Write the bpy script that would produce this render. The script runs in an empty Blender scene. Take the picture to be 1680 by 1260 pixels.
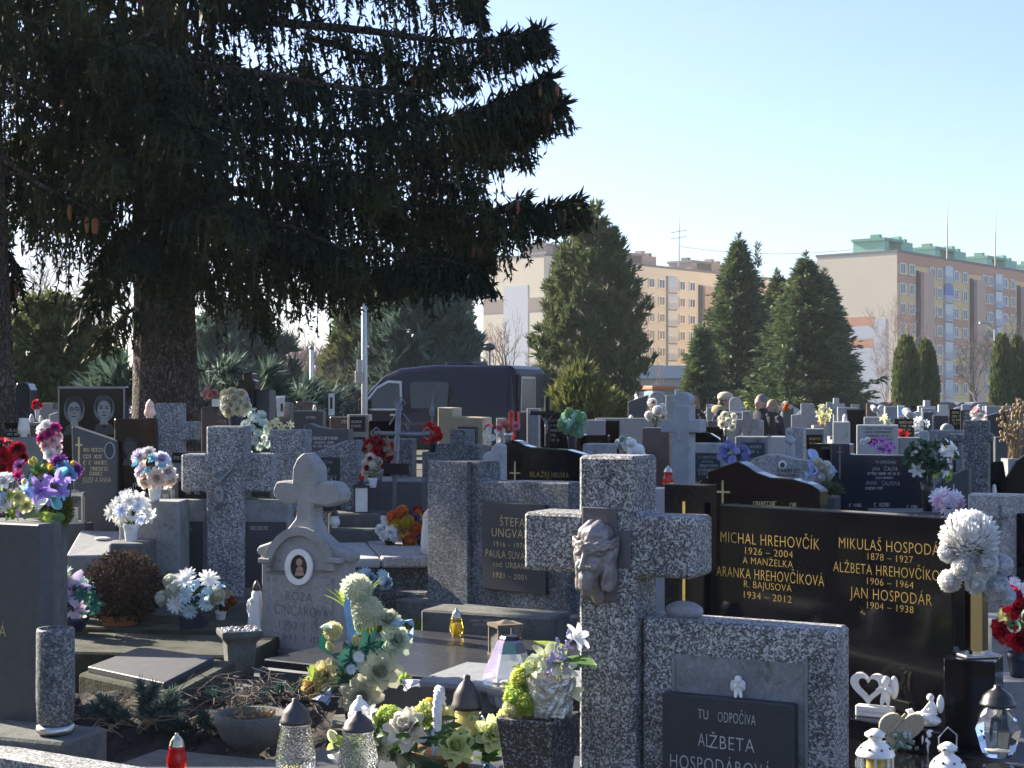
import bpy, bmesh, math, random
import numpy as np
from mathutils import Vector, Matrix
S = bpy.context.scene
COL = S.collection
rad = math.radians
RND = random.Random(7)
FX, CH, HY = 2525.0, 1.65, 655.0       # focal length in photo pixels, eye height, horizon row

# ---------------------------------------------------------------- camera
cd = bpy.data.cameras.new('camera'); cam = bpy.data.objects.new('camera', cd); COL.objects.link(cam)
cam.location = (0, 0, CH); cam.rotation_euler = (rad(90), 0, 0)
cd.sensor_width = 36; cd.lens = 36 * FX / 1680; cd.shift_y = 25 / 1680
cd.clip_start = 0.05; cd.clip_end = 6000
S.camera = cam
# ---------------------------------------------------------------- light
SUN_EL, SUN_AZ = rad(29), rad(-55)      # azimuth from +Y, negative = to the left
sv = Vector((math.sin(SUN_AZ) * math.cos(SUN_EL), math.cos(SUN_AZ) * math.cos(SUN_EL), math.sin(SUN_EL)))
sl = bpy.data.lights.new('sun', 'SUN'); sl.energy = 5.0; sl.angle = rad(0.5); sl.color = (1, .90, .74)
so = bpy.data.objects.new('sun', sl); COL.objects.link(so)
so.rotation_euler = sv.to_track_quat('Z', 'Y').to_euler(); so.location = (-30, 30, 30)
W = bpy.data.worlds.new('World'); S.world = W; W.use_nodes = True
sky = W.node_tree.nodes.new('ShaderNodeTexSky'); sky.sky_type = 'NISHITA'; sky.sun_disc = False
sky.sun_elevation = SUN_EL; sky.sun_rotation = SUN_AZ; sky.altitude = 200
sky.air_density = 1.0; sky.dust_density = 1.6; sky.ozone_density = 1.3
bg = W.node_tree.nodes['Background']; bg.inputs[1].default_value = 0.074
_wb = W.node_tree.nodes.new('ShaderNodeMix'); _wb.data_type = 'RGBA'; _wb.blend_type = 'MULTIPLY'; _wb.inputs[0].default_value = 1; _wb.inputs[7].default_value = (.825, .875, 1.10, 1)
_tc = W.node_tree.nodes.new('ShaderNodeTexCoord'); _mp = W.node_tree.nodes.new('ShaderNodeMapping'); _mp.inputs['Scale'].default_value = (1.2, 1.2, 6); _mp.inputs['Rotation'].default_value = (0, rad(12), 0)
_nz = W.node_tree.nodes.new('ShaderNodeTexNoise'); _nz.inputs['Scale'].default_value = 1.6; _nz.inputs['Detail'].default_value = 7; _nz.inputs['Roughness'].default_value = .6
_rp = W.node_tree.nodes.new('ShaderNodeMapRange'); _rp.inputs[1].default_value = .45; _rp.inputs[2].default_value = .75; _rp.inputs[4].default_value = .22
_cl = W.node_tree.nodes.new('ShaderNodeMix'); _cl.data_type = 'RGBA'; _cl.inputs[7].default_value = (3.6, 3.75, 3.8, 1)      # thin cirrus veil
L_ = W.node_tree.links.new; L_(_tc.outputs['Generated'], _mp.inputs[0]); L_(_mp.outputs[0], _nz.inputs['Vector']); L_(_nz.outputs['Fac'], _rp.inputs[0]); L_(_rp.outputs[0], _cl.inputs[0]); L_(sky.outputs[0], _cl.inputs[6])
W.node_tree.links.new(_cl.outputs[2], _wb.inputs[6]); W.node_tree.links.new(_wb.outputs[2], bg.inputs[0])
S.view_settings.view_transform = 'Standard'; S.view_settings.look = 'None'
S.view_settings.exposure = 1.8; S.view_settings.gamma = 1

# ---------------------------------------------------------------- materials
def base(name):
    m = bpy.data.materials.new(name); m.use_nodes = True
    nt = m.node_tree; return m, nt, nt.nodes['Principled BSDF']
def nd(nt, t, **kw):
    n = nt.nodes.new(t)
    for k, v in kw.items(): setattr(n, k, v)
    return n
def ramp(nt, fac, stops, const=False):
    r = nd(nt, 'ShaderNodeValToRGB'); r.color_ramp.interpolation = 'CONSTANT' if const else 'LINEAR'
    e = r.color_ramp.elements
    while len(e) < len(stops): e.new(0.5)
    for i, (p, c) in enumerate(stops): e[i].position = p; e[i].color = (*c, 1)
    nt.links.new(fac, r.inputs[0]); return r.outputs[0]
def objco(nt): return nd(nt, 'ShaderNodeTexCoord').outputs['Object']
def noise(nt, scale, detail=4, rough=.6, vec=None):
    n = nd(nt, 'ShaderNodeTexNoise'); n.inputs['Scale'].default_value = scale
    n.inputs['Detail'].default_value = detail; n.inputs['Roughness'].default_value = rough
    nt.links.new(vec if vec else objco(nt), n.inputs['Vector']); return n.outputs['Fac']
def mixc(nt, fac, a, b, mode='MIX'):
    n = nd(nt, 'ShaderNodeMix', data_type='RGBA', blend_type=mode)
    for sock, v in ((n.inputs[0], fac), (n.inputs[6], a), (n.inputs[7], b)):
        if isinstance(v, (int, float)): sock.default_value = v
        elif isinstance(v, tuple): sock.default_value = (*v, 1)
        else: nt.links.new(v, sock)
    return n.outputs[2]
def bumpy(nt, b, h, strength, dist=.01):
    n = nd(nt, 'ShaderNodeBump'); n.inputs['Strength'].default_value = strength; n.inputs['Distance'].default_value = dist
    nt.links.new(h, n.inputs['Height']); nt.links.new(n.outputs[0], b.inputs['Normal'])
def g3(v, t=(1, 1, 1)): return (v * t[0], v * t[1], v * t[2])
def terrazzo(name, scale=85, lo=.035, mid=.17, hi=.42, top=.62, tint=(1, .99, .97), rough=.7, stain=.45, moss=None):
    m, nt, b = base(name); v = nd(nt, 'ShaderNodeTexVoronoi'); v.inputs['Scale'].default_value = scale
    co = objco(nt); nt.links.new(co, v.inputs['Vector'])
    sp = nd(nt, 'ShaderNodeSeparateColor'); nt.links.new(v.outputs['Color'], sp.inputs[0])
    c = ramp(nt, sp.outputs[0], [(0, g3(lo, tint)), (.36, g3(mid, tint)), (.62, g3(hi, tint)), (.86, g3(top, tint))], True)
    v2 = nd(nt, 'ShaderNodeTexVoronoi'); v2.inputs['Scale'].default_value = scale * 2.6; nt.links.new(co, v2.inputs['Vector'])
    sp2 = nd(nt, 'ShaderNodeSeparateColor'); nt.links.new(v2.outputs['Color'], sp2.inputs[0])
    c2 = ramp(nt, sp2.outputs[1], [(0, g3(lo * 1.4, tint)), (.4, g3(mid * 1.2, tint)), (.75, g3(hi, tint))], True)
    c = mixc(nt, .42, c, c2)
    st = ramp(nt, noise(nt, 3.2, 6, .7, co), [(.32, (1 - stain,) * 3), (.62, (1, 1, 1))])
    c = mixc(nt, 1.0, c, st, 'MULTIPLY')
    mpz = nd(nt, 'ShaderNodeMapping'); mpz.inputs['Scale'].default_value = (14, 14, 1.1); nt.links.new(co, mpz.inputs[0])
    nt2 = noise(nt, 1.0, 5, .7, mpz.outputs[0]); c = mixc(nt, 1.0, c, ramp(nt, nt2, [(.34, (.74, .74, .73)), (.54, (1, 1, 1))]), 'MULTIPLY')      # rain streaks
    if moss:
        mf = ramp(nt, noise(nt, 5.5, 7, .75, co), [(.56, (0, 0, 0)), (.7, (.7, .7, .7))]); c = mixc(nt, mf, c, moss)
    nt.links.new(c, b.inputs['Base Color']); b.inputs['Roughness'].default_value = rough
    bumpy(nt, b, v.outputs['Distance'], .25, .004); return m
def mottled(name, c1, c2, scale=6, rough=.8, bump=.2, fine=60, spec=.5, metal=0, dirt=None, dirt_at=.58):
    m, nt, b = base(name); co = objco(nt)
    f = ramp(nt, noise(nt, scale, 6, .65, co), [(.3, (0, 0, 0)), (.7, (1, 1, 1))]); c = mixc(nt, f, c1, c2)
    f2 = noise(nt, fine, 3, .6, co)
    c = mixc(nt, .5, c, ramp(nt, f2, [(.25, (.55,) * 3), (.75, (1.3,) * 3)]), 'MULTIPLY')
    if dirt:
        d = ramp(nt, noise(nt, scale * .7 + 1.3, 7, .75, co), [(dirt_at, (0, 0, 0)), (dirt_at + .12, (.8,) * 3)]); c = mixc(nt, d, c, dirt)
    nt.links.new(c, b.inputs['Base Color']); b.inputs['Roughness'].default_value = rough
    b.inputs['Specular IOR Level'].default_value = spec; b.inputs['Metallic'].default_value = metal
    if bump: bumpy(nt, b, f2, bump, .01)
    return m
def polished(name, c, fleck=None, rough=.07, scale=160):
    m, nt, b = base(name); co = objco(nt)
    if fleck:
        f = ramp(nt, noise(nt, scale, 2, .5, co), [(.55, (0, 0, 0)), (.66, (1, 1, 1))]); col = mixc(nt, f, c, fleck)
        nt.links.new(col, b.inputs['Base Color'])
    else: b.inputs['Base Color'].default_value = (*c, 1)
    r = nd(nt, 'ShaderNodeMapRange'); nt.links.new(noise(nt, 4, 6, .7, co), r.inputs[0])
    r.inputs[3].default_value = rough * .6; r.inputs[4].default_value = rough * 2.2
    nt.links.new(r.outputs[0], b.inputs['Roughness']); return m
def plain(name, c, rough=.5, metal=0, spec=.5, var=.25, scale=25):
    m, nt, b = base(name)
    f = noise(nt, scale, 4, .6)
    col = mixc(nt, 1.0, c, ramp(nt, f, [(.3, (1 - var,) * 3), (.7, (1 + var * .4,) * 3)]), 'MULTIPLY')
    nt.links.new(col, b.inputs['Base Color'])
    b.inputs['Roughness'].default_value = rough; b.inputs['Metallic'].default_value = metal
    b.inputs['Specular IOR Level'].default_value = spec; return m
def leafy(name, c1, c2, trans=.35, rough=.6, patch=None, pscale=.8):
    m, nt, b = base(name)
    geo = nd(nt, 'ShaderNodeNewGeometry')
    c = mixc(nt, geo.outputs['Random Per Island'], c1, c2)
    if patch:
        f = ramp(nt, noise(nt, pscale, 4, .6), [(.45, (0, 0, 0)), (.62, (1, 1, 1))]); c = mixc(nt, f, c, patch)
    nt.links.new(c, b.inputs['Base Color']); b.inputs['Roughness'].default_value = rough
    b.inputs['Specular IOR Level'].default_value = .25
    t = nd(nt, 'ShaderNodeBsdfTranslucent'); nt.links.new(c, t.inputs[0])
    mx = nd(nt, 'ShaderNodeMixShader'); mx.inputs[0].default_value = trans
    nt.links.new(b.outputs[0], mx.inputs[1]); nt.links.new(t.outputs[0], mx.inputs[2])
    nt.links.new(mx.outputs[0], nt.nodes['Material Output'].inputs[0]); return m
_pet = {}
def petal(c):
    c = tuple(round(x, 3) for x in c)
    if c not in _pet:
        _pet[c] = leafy('petal_%d' % len(_pet), tuple(x * .8 for x in c), tuple(min(1, x * 1.12) for x in c), .4, .7)
    return _pet[c]
def glassy(name, c, rough=.05, trans=1.0):
    m, nt, b = base(name); b.inputs['Base Color'].default_value = (*c, 1); b.inputs['Roughness'].default_value = rough
    b.inputs['Transmission Weight'].default_value = trans; b.inputs['IOR'].default_value = 1.45; return m

M = {}
M['terr'] = terrazzo('dark_light_terrazzo', 150, .03, .18, .58, .86)
M['terr2'] = terrazzo('grey_terrazzo', 125, .07, .24, .52, .78, (.95, .98, 1.0))
M['terr3'] = terrazzo('blue_grey_terrazzo', 115, .05, .15, .30, .5, (.9, .96, 1.0), stain=.6)
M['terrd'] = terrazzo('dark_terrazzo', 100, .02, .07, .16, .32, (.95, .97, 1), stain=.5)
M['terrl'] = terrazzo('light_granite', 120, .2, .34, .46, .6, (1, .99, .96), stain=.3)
M['blkter'] = terrazzo('black_terrazzo', 150, .012, .03, .12, .4, (1, 1, 1), rough=.45, stain=.2)
M['mossy'] = mottled('mossy_dark_concrete', (.085, .085, .072), (.045, .05, .036), 6, .95, .35, 55, .2, dirt=(.025, .032, .014), dirt_at=.5)
M['sand'] = mottled('weathered_sandstone', (.36, .355, .345), (.25, .25, .245), 7, .9, .35, 90, .3, dirt=(.07, .07, .06), dirt_at=.56)
M['beige'] = mottled('beige_stone', (.42, .37, .27), (.34, .30, .22), 9, .85, .2, 120, .3)
M['conc'] = mottled('grey_concrete', (.29, .30, .30), (.17, .175, .175), 8, .9, .35, 80, .3, dirt=(.06, .07, .045), dirt_at=.55)
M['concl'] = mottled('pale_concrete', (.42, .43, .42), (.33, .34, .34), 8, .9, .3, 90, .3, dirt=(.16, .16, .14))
M['concd'] = mottled('dark_mossy_concrete', (.16, .165, .16), (.085, .09, .08), 9, .92, .5, 70, .25, dirt=(.035, .045, .02))
M['grey'] = mottled('grey_granite', (.28, .29, .30), (.2, .21, .22), 20, .55, .05, 220, dirt=(.11, .115, .11), dirt_at=.6)
M['greyl'] = mottled('light_grey_granite', (.40, .41, .42), (.32, .33, .34), 20, .5, .05, 260)
M['greyd'] = mottled('dark_grey_granite', (.075, .08, .088), (.05, .054, .06), 20, .55, .03, 240, dirt=(.10, .10, .095), dirt_at=.6)
M['slate'] = mottled('blue_slate_plaque', (.022, .027, .036), (.036, .042, .052), 14, .45, .1, 160)
M['black'] = polished('polished_black_granite', (.004, .004, .006), (.010, .011, .014), .05); M['black'].node_tree.nodes['Principled BSDF'].inputs['Specular IOR Level'].default_value = .34
M['brown'] = polished('polished_brown_granite', (.012, .006, .006), (.03, .015, .013)); M['brown'].node_tree.nodes['Principled BSDF'].inputs['Specular IOR Level'].default_value = .4
M['brownl'] = polished('brown_granite', (.09, .06, .055), (.14, .1, .09), .2)
M['navy'] = polished('polished_navy_granite', (.012, .017, .03), (.03, .04, .06), .12)
M['gold'] = plain('gilded_lettering', (.62, .44, .14), .35, .75)
M['goldp'] = plain('pale_gilding', (.62, .52, .28), .4, .4)
M['white'] = plain('white_paint', (.8, .8, .78), .5)
M['letter'] = plain('silver_lettering', (.55, .56, .57), .4, .3)
M['letd'] = plain('carved_letter_paint', (.05, .05, .05), .8)
M['etch'] = plain('etched_grey', (.16, .17, .165), .6, var=.5, scale=40)
M['etchd'] = plain('etched_dark', (.05, .054, .054), .5, var=.4, scale=40)
M['etchb'] = plain('etched_black', (.012, .012, .013), .4)
M['bronze'] = mottled('patinated_bronze', (.29, .26, .255), (.20, .18, .18), 14, .42, .12, 160, .5, .25)
M['plate'] = mottled('grey_metal_plate', (.13, .125, .135), (.10, .095, .105), 10, .45, .05, 90, .5, .3)
M['steel'] = plain('brushed_steel', (.55, .55, .54), .28, .9)
M['brass'] = plain('brass', (.72, .60, .40), .12, 1.0, var=.1)
M['iron'] = plain('grey_iron', (.22, .22, .23), .5, .5)
M['dkmetal'] = plain('dark_bronzed_cap', (.09, .08, .075), .42, .6)
M['capb'] = plain('black_plastic_cap', (.02, .02, .022), .35)
M['porc'] = plain('white_resin', (.78, .78, .76), .45, var=.1)
M['enam'] = plain('white_enamel', (.80, .79, .78), .3, var=.12)
M['foil'] = mottled('silver_foil', (.62, .6, .56), (.4, .38, .35), 30, .3, .9, 45, .5, .7)
M['terra'] = mottled('terracotta', (.33, .13, .06), (.25, .10, .05), 9, .85)
M['pot'] = plain('brown_plastic_pot', (.28, .14, .05), .4)
M['potd'] = plain('dark_blue_pot', (.015, .02, .05), .4)
M['potw'] = plain('white_plastic_pot', (.62, .64, .7), .5)
M['soil'] = mottled('dark_soil', (.018, .015, .012), (.034, .027, .02), 20, .95, .8, 60)
M['wood'] = mottled('weathered_wood', (.16, .12, .085), (.1, .075, .055), 12, .85)
M['cut'] = glassy('cut_glass', (.93, .96, .95), .06)
M['glass'] = glassy('clear_glass', (.93, .96, .95), .04)
M['wax'] = plain('white_wax', (.75, .73, .66), .6, var=.08)
M['waxy'] = plain('yellow_wax', (.75, .62, .16), .55, var=.08)
M['redg'] = glassy('red_glass', (.8, .02, .02), .12, .7)
M['yelg'] = glassy('yellow_glass', (.85, .62, .08), .1, .8)
M['frost'] = plain('frosted_white_glass', (.78, .76, .7), .35, var=.12)
M['pink'] = plain('pink_frosted_glass', (.8, .52, .42), .35, var=.15)
M['red'] = plain('red_plastic', (.55, .015, .02), .35)
M['ribw'] = plain('pale_blue_ribbon', (.25, .50, .78), .5)
M['blkp'] = plain('matt_black_panel', (.008, .008, .01), .6)
def barkm():
    m, nt, b = base('scaly_spruce_bark'); mp = nd(nt, 'ShaderNodeMapping'); mp.inputs['Scale'].default_value = (1, 1, .55); nt.links.new(objco(nt), mp.inputs[0])
    nz = nd(nt, 'ShaderNodeTexNoise'); nz.inputs['Scale'].default_value = 9; nt.links.new(mp.outputs[0], nz.inputs['Vector'])
    ad = nd(nt, 'ShaderNodeMix', data_type='VECTOR'); ad.inputs[0].default_value = .12; nt.links.new(mp.outputs[0], ad.inputs[4]); nt.links.new(nz.outputs['Color'], ad.inputs[5])
    v = nd(nt, 'ShaderNodeTexVoronoi', feature='DISTANCE_TO_EDGE'); v.inputs['Scale'].default_value = 44; nt.links.new(ad.outputs[1], v.inputs['Vector'])
    v2 = nd(nt, 'ShaderNodeTexVoronoi'); v2.inputs['Scale'].default_value = 44; nt.links.new(ad.outputs[1], v2.inputs['Vector'])
    sp = nd(nt, 'ShaderNodeSeparateColor'); nt.links.new(v2.outputs['Color'], sp.inputs[0])
    c = ramp(nt, sp.outputs[0], [(0, (.07, .052, .045)), (.5, (.13, .10, .085)), (1, (.22, .18, .155))])
    e = ramp(nt, v.outputs['Distance'], [(0, (.35, .33, .32)), (.2, (1, 1, 1))]); c = mixc(nt, 1, c, e, 'MULTIPLY')
    mo = ramp(nt, noise(nt, 2.2, 6, .7), [(.55, (0, 0, 0)), (.68, (.6, .6, .6))]); c = mixc(nt, mo, c, (.11, .12, .075))
    nt.links.new(c, b.inputs['Base Color']); b.inputs['Roughness'].default_value = .95; bumpy(nt, b, e, 1.0, .03); return m
M['bark'] = barkm()
M['twig'] = mottled('grey_twigs', (.15, .125, .105), (.09, .075, .065), 3, .9, .2)
M['twigp'] = mottled('pinkish_twigs', (.34, .26, .21), (.26, .19, .16), 3, .9, .1)
M['birch'] = mottled('birch_bark', (.55, .52, .48), (.34, .3, .27), 2, .8, .1)
M['dry'] = mottled('dry_stems', (.34, .25, .14), (.24, .17, .1), 9, .9, .2)
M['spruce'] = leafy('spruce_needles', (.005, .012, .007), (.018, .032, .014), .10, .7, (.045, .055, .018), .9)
M['thuja'] = leafy('thuja_sprays', (.055, .09, .028), (.12, .155, .055), .25, .7, (.15, .16, .06), .6)
M['fir'] = leafy('fir_needles', (.045, .085, .04), (.11, .16, .065), .2, .7, (.13, .165, .06), .7)
M['juni'] = leafy('juniper_sprays', (.08, .105, .028), (.19, .19, .06), .3, .7)
M['bluj'] = leafy('blue_juniper', (.05, .085, .065), (.10, .15, .11), .25, .7)
M['blus'] = leafy('blue_spruce_sprig', (.08, .13, .11), (.17, .23, .19), .2, .7)
M['leaf'] = leafy('green_leaves', (.05, .11, .03), (.10, .2, .05), .35, .5)
M['leafd'] = leafy('dark_green_leaves', (.02, .06, .03), (.05, .10, .055), .3, .45)
M['leafl'] = leafy('lime_leaves', (.22, .34, .05), (.38, .48, .10), .45, .5)
M['leafb'] = leafy('teal_leaves', (.02, .09, .075), (.04, .15, .11), .3, .45)
M['heath'] = leafy('dry_heather', (.04, .026, .02), (.10, .068, .05), .2, .9)
M['grass'] = leafy('grass_blades', (.12, .17, .03), (.26, .30, .07), .4, .7)
M['moss'] = leafy('orange_green_succulent', (.16, .17, .03), (.42, .18, .04), .3, .6)

_nt = M['cut'].node_tree; _v = nd(_nt, 'ShaderNodeTexVoronoi'); _v.inputs['Scale'].default_value = 95; _v.distance = 'CHEBYCHEV'; _v.inputs['Randomness'].default_value = .15
_mp = nd(_nt, 'ShaderNodeMapping'); _mp.inputs['Rotation'].default_value = (0, rad(45), rad(45)); _nt.links.new(objco(_nt), _mp.inputs[0]); _nt.links.new(_mp.outputs[0], _v.inputs['Vector']); bumpy(_nt, _nt.nodes['Principled BSDF'], _v.outputs['Distance'], .55, .008)
# ---------------------------------------------------------------- mesh building
class MB:
    def __init__(s): s.v = []; s.f = []
    def add(s, vs, fs, mat=None):
        n = len(s.v)
        s.v += [tuple(mat @ Vector(p)) for p in vs] if mat else [tuple(p) for p in vs]
        s.f += [tuple(i + n for i in f) for f in fs]; return s
    def box(s, x0, x1, y0, y1, z0, z1, mat=None):
        v = [(x, y, z) for z in (z0, z1) for y in (y0, y1) for x in (x0, x1)]
        return s.add(v, [(0, 2, 3, 1), (4, 5, 7, 6), (0, 1, 5, 4), (2, 6, 7, 3), (0, 4, 6, 2), (1, 3, 7, 5)], mat)
    def prism(s, pts, y0, y1, mat=None):
        n = len(pts); v = [(x, y0, z) for x, z in pts] + [(x, y1, z) for x, z in pts]
        f = [tuple(range(n)), tuple(range(2 * n - 1, n - 1, -1))] + [(i, i + n, (i + 1) % n + n, (i + 1) % n) for i in range(n)]
        return s.add(v, f, mat)
    def ring(s, po, pi, y0, y1, mat=None):       # frame between an outer and an inner outline of equal length
        n = len(po); v = [(x, y, z) for y in (y0, y1) for L in (po, pi) for x, z in L]; f = []
        for i in range(n):
            j = (i + 1) % n
            f += [(i, j, n + j, n + i), (2 * n + i, 3 * n + i, 3 * n + j, 2 * n + j), (i, 2 * n + i, 2 * n + j, j), (n + i, n + j, 3 * n + j, 3 * n + i)]
        return s.add(v, f, mat)
    def tube(s, path, r, n=6, cap=True):
        path = [Vector(p) for p in path]; m = len(path); rs = r if isinstance(r, (list, tuple)) else [r] * m
        vs = []; fs = []
        for i, p in enumerate(path):
            t = (path[min(i + 1, m - 1)] - path[max(i - 1, 0)])
            if t.length < 1e-9: t = Vector((0, 0, 1))
            t.normalize(); a = t.cross(Vector((0.13, .21, .97)) if abs(t.z) < .93 else Vector((1, .1, 0))).normalized(); b = t.cross(a)
            for k in range(n):
                w = 2 * math.pi * k / n; vs.append(p + (a * math.cos(w) + b * math.sin(w)) * rs[i])
        for i in range(m - 1):
            for k in range(n):
                k2 = (k + 1) % n; fs.append((i * n + k, i * n + k2, (i + 1) * n + k2, (i + 1) * n + k))
        if cap: fs += [tuple(range(n - 1, -1, -1)), tuple(range((m - 1) * n, m * n))]
        return s.add(vs, fs)
    def lathe(s, prof, n=20, mat=None, flat=None):
        vs = []; fs = []; m = len(prof)
        for i, (r, z) in enumerate(prof):
            for k in range(n):
                w = 2 * math.pi * (k + .5) / n; vs.append((max(r, 1e-4) * math.cos(w), max(r, 1e-4) * math.sin(w), z))
        for i in range(m - 1):
            for k in range(n):
                k2 = (k + 1) % n; fs.append((i * n + k, i * n + k2, (i + 1) * n + k2, (i + 1) * n + k))
        fs += [tuple(range(n - 1, -1, -1)), tuple(range((m - 1) * n, m * n))]
        return s.add(vs, fs, mat)
    def ball(s, c, r, n=12, m=8, sc=(1, 1, 1), mat=None, jit=0, rnd=RND):
        vs = [(0, 0, -1)]; fs = []
        for i in range(1, m):
            for k in range(n):
                a = math.pi * i / m; w = 2 * math.pi * k / n; q = 1 + jit * (rnd.random() - .5)
                vs.append((math.sin(a) * math.cos(w) * q, math.sin(a) * math.sin(w) * q, -math.cos(a) * q))
        vs.append((0, 0, 1)); L = len(vs) - 1
        for k in range(n):
            k2 = (k + 1) % n; fs.append((0, 1 + k2, 1 + k)); fs.append((L, L - n + k, L - n + k2))
            for i in range(m - 2): fs.append((1 + i * n + k, 1 + i * n + k2, 1 + (i + 1) * n + k2, 1 + (i + 1) * n + k))
        vs = [(c[0] + x * r * sc[0], c[1] + y * r * sc[1], c[2] + z * r * sc[2]) for x, y, z in vs]
        return s.add(vs, fs, mat)
    def caps(s, pts, n=8):                       # chain of tapered limbs with round joints: [(point, radius), ...]
        for (p, r) in pts: s.ball(p, r, n, 6)
        for (p, r), (q, r2) in zip(pts, pts[1:]): s.tube([p, q], [r, r2], n)
        return s
    def mesh(s, name, bevel=0, seg=1):
        me = bpy.data.meshes.new(name); me.from_pydata(s.v, [], s.f); bm = bmesh.new(); bm.from_mesh(me)
        bmesh.ops.recalc_face_normals(bm, faces=bm.faces)
        if bevel:
            ed = [e for e in bm.edges if len(e.link_faces) == 2 and e.calc_face_angle(0) > rad(28)]
            bmesh.ops.bevel(bm, geom=ed, offset=bevel, segments=seg, affect='EDGES', clamp_overlap=True)
        bm.to_mesh(me); bm.free(); return me
    def build(s, name, mat, parent=None, smooth=False, bevel=0, label=None, seg=1, loc=None):
        me = s.mesh(name, bevel, seg); me.materials.append(mat)
        if smooth: me.polygons.foreach_set('use_smooth', [True] * len(me.polygons))
        return link(name, me, parent, label, loc)
def link(name, me, parent=None, label=None, loc=None):
    o = bpy.data.objects.new(name, me); COL.objects.link(o)
    if parent: o.parent = parent
    if loc is not None: o.location = loc
    if label: o['label'] = label
    return o
def fuse(mb, voxel, name, mat, parent=None, it=4, label=None):       # one continuous skin over overlapping shapes
    me = mb.mesh('tmp'); o = bpy.data.objects.new('tmp', me); COL.objects.link(o)
    md = o.modifiers.new('r', 'REMESH'); md.mode = 'VOXEL'; md.voxel_size = voxel
    if it: sm = o.modifiers.new('s', 'SMOOTH'); sm.iterations = it; sm.factor = .5
    bpy.context.view_layer.update(); dg = bpy.context.evaluated_depsgraph_get()
    me2 = bpy.data.meshes.new_from_object(o.evaluated_get(dg)); bpy.data.objects.remove(o); bpy.data.meshes.remove(me)
    me2.name = name; me2.materials.clear(); me2.materials.append(mat)
    me2.polygons.foreach_set('use_smooth', [True] * len(me2.polygons))
    return link(name, me2, parent, label)
def thing(name, label, cat, loc=(0, 0, 0), rz=0, group=None):
    o = bpy.data.objects.new(name, None); COL.objects.link(o); o.empty_display_size = .1
    o.location = loc; o.rotation_euler = (0, 0, rz); return tag(o, label, cat, group)
def tag(o, label, cat, group=None):
    o['label'] = label; o['category'] = cat
    if group: o['group'] = group
    if 'kind' not in o: o['kind'] = 'thing'
    return o
def at(px, py, Y): return Vector(((px - 840) / FX * Y, Y, CH - (py - HY) / FX * Y))
class Fr:                                        # the plane of a stone's face: through column px at depth Y, turned by a degrees
    def __init__(s, px, Y, a=0, zb=0):
        s.X = (px - 840) / FX * Y; s.Y = Y; s.a = rad(a); s.c = math.cos(s.a); s.s = math.sin(s.a); s.zb = zb; s.k = Y / FX
    def u(s, px): t = (px - 840) / FX; return (t * s.Y - s.X) / (s.c + t * s.s)
    def p(s, px, py):
        u = s.u(px); return (u, s.zb if py is None else CH - (py - HY) / FX * (s.Y - u * s.s))
    def P(s, pts): return [s.p(*q) for q in pts]
    def R(s, x0, x1, yt, yb=None):
        z1 = s.p((x0 + x1) / 2, yt)[1]; z0 = s.p((x0 + x1) / 2, yb)[1]; a, b = s.u(x0), s.u(x1)
        return [(a, z0), (b, z0), (b, z1), (a, z1)]
    def thing(s, name, label, cat='headstone', group=None): return thing(name, label, cat, (s.X, s.Y, 0), -s.a, group)
def slab(T, pts, t, mat, y0=0.0, name='slab', bev=.007, label=None):
    return MB().prism(pts, y0, y0 + t).build(name, mat, T, False, bev, label)
def np_mesh(name, V, nper, mat, parent=None):    # V: (N*nper,3) verts, each nper verts one face
    N = len(V) // nper; me = bpy.data.meshes.new(name)
    me.vertices.add(len(V)); me.vertices.foreach_set('co', np.ascontiguousarray(V, dtype=np.float32).ravel())
    me.loops.add(len(V)); me.loops.foreach_set('vertex_index', np.arange(len(V), dtype=np.int32))
    me.polygons.add(N); me.polygons.foreach_set('loop_start', np.arange(0, len(V), nper, dtype=np.int32))
    me.polygons.foreach_set('loop_total', np.full(N, nper, dtype=np.int32))
    me.update(calc_edges=True); me.materials.append(mat); return link(name, me, parent)
def unit(a): return a / np.maximum(np.linalg.norm(a, axis=1, keepdims=True), 1e-9)
def quads(C, D, L, Wd, rng, flat=None):
    D = unit(D); R = rng.normal(size=D.shape)
    if flat is not None: R = R * (1 - flat) + np.array([0, 0, 1.0]) * flat * 2
    s = unit(np.cross(D, R)); L = np.asarray(L).reshape(-1, 1); Wd = np.asarray(Wd).reshape(-1, 1)
    V = np.empty((len(C), 4, 3)); mid = C + D * L * .45
    V[:, 0] = C; V[:, 1] = mid + s * Wd * .5; V[:, 2] = C + D * L; V[:, 3] = mid - s * Wd * .5
    return V.reshape(-1, 3)
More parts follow.
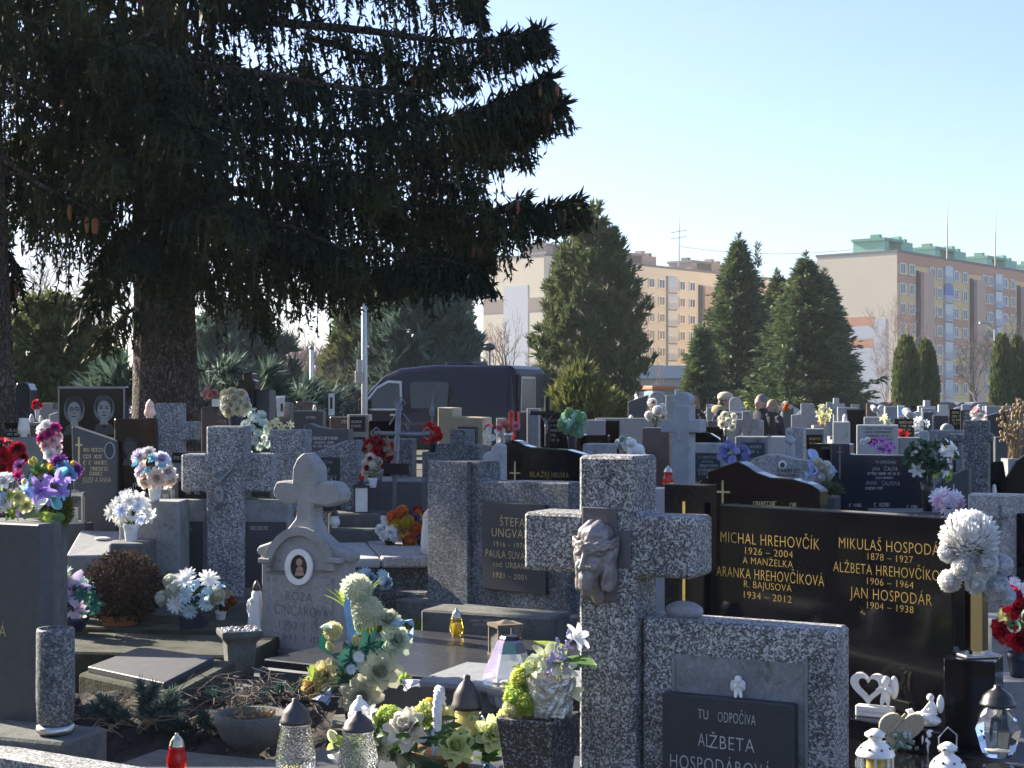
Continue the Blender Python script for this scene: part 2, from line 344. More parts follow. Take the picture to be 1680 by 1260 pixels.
# ---------------------------------------------------------------- lettering
def letters(body, align='CENTER'):
    cu = bpy.data.curves.new('t', 'FONT'); cu.body = body; cu.align_x = align; cu.size = 1; cu.space_character = 1.08; cu.resolution_u = 3; cu.offset = -.012
    o = bpy.data.objects.new('t', cu); COL.objects.link(o); bpy.context.view_layer.update()
    me = bpy.data.meshes.new_from_object(o.evaluated_get(bpy.context.evaluated_depsgraph_get()))
    v = [tuple(x.co) for x in me.vertices]; f = [tuple(p.vertices) for p in me.polygons]
    bpy.data.objects.remove(o); bpy.data.curves.remove(cu); bpy.data.meshes.remove(me); return v, f
def inscribe(T, fr, lines, mat, y=-.003, name='inscription', shear=0, rot=0, parent=None):
    mb = MB()                                    # lines: (px centre, py centre, cap height px, width px, text)
    for (px, py, h, w, body) in lines:
        v, f = letters(body)
        if not v: continue
        xs = [p[0] for p in v]; w0 = max(xs) - min(xs); cx = (max(xs) + min(xs)) / 2
        ub, z = fr.p(px, py); wid = fr.u(px + w / 2) - fr.u(px - w / 2); hh = h * (fr.Y - ub * fr.s) / FX
        sx = wid / w0; sz = hh / .72
        pts = []
        for (a, b, _) in v:
            x = (a - cx) * sx + shear * (b - .36) * sz; q = (b - .36) * sz
            pts.append((ub + x * math.cos(rot) - q * math.sin(rot), y, z + x * math.sin(rot) + q * math.cos(rot)))
        mb.add(pts, f)
    return mb.build(name, mat, parent or T)
def worn_lines(T, fr, rows, mat, y=-.003, seed=1, name='worn_inscription'):
    r = random.Random(seed); mb = MB()           # lettering too worn or far to read: rows of (x0, x1, y, height)
    for (x0, x1, py, h) in rows:
        x = x0
        while x < x1:
            w = h * r.uniform(.45, .8)
            if r.random() < .86:
                a = fr.p(x, py + h / 2); b = fr.p(x + w * .8, py - h / 2); m = (a[0] + b[0]) / 2; th = (b[0] - a[0]) * .26; q = r.random()
                mb.box(a[0], a[0] + th, y, y + .002, a[1], b[1])
                if q < .5: mb.box(b[0] - th, b[0], y, y + .002, a[1], b[1])
                if q > .3: mb.box(a[0] + th, b[0] - (th if q < .5 else 0), y, y + .002, b[1] - th, b[1])
                if q > .6: mb.box(a[0] + th, b[0], y, y + .002, a[1], a[1] + th)
            x += w
    return mb.build(name, mat, T)
def gilt_cross(T, fr, px, y0, y1, yc, wpx, mat, t=.006, name='gilt_cross', rel=-.006, w=2.6):
    k = fr.k; mb = MB(); u0, z1 = fr.p(px, y0); z0 = fr.p(px, y1)[1]; zc = fr.p(px, yc)[1]; hw = w * k / 2
    mb.box(u0 - hw, u0 + hw, rel, 0, z0, z1)
    a = wpx * k / 2 / fr.c
    mb.box(u0 - a, u0 - hw, rel, 0, zc - hw, zc + hw); mb.box(u0 + hw, u0 + a, rel, 0, zc - hw, zc + hw)
    return mb.build(name, mat, T)
# ================================================================ ground
def ground_mat():
    m, nt, b = base('cemetery_ground'); co = objco(nt)
    f = ramp(nt, noise(nt, .35, 6, .65, co), [(.4, (0, 0, 0)), (.6, (1, 1, 1))])
    c = mixc(nt, f, (.05, .045, .035), (.04, .05, .02)); f2 = noise(nt, 9, 8, .75, co)
    c = mixc(nt, .8, c, ramp(nt, f2, [(.3, (.4, .4, .4)), (.7, (1.6, 1.5, 1.3))]), 'MULTIPLY')
    nt.links.new(c, b.inputs['Base Color']); b.inputs['Roughness'].default_value = .95; bumpy(nt, b, f2, .8, .04); return m
g = MB(); n = 24
xs = [-2500, -900, -300, -120] + [-60 + 10 * i for i in range(14)] + [160, 400, 1100, 2500]
ys = [-300, -60, -20] + [6 * i for i in range(20)] + [160, 260, 500, 1200, 3000]
gv = [(x, y, 0) for y in ys for x in xs]; gf = [(j * len(xs) + i, j * len(xs) + i + 1, (j + 1) * len(xs) + i + 1, (j + 1) * len(xs) + i) for j in range(len(ys) - 1) for i in range(len(xs) - 1)]
o = g.add(gv, gf).build('ground', ground_mat()); o['kind'] = 'structure'
asph = mottled('asphalt', (.07, .07, .07), (.05, .05, .05), 3, .9, .3, 40)
o = MB().box(-60, 40, 36.0, 43.5, -.2, .012).build('road', asph); o['kind'] = 'structure'
o = MB().box(-80, 120, 108, 126, -.2, .012).build('car_park', asph); o['kind'] = 'structure'

# ================================================================ far buildings
def wallm(n, c, v=.12):
    m, nt, b = base(n); f = noise(nt, .3, 5, .6); nt.links.new(mixc(nt, f, c, tuple(x * (1 - v) for x in c)), b.inputs['Base Color']); b.inputs['Roughness'].default_value = .9; return m
BM = dict(tan=wallm('tan_render', (.70, .605, .45)), gry=wallm('grey_blue_render', (.54, .555, .57)), pink=wallm('pink_brick_render', (.62, .31, .18)),
          och=wallm('ochre_render', (.86, .60, .26)), cream=wallm('cream_render', (.74, .665, .50)), brn=wallm('brown_render', (.34, .27, .22)),
          rose=wallm('rose_render', (.66, .42, .30)), peach=wallm('peach_render', (.50, .37, .27)), grn=wallm('green_roof_cladding', (.27, .52, .37)), grnd=wallm('dark_green_cladding', (.18, .38, .27)),
          roof=wallm('roof_edge_grey', (.2, .19, .19)), glz=plain('loggia_glazing', (.42, .50, .56), .15), pane=plain('dark_window_glass', (.07, .085, .11), .08),
          blue=plain('blue_awning', (.10, .17, .50), .5), shaf=plain('stair_glazing', (.05, .05, .07), .2), panel=wallm('loggia_panel', (.5, .52, .54)))
def block(label, corner, deg, length, depth, H, gable, fac, storey, cfg, group):
    T = thing('apartment_block', label, 'apartment block', (corner[0], corner[1], 0), rad(deg), group)
    # local: +x along the facade away from the corner, facade at y=0 looking to -y, gable end at x=0
    b = MB().box(0, length, 0, depth, 0, H); b.build('wall', fac, T)
    MB().box(-.12, length + .2, -.15, depth + .15, H, H + .35).build('roof_edge', BM['roof'], T)
    MB().box(-.06, -.001, .0, depth, 0, H - .01).build('gable_wall', gable, T)
    for (y0, y1, z0, z1, m) in cfg.get('gpanels', []): MB().box(-.1, -.061, y0, y1, z0, z1).build('gable_panel', m, T)
    for (x0, x1, z0, z1, m) in cfg.get('panels', []): MB().box(x0, x1, -.07, -.002, z0, z1).build('facade_panel', m, T)
    fm = MB(); pm = MB(); w, h = .82, .80      # half sizes of a window
    fm.ring([(-w, -h), (w, -h), (w, h), (-w, h)], [(-w + .16, -h + .16), (w - .16, -h + .16), (w - .16, h - .16), (-w + .16, h - .16)], -.13, -.004)
    fm.box(-.06, .06, -.12, -.01, -h + .16, h - .16); pm.box(-w + .16, w - .16, -.06, -.02, -h + .16, h - .16)
    fme = fm.mesh('window'); fme.materials.append(M['white']); pme = pm.mesh('pane'); pme.materials.append(BM['pane'])
    cnt = 0
    for st in range(cfg['rows']):
        z = H - cfg['top'] - st * storey
        for x in cfg['cols']:
            if cnt >= 98: break
            cnt += 1; wo = link('window', fme, T, None, (x, -.07, z)); link('pane', pme, wo)
    for (x0, x1, m2) in cfg.get('stairs', []):     # projecting stair tower with a strip of dark glass on its left edge
        MB().box(x0, x1, -.9, -.002, 0, H - 2.4).build('stair_tower', m2, T)
        MB().box(x0 - .7, x0 - .01, -.4, -.003, 1, H - 2.2).build('stair_glazing', BM['shaf'], T)
    for x in cfg.get('logg', []):                  # glazed loggias one above the other
        for st in range(cfg['rows']):
            z = H - cfg['top'] - st * storey
            MB().box(x - 1.3, x + 1.3, -.35, -.003, z - .2, z + 1.3).build('loggia', BM['blue'] if (st == 1 and cfg.get('awn') == x) else BM['glz'], T)
            MB().box(x - 1.35, x + 1.35, -.42, -.004, z - 1.3, z - .21).build('loggia_parapet', BM['panel'], T)
    for (x0, x1, kind) in cfg.get('penth', []):    # lift head house: portal frame with chimneys
        m1 = BM['grn'] if kind == 'g' else BM['brn']; m2 = BM['grnd'] if kind == 'g' else BM['roof']; z0 = H + .35; L = x1 - x0
        p = MB().box(x0, x0 + L * .16, 2.2, 7, z0, z0 + 1.5); q = MB().box(x0 + L * .6, x1, 2.2, 7, z0, z0 + 1.75)
        ph = p.build('head_house', m1, T); q.build('head_house', m1, T)
        MB().box(x0 - .2, x0 + L * .62 - .01, 2.0, 7.2, z0 + 1.51, z0 + 1.9).build('head_house_roof', m2, T)
        MB().box(x0 + L * .7, x0 + L * .8, 3, 4.4, z0 + 1.76, z0 + 2.6).build('chimney', m1, T)
        MB().box(x0 + L * .9, x0 + L * .98, 3, 4.4, z0 + 1.76, z0 + 2.35).build('chimney', m2, T)
        MB().box(x0 + .1, x0 + .9, 3, 4.4, z0 + 1.91, z0 + 2.4).build('chimney', m2, T)
    return T
Hr = 22.1
cr = ((1472 - 840) / FX * 214, 214)
cols = [1.4, 4.3, 11.0, 13.4, 19.2, 22.3, 29.6, 31.8, 37.5, 40.4, 47.6, 50.4]
pan = [(0, 52, Hr - 1.5, Hr - .02, BM['pink'])]
for st in range(8):
    z = Hr - 2.2 - st * 2.78
    if st in (0, 2, 4, 6): pan += [(0, 5.7, z - 2.0, z - .82, BM['pink'])]
    if st in (2, 3, 5): pan += [(12, 14.9, z - 2.0, z - .82, BM['pink']), (17.7, 23.6, z - 2.0, z - .82, BM['pink'])]
    if st in (0, 1, 3): pan += [(29, 33.2, z - 2.0, z - .82, BM['pink']), (36, 41.8, z - 2.0, z - .82, BM['pink'])]
gp = [(3.5, 10.4, 12.0, 13.3, BM['pink']), (3.5, 9.6, 8.9, 10.15, BM['pink']), (1.7, 10.45, 0, 8.89, BM['gry']), (1.7, 3.49, 8.9, 12.9, BM['gry']), (3.5, 7.9, 10.16, 11.99, BM['gry'])]
block('ochre and brick-red apartment block with green rooftop structures at right', cr, 50, 62, 12.5, Hr, BM['tan'], BM['och'], 2.78,
      dict(rows=8, top=2.2, cols=cols, panels=pan, gpanels=gp, stairs=[(6.6, 9.9, BM['rose']), (25.0, 28.2, BM['rose']), (43.2, 46.4, BM['rose'])], logg=[16.3, 34.6], awn=16.3,
           penth=[(-5.5 + 6, 9.5, 'g'), (17, 28, 'g'), (36, 48, 'g'), (55, 61, 'g')]), 'apartment blocks')
Hm = 23.2
cm = ((893 - 840) / FX * 231, 231)
pan = [(0, 70, Hm - 1.2, Hm - .02, BM['cream']), (30.7, 33.7, 0, Hm - 1.21, BM['brn'])]
gp = [(3.2, 8.2, 0, Hm - 4.2, BM['gry']), (8.21, 12.4, Hm - 8.3, Hm - 6.2, BM['brn']), (0, 3.19, Hm - 8.3, Hm - 6.2, BM['brn'])]
block('long cream apartment block with plain grey gable behind the conifers', cm, 48, 70, 12.5, Hm, BM['tan'], BM['cream'], 2.8,
      dict(rows=8, top=2.6, cols=[2, 5, 12, 15.0, 20.6, 23.6, 26.6, 29.4, 35.1, 38, 45.6, 48.6], panels=pan, gpanels=gp, stairs=[(6.4, 10.0, BM['brn']), (40.6, 43.6, BM['peach'])], logg=[32.2],
           penth=[(-2 + 5, 13, 'b'), (21, 31, 'b'), (41, 51, 'b')]), 'apartment blocks')
def mast(label, px, ytop, ybot, Y, arms=0):
    T = thing('antenna_mast', label, 'antenna', at(px, ybot, Y)); h = (ybot - ytop) * Y / FX
    MB().tube([(0, 0, 0), (0, 0, h * .55), (.15, 0, h)], [.13, .09, .03], 5).build('pole', M['iron'], T)
    for i in range(arms):
        z = h * (.55 + .12 * i); MB().tube([(-1.3, 0, z - .2), (1.3, 0, z + .2)], .05, 4).build('cross_arm', M['iron'], T)
mast('tall thin antenna on the cream block roof', 1114, 352, 436, 247, 2)
mast('tall antenna above the second green roof structure', 1554, 328, 425, 224)
mast('slightly bent antenna near the right edge of the photo', 1633, 346, 437, 236)
cb = thing('overhead_cable', 'thin cable sagging between the two apartment block roofs', 'cable', at(1114, 404, 243)); e_ = at(1420, 407, 222) - at(1114, 404, 243)
MB().tube([tuple(e_ * t + Vector((0, 0, -4 * t * (1 - t)))) for t in [i / 12 for i in range(13)]], .035, 4).build('cable', M['iron'], cb)
# low buildings between the trees
def shed(label, px0, px1, ytop, Y, wall, roof, dep=8, wins=()):
    a = at(px0, ytop, Y); b = at(px1, ytop, Y); T = thing('low_building', label, 'building', (a.x, Y, 0)); w = b.x - a.x; h = a.z
    MB().box(0, w, 0, dep, 0, h * .78).build('wall', wall, T)
    MB().box(-.3, w + .3, -.4, dep, h * .781, h).build('roof', roof, T)
    for (f0, f1, z0, z1, m) in wins:
        fo = MB().ring([(w * f0, h * z0), (w * f1, h * z0), (w * f1, h * z1), (w * f0, h * z1)], [(w * f0 + .1, h * z0 + .1), (w * f1 - .1, h * z0 + .1), (w * f1 - .1, h * z1 - .1), (w * f0 + .1, h * z1 - .1)], -.06, -.003).build('window', M['white'], T)
        MB().box(w * f0 + .1, w * f1 - .1, -.04, -.004, h * z0 + .1, h * z1 - .1).build('pane', m, fo)
shed('flat-roofed grey building with greenish glazing behind the van', 440, 606, 634, 66, wallm('shed_grey', (.28, .28, .27)), wallm('shed_fascia', (.30, .26, .21)), 9,
     [(.05, .3, .25, .65, BM['pane']), (.42, .7, .25, .65, BM['pane'])])
shed('pale green glazed annex on the flat roof behind the van', 541, 612, 608, 72, plain('annex_glazing', (.22, .34, .34), .3), wallm('annex_blue', (.2, .3, .38)), 6)
shed('low building with pale blue sheet roof behind the tractor', 1046, 1150, 600, 105, wallm('shed_white', (.4, .38, .37)), wallm('sheet_roof_blue', (.38, .44, .50)), 10,
     [(.12, .3, .25, .6, BM['pane']), (.42, .6, .25, .6, BM['pane']), (.7, .9, .2, .62, BM['pane'])])

# ================================================================ trees
def rng_(s): return np.random.default_rng(s)
def trunk_mesh(h, r0, r1=.04, n=8, seed=0):
    r = random.Random(seed); pts = []; rs = []
    for i in range(9):
        t = i / 8; pts.append((r.uniform(-.04, .04) * h * .1, r.uniform(-.04, .04) * h * .1, h * t)); rs.append(r0 * (1 - t) ** .8 + r1 * t + (r0 * .35 if i == 0 else 0))
    return MB().tube(pts, rs, n)
def spruce(label, px, Y, ytop, wpx, seed, mat='fir', ybase_px=None, lean=0, n=1.0, lift=.25, rough=.18, group=None, tops=1):
    rg = rng_(seed); h = CH - (ytop - HY) / FX * Y; R = wpx * Y / FX / 2; b = at(px, HY, Y)
    T = thing('spruce_tree', label, 'tree', (b.x, Y, 0), 0, group); trunk_mesh(h * .96, .02 * h + .05, seed=seed).build('trunk', M['bark'], T)
    C = []; D = []; L = []; Wd = []; lim = MB()
    nb = int(420 * n)
    for i in range(nb):
        t = (i + rg.random()) / nb; z = h * (.05 + .93 * t ** .95); env = R * (1 - t) ** .82 * (1.12 - .1 * t) * (1 + rg.normal() * rough) + .06
        if t < .12: env *= .55 + t * 3.7
        az = i * 2.39996 + rg.normal() * .3; d = np.array([math.cos(az), math.sin(az), 0.0])
        up = (-.12 + .55 * t) * env + rg.normal() * .06
        if i % 5 == 0: lim.tube([(0, 0, z), tuple(d * env * .55 + np.array([0, 0, z + up * .5 - .05 * env])), tuple(d * env + np.array([0, 0, z + up]))], [.035 * env / R + .012, .015, .005], 3, False)
        m = max(6, int(26 * env / R) + 4)
        s = np.sort(rg.random(m)) ** .7
        p = d[None] * (s * env)[:, None] + np.stack([0 * s, 0 * s, z + up * s ** 1.6 - .10 * env * np.sin(s * 3.1)], 1)
        side = np.array([-d[1], d[0], 0]); lat = rg.normal(size=m) * .3 * (1.05 - s) * env * .55
        p = p + side[None] * lat[:, None]; 
        for k in range(3):
            q = p + rg.normal(size=p.shape) * .05
            dd = d[None] * .9 + side[None] * (np.sign(lat) * .5)[:, None] + np.stack([0 * s, 0 * s, rg.normal(size=m) * .35 + lift - .3 * (1 - t)], 1)
            C.append(q); D.append(dd); L.append(rg.uniform(.2, .46, m) * (.55 + .45 * R / 3)); Wd.append(rg.uniform(.05, .11, m))
    for j in range(tops):
        m = 90; s = rg.random(m); C.append(np.stack([rg.normal(size=m) * .1 * (1 - s) + (j * .9), rg.normal(size=m) * .1 * (1 - s), h * (.9 + .13 * s) - j * .5], 1))
        D.append(np.stack([rg.normal(size=m) * .7, rg.normal(size=m) * .7, np.full(m, .8)], 1)); L.append(np.full(m, .3)); Wd.append(np.full(m, .07))
    lim.build('limb', M['bark'], T)
    np_mesh('crown', quads(np.concatenate(C), np.concatenate(D), np.concatenate(L), np.concatenate(Wd), rg), 4, M[mat], T); return T
def sprays(label, name, px, Y, ytop, wpx, seed, mat, prof, N, Lr=(.25, .55), Wr=(.06, .14), lobes=9, lob=.18, up=1.0, zb=0.0, trunk=.1, cat='tree', group=None, fill=.55, clump=.17):
    """upright evergreen: sprays on the surface and inside of a lobed solid of revolution; prof: [(height fraction, radius fraction)]"""
    rg = rng_(seed); h = CH - (ytop - HY) / FX * Y; R = wpx * Y / FX / 2; b = at(px, HY, Y)
    T = thing(name, label, cat, (b.x, Y, 0), 0, group)
    if trunk: trunk_mesh(h * .85, trunk, seed=seed).build('trunk', M['bark'], T)
    pz = np.array([p[0] for p in prof]); pr = np.array([p[1] for p in prof])
    z = rg.random(N * 2); keep = rg.random(N * 2) < np.interp(z, pz, pr) * .9 + .1; z = z[keep][:N]; m = len(z)
    az = rg.random(m) * 2 * math.pi; ph = rg.random(6) * 6.28
    lobev = 1 + lob * np.sin(az * lobes / 2 + ph[0] + z * 5) * np.sin(z * lobes * 1.7 + ph[1] + az * 2) + lob * .6 * np.sin(az * lobes + ph[2] - z * 9) + lob * .4 * np.sin(z * lobes * 3.1 + az * 3 + ph[3])
    rr = np.where(rg.random(m) < fill, 1 - .16 * rg.random(m), np.sqrt(rg.random(m)))
    r = R * np.interp(z, pz, pr) * lobev * rr
    P = np.stack([r * np.cos(az), r * np.sin(az), zb + z * (h - zb)], 1)
    D = np.stack([np.cos(az) * (1.0 - .25 * up), np.sin(az) * (1.0 - .25 * up), np.full(m, up)], 1) + rg.normal(size=(m, 3)) * .38
    if clump:                                    # gather the sprays into fans so that the crown has lit and shaded tufts
        K = max(20, m // 42); cc = P[:K]; dd = D[:K]; own = rg.integers(0, K, m); t = rg.random(m)[:, None]; sz = clump * R * rg.uniform(.6, 1.3, K)[own][:, None]
        ax = unit(dd)[own]; P = cc[own] + ax * (t - .5) * sz * 1.5 + rg.normal(size=(m, 3)) * sz * .30 * (1.1 - t); D = ax * .9 + rg.normal(size=(m, 3)) * .5 + np.array([0, 0, .2 * up])
    np_mesh('crown', quads(P, D, rg.uniform(*Lr, m), rg.uniform(*Wr, m), rg), 4, M[mat], T); return T
def bare(label, px, Y, ytop, wpx, seed, mat, matt=None, depth=6, n0=5, name='bare_tree', group=None, thick=1.0, up=.35, trunk_h=.28, ybase=None):
    r = random.Random(seed); h = CH - (ytop - HY) / FX * Y; R = wpx * Y / FX / 2; b = at(px, HY, Y)
    T = thing(name, label, 'tree', (b.x, Y, 0), 0, group); mb = MB(); tw = MB(); lim = [0]
    def grow(p, d, L, rad_, lev):
        if lim[0] > 5200: return
        lim[0] += 1; d = d.normalized(); mid = p + d * L * .5 + Vector((r.gauss(0, .06), r.gauss(0, .06), r.gauss(0, .04))) * L; e = p + d * L + Vector((r.gauss(0, .05), r.gauss(0, .05), r.gauss(0, .05))) * L
        (mb if lev < 3 else tw).tube([p, mid, e], [rad_, rad_ * .82, rad_ * .62], 6 if lev < 2 else 3, False)
        if lev >= depth: return
        for k in range(r.choice((2, 3, 3)) if lev else n0):
            nd_ = d + Vector((r.gauss(0, .55), r.gauss(0, .55), r.gauss(0, .3) + up * .35)); st = e if k == 0 else p.lerp(e, r.uniform(.45, 1))
            grow(st, nd_, L * r.uniform(.6, .84), max(rad_ * r.uniform(.45, .62), .006 * thick * Y / 60), lev + 1)
    grow(Vector((0, 0, 0)), Vector((r.gauss(0, .04), r.gauss(0, .04), 1)), h * trunk_h, .018 * h * thick, 0)
    allv = np.array(mb.v + tw.v); mz = allv[:, 2].max(); mx = np.percentile(np.abs(allv[:, :2]).max(1), 97)
    sz = h / mz; sx = R / mx
    for q in (mb, tw): q.v = [(x * sx, y * sx, z * sz) for x, y, z in q.v]
    mb.build('trunk', M[matt or mat], T, True); tw.build('crown', M[mat], T); return T
EGG = [(0, .45), (.08, .75), (.25, 1), (.45, .98), (.65, .8), (.82, .55), (.94, .25), (1, .05)]
COLM = [(0, .8), (.1, .95), (.4, 1), (.7, .9), (.85, .68), (.95, .38), (1, .08)]
BUSH = [(0, .85), (.2, 1), (.5, .95), (.75, .7), (.9, .4), (1, .12)]
sprays('tall egg-shaped green conifer beside the van, hiding the cream block', 'conifer_tree', 970, 58, 340, 172, 11, 'thuja', [(0, .5), (.07, .75), (.18, 1), (.35, 1), (.55, .84), (.75, .6), (.9, .34), (.97, .14), (1, .05)], 34000, (.2, .42), (.05, .1), 11, .15, 1.2, .9, .25, clump=.17)
spruce('slim two-topped spruce left of the broad spruce group', 1212, 74, 395, 160, 21, 'fir', n=1.5, tops=2)
spruce('broad dark spruce with the lowest sweeping branches at right', 1322, 70, 425, 190, 22, 'fir', n=1.7, lift=.15, rough=.2)
spruce('thin spire-topped spruce between the two broader ones', 1275, 76, 452, 110, 23, 'fir', n=1.0)
spruce('short spruce filling the gap below the slim two-topped one', 1152, 68, 540, 80, 24, 'fir', n=.8)
spruce('spruce with ragged top standing behind the broad one', 1352, 78, 452, 130, 25, 'fir', n=1.2)
for i, (px, yt, w, lab) in enumerate([(1487, 556, 42, 'left one of a close pair of columnar thujas'), (1519, 562, 38, 'right one of a close pair of columnar thujas'),
                                      (1644, 553, 36, 'columnar thuja left in the group at the right edge'), (1668, 556, 34, 'columnar thuja right in the group at the right edge')]):
    sprays(lab, 'columnar_thuja', px, 62 + i % 2 * .8, yt, w, 31 + i, 'thuja', COLM, 9000, (.18, .32), (.05, .1), 5, .06, 2.2, 0, .08, group='columnar thujas', fill=.8, clump=0)
sprays('yellow-green juniper bush beside the rear of the van', 'juniper_bush', 950, 33, 612, 96, 41, 'juni', BUSH, 11000, (.18, .42), (.035, .08), 9, .22, 1.5, 0, 0, 'bush')
sprays('darker low juniper bush right of the yellow-green one', 'juniper_bush', 1008, 33.6, 645, 72, 42, 'juni', BUSH, 8000, (.14, .3), (.035, .07), 7, .18, 1.2, 0, 0, 'bush')
sprays('wide olive thuja behind the graves at the left edge', 'thuja_tree', 78, 27, 492, 190, 43, 'thuja', [(0, .05), (.28, .15), (.34, .7), (.45, 1), (.65, 1), (.85, .75), (.96, .4), (1, .1)], 22000, (.12, .26), (.04, .085), 9, .2, .5, 0, .13)
sprays('big blue-green cypress behind the white lamp pole', 'cypress_tree', 690, 52, 428, 165, 44, 'bluj', EGG, 20000, (.35, .8), (.08, .16), 8, .16, 1.4, 0, .25)
sprays('dark cypress partly behind the white lamp pole', 'cypress_tree', 598, 56, 470, 120, 45, 'thuja', EGG, 11000, (.35, .7), (.08, .16), 8, .2, 1.0, 0, .2)
spruce('dark pine beside the cream block gable', 758, 80, 440, 70, 46, 'fir', n=.8, rough=.3)
sprays('dark evergreen far behind the big spruce trunk', 'conifer_tree', 385, 60, 500, 190, 47, 'bluj', EGG, 14000, (.35, .7), (.1, .2), 8, .2, .7, 0, .2)
sprays('rounded dark evergreen shrub in front of the cream gable', 'evergreen_shrub', 765, 64, 576, 40, 48, 'thuja', BUSH, 2500, (.2, .4), (.06, .12), 6, .2, 1, 0, 0, 'bush')
for i, (px, yt, w, Y, lab) in enumerate([(212, 606, 130, 19.5, 'spreading blue-green juniper left of the big trunk'), (372, 600, 150, 23, 'spreading juniper behind the black cross stone'),
                                         (480, 640, 120, 26, 'low dark juniper in front of the flat-roofed building'), (575, 640, 90, 46, 'low blue-green juniper in front of the van bonnet')]):
    sprays(lab, 'spreading_juniper', px, Y, yt, w, 51 + i, 'bluj', [(0, .4), (.5, .6), (.8, 1), (.95, .8), (1, .3)], 5000, (.18, .45), (.03, .07), 8, .3, .25, 0, 0, 'bush')
bare('pale birch with drooping twigs in front of the right gable', 1480, 128, 478, 120, 61, 'twigp', 'birch', 7, 6, 'birch_tree', thick=.7)
bare('wide bushy pinkish tree left of the columnar thuja pair', 1452, 124, 560, 60, 62, 'twigp', None, 6, 6, thick=.8)
bare('grey leafless tree between the thuja groups', 1600, 118, 535, 110, 63, 'twig', None, 7, 6, thick=.8)
bare('leafless tree rising at the right edge behind thujas', 1668, 125, 505, 90, 64, 'twig', None, 7, 5, thick=.8)
bare('small gnarled leafless tree in front of the plain gable', 824, 88, 505, 80, 65, 'twigp', 'twig', 5, 4, thick=1.7)
bare('round ginger-twigged bush beside the tall conifer', 872, 80, 558, 60, 66, 'twigp', None, 6, 7, thick=.6, trunk_h=.12)
bare('leafless shrub in front of the blue-roofed shed', 1075, 96, 570, 60, 67, 'twigp', None, 5, 5, thick=.6)
bare('leafless lime at far left behind the spruce limbs', 60, 62, 330, 260, 68, 'twigp', 'twig', 7, 6, thick=.7)
bare('leafless tree seen between trunk and hanging twigs', 190, 70, 350, 260, 69, 'twigp', 'twig', 7, 6, thick=.7)
bare('leafless tree right of the spruce trunk', 470, 66, 470, 220, 70, 'twigp', 'twig', 7, 6, thick=.7)
bare('thin leaning leafless shrub behind the grey cross stone', 505, 30, 590, 70, 71, 'dry', None, 5, 5, thick=.8)
bare('leafless shrub behind the lamp pole', 555, 46, 560, 120, 72, 'twig', None, 6, 6, thick=.6)
rg = rng_(80); N = 26000                         # far belt of bare shrubs on the left horizon
x = rg.uniform(-75, -4, N); hh = 3.4 + 1.6 * np.sin(x * .23) + 1.1 * np.sin(x * .61 + 1)
P = np.stack([x, 150 + rg.uniform(-5, 5, N), rg.random(N) * hh], 1); D = np.stack([rg.normal(size=N) * .5, rg.normal(size=N) * .5, np.ones(N)], 1)
o = np_mesh('far_thicket', quads(P, D, rg.uniform(.8, 2, N), rg.uniform(.08, .2, N), rg), 4, M['twigp']); o['kind'] = 'stuff'; tag(o, 'brownish leafless thicket along the left horizon behind the trees', 'thicket')

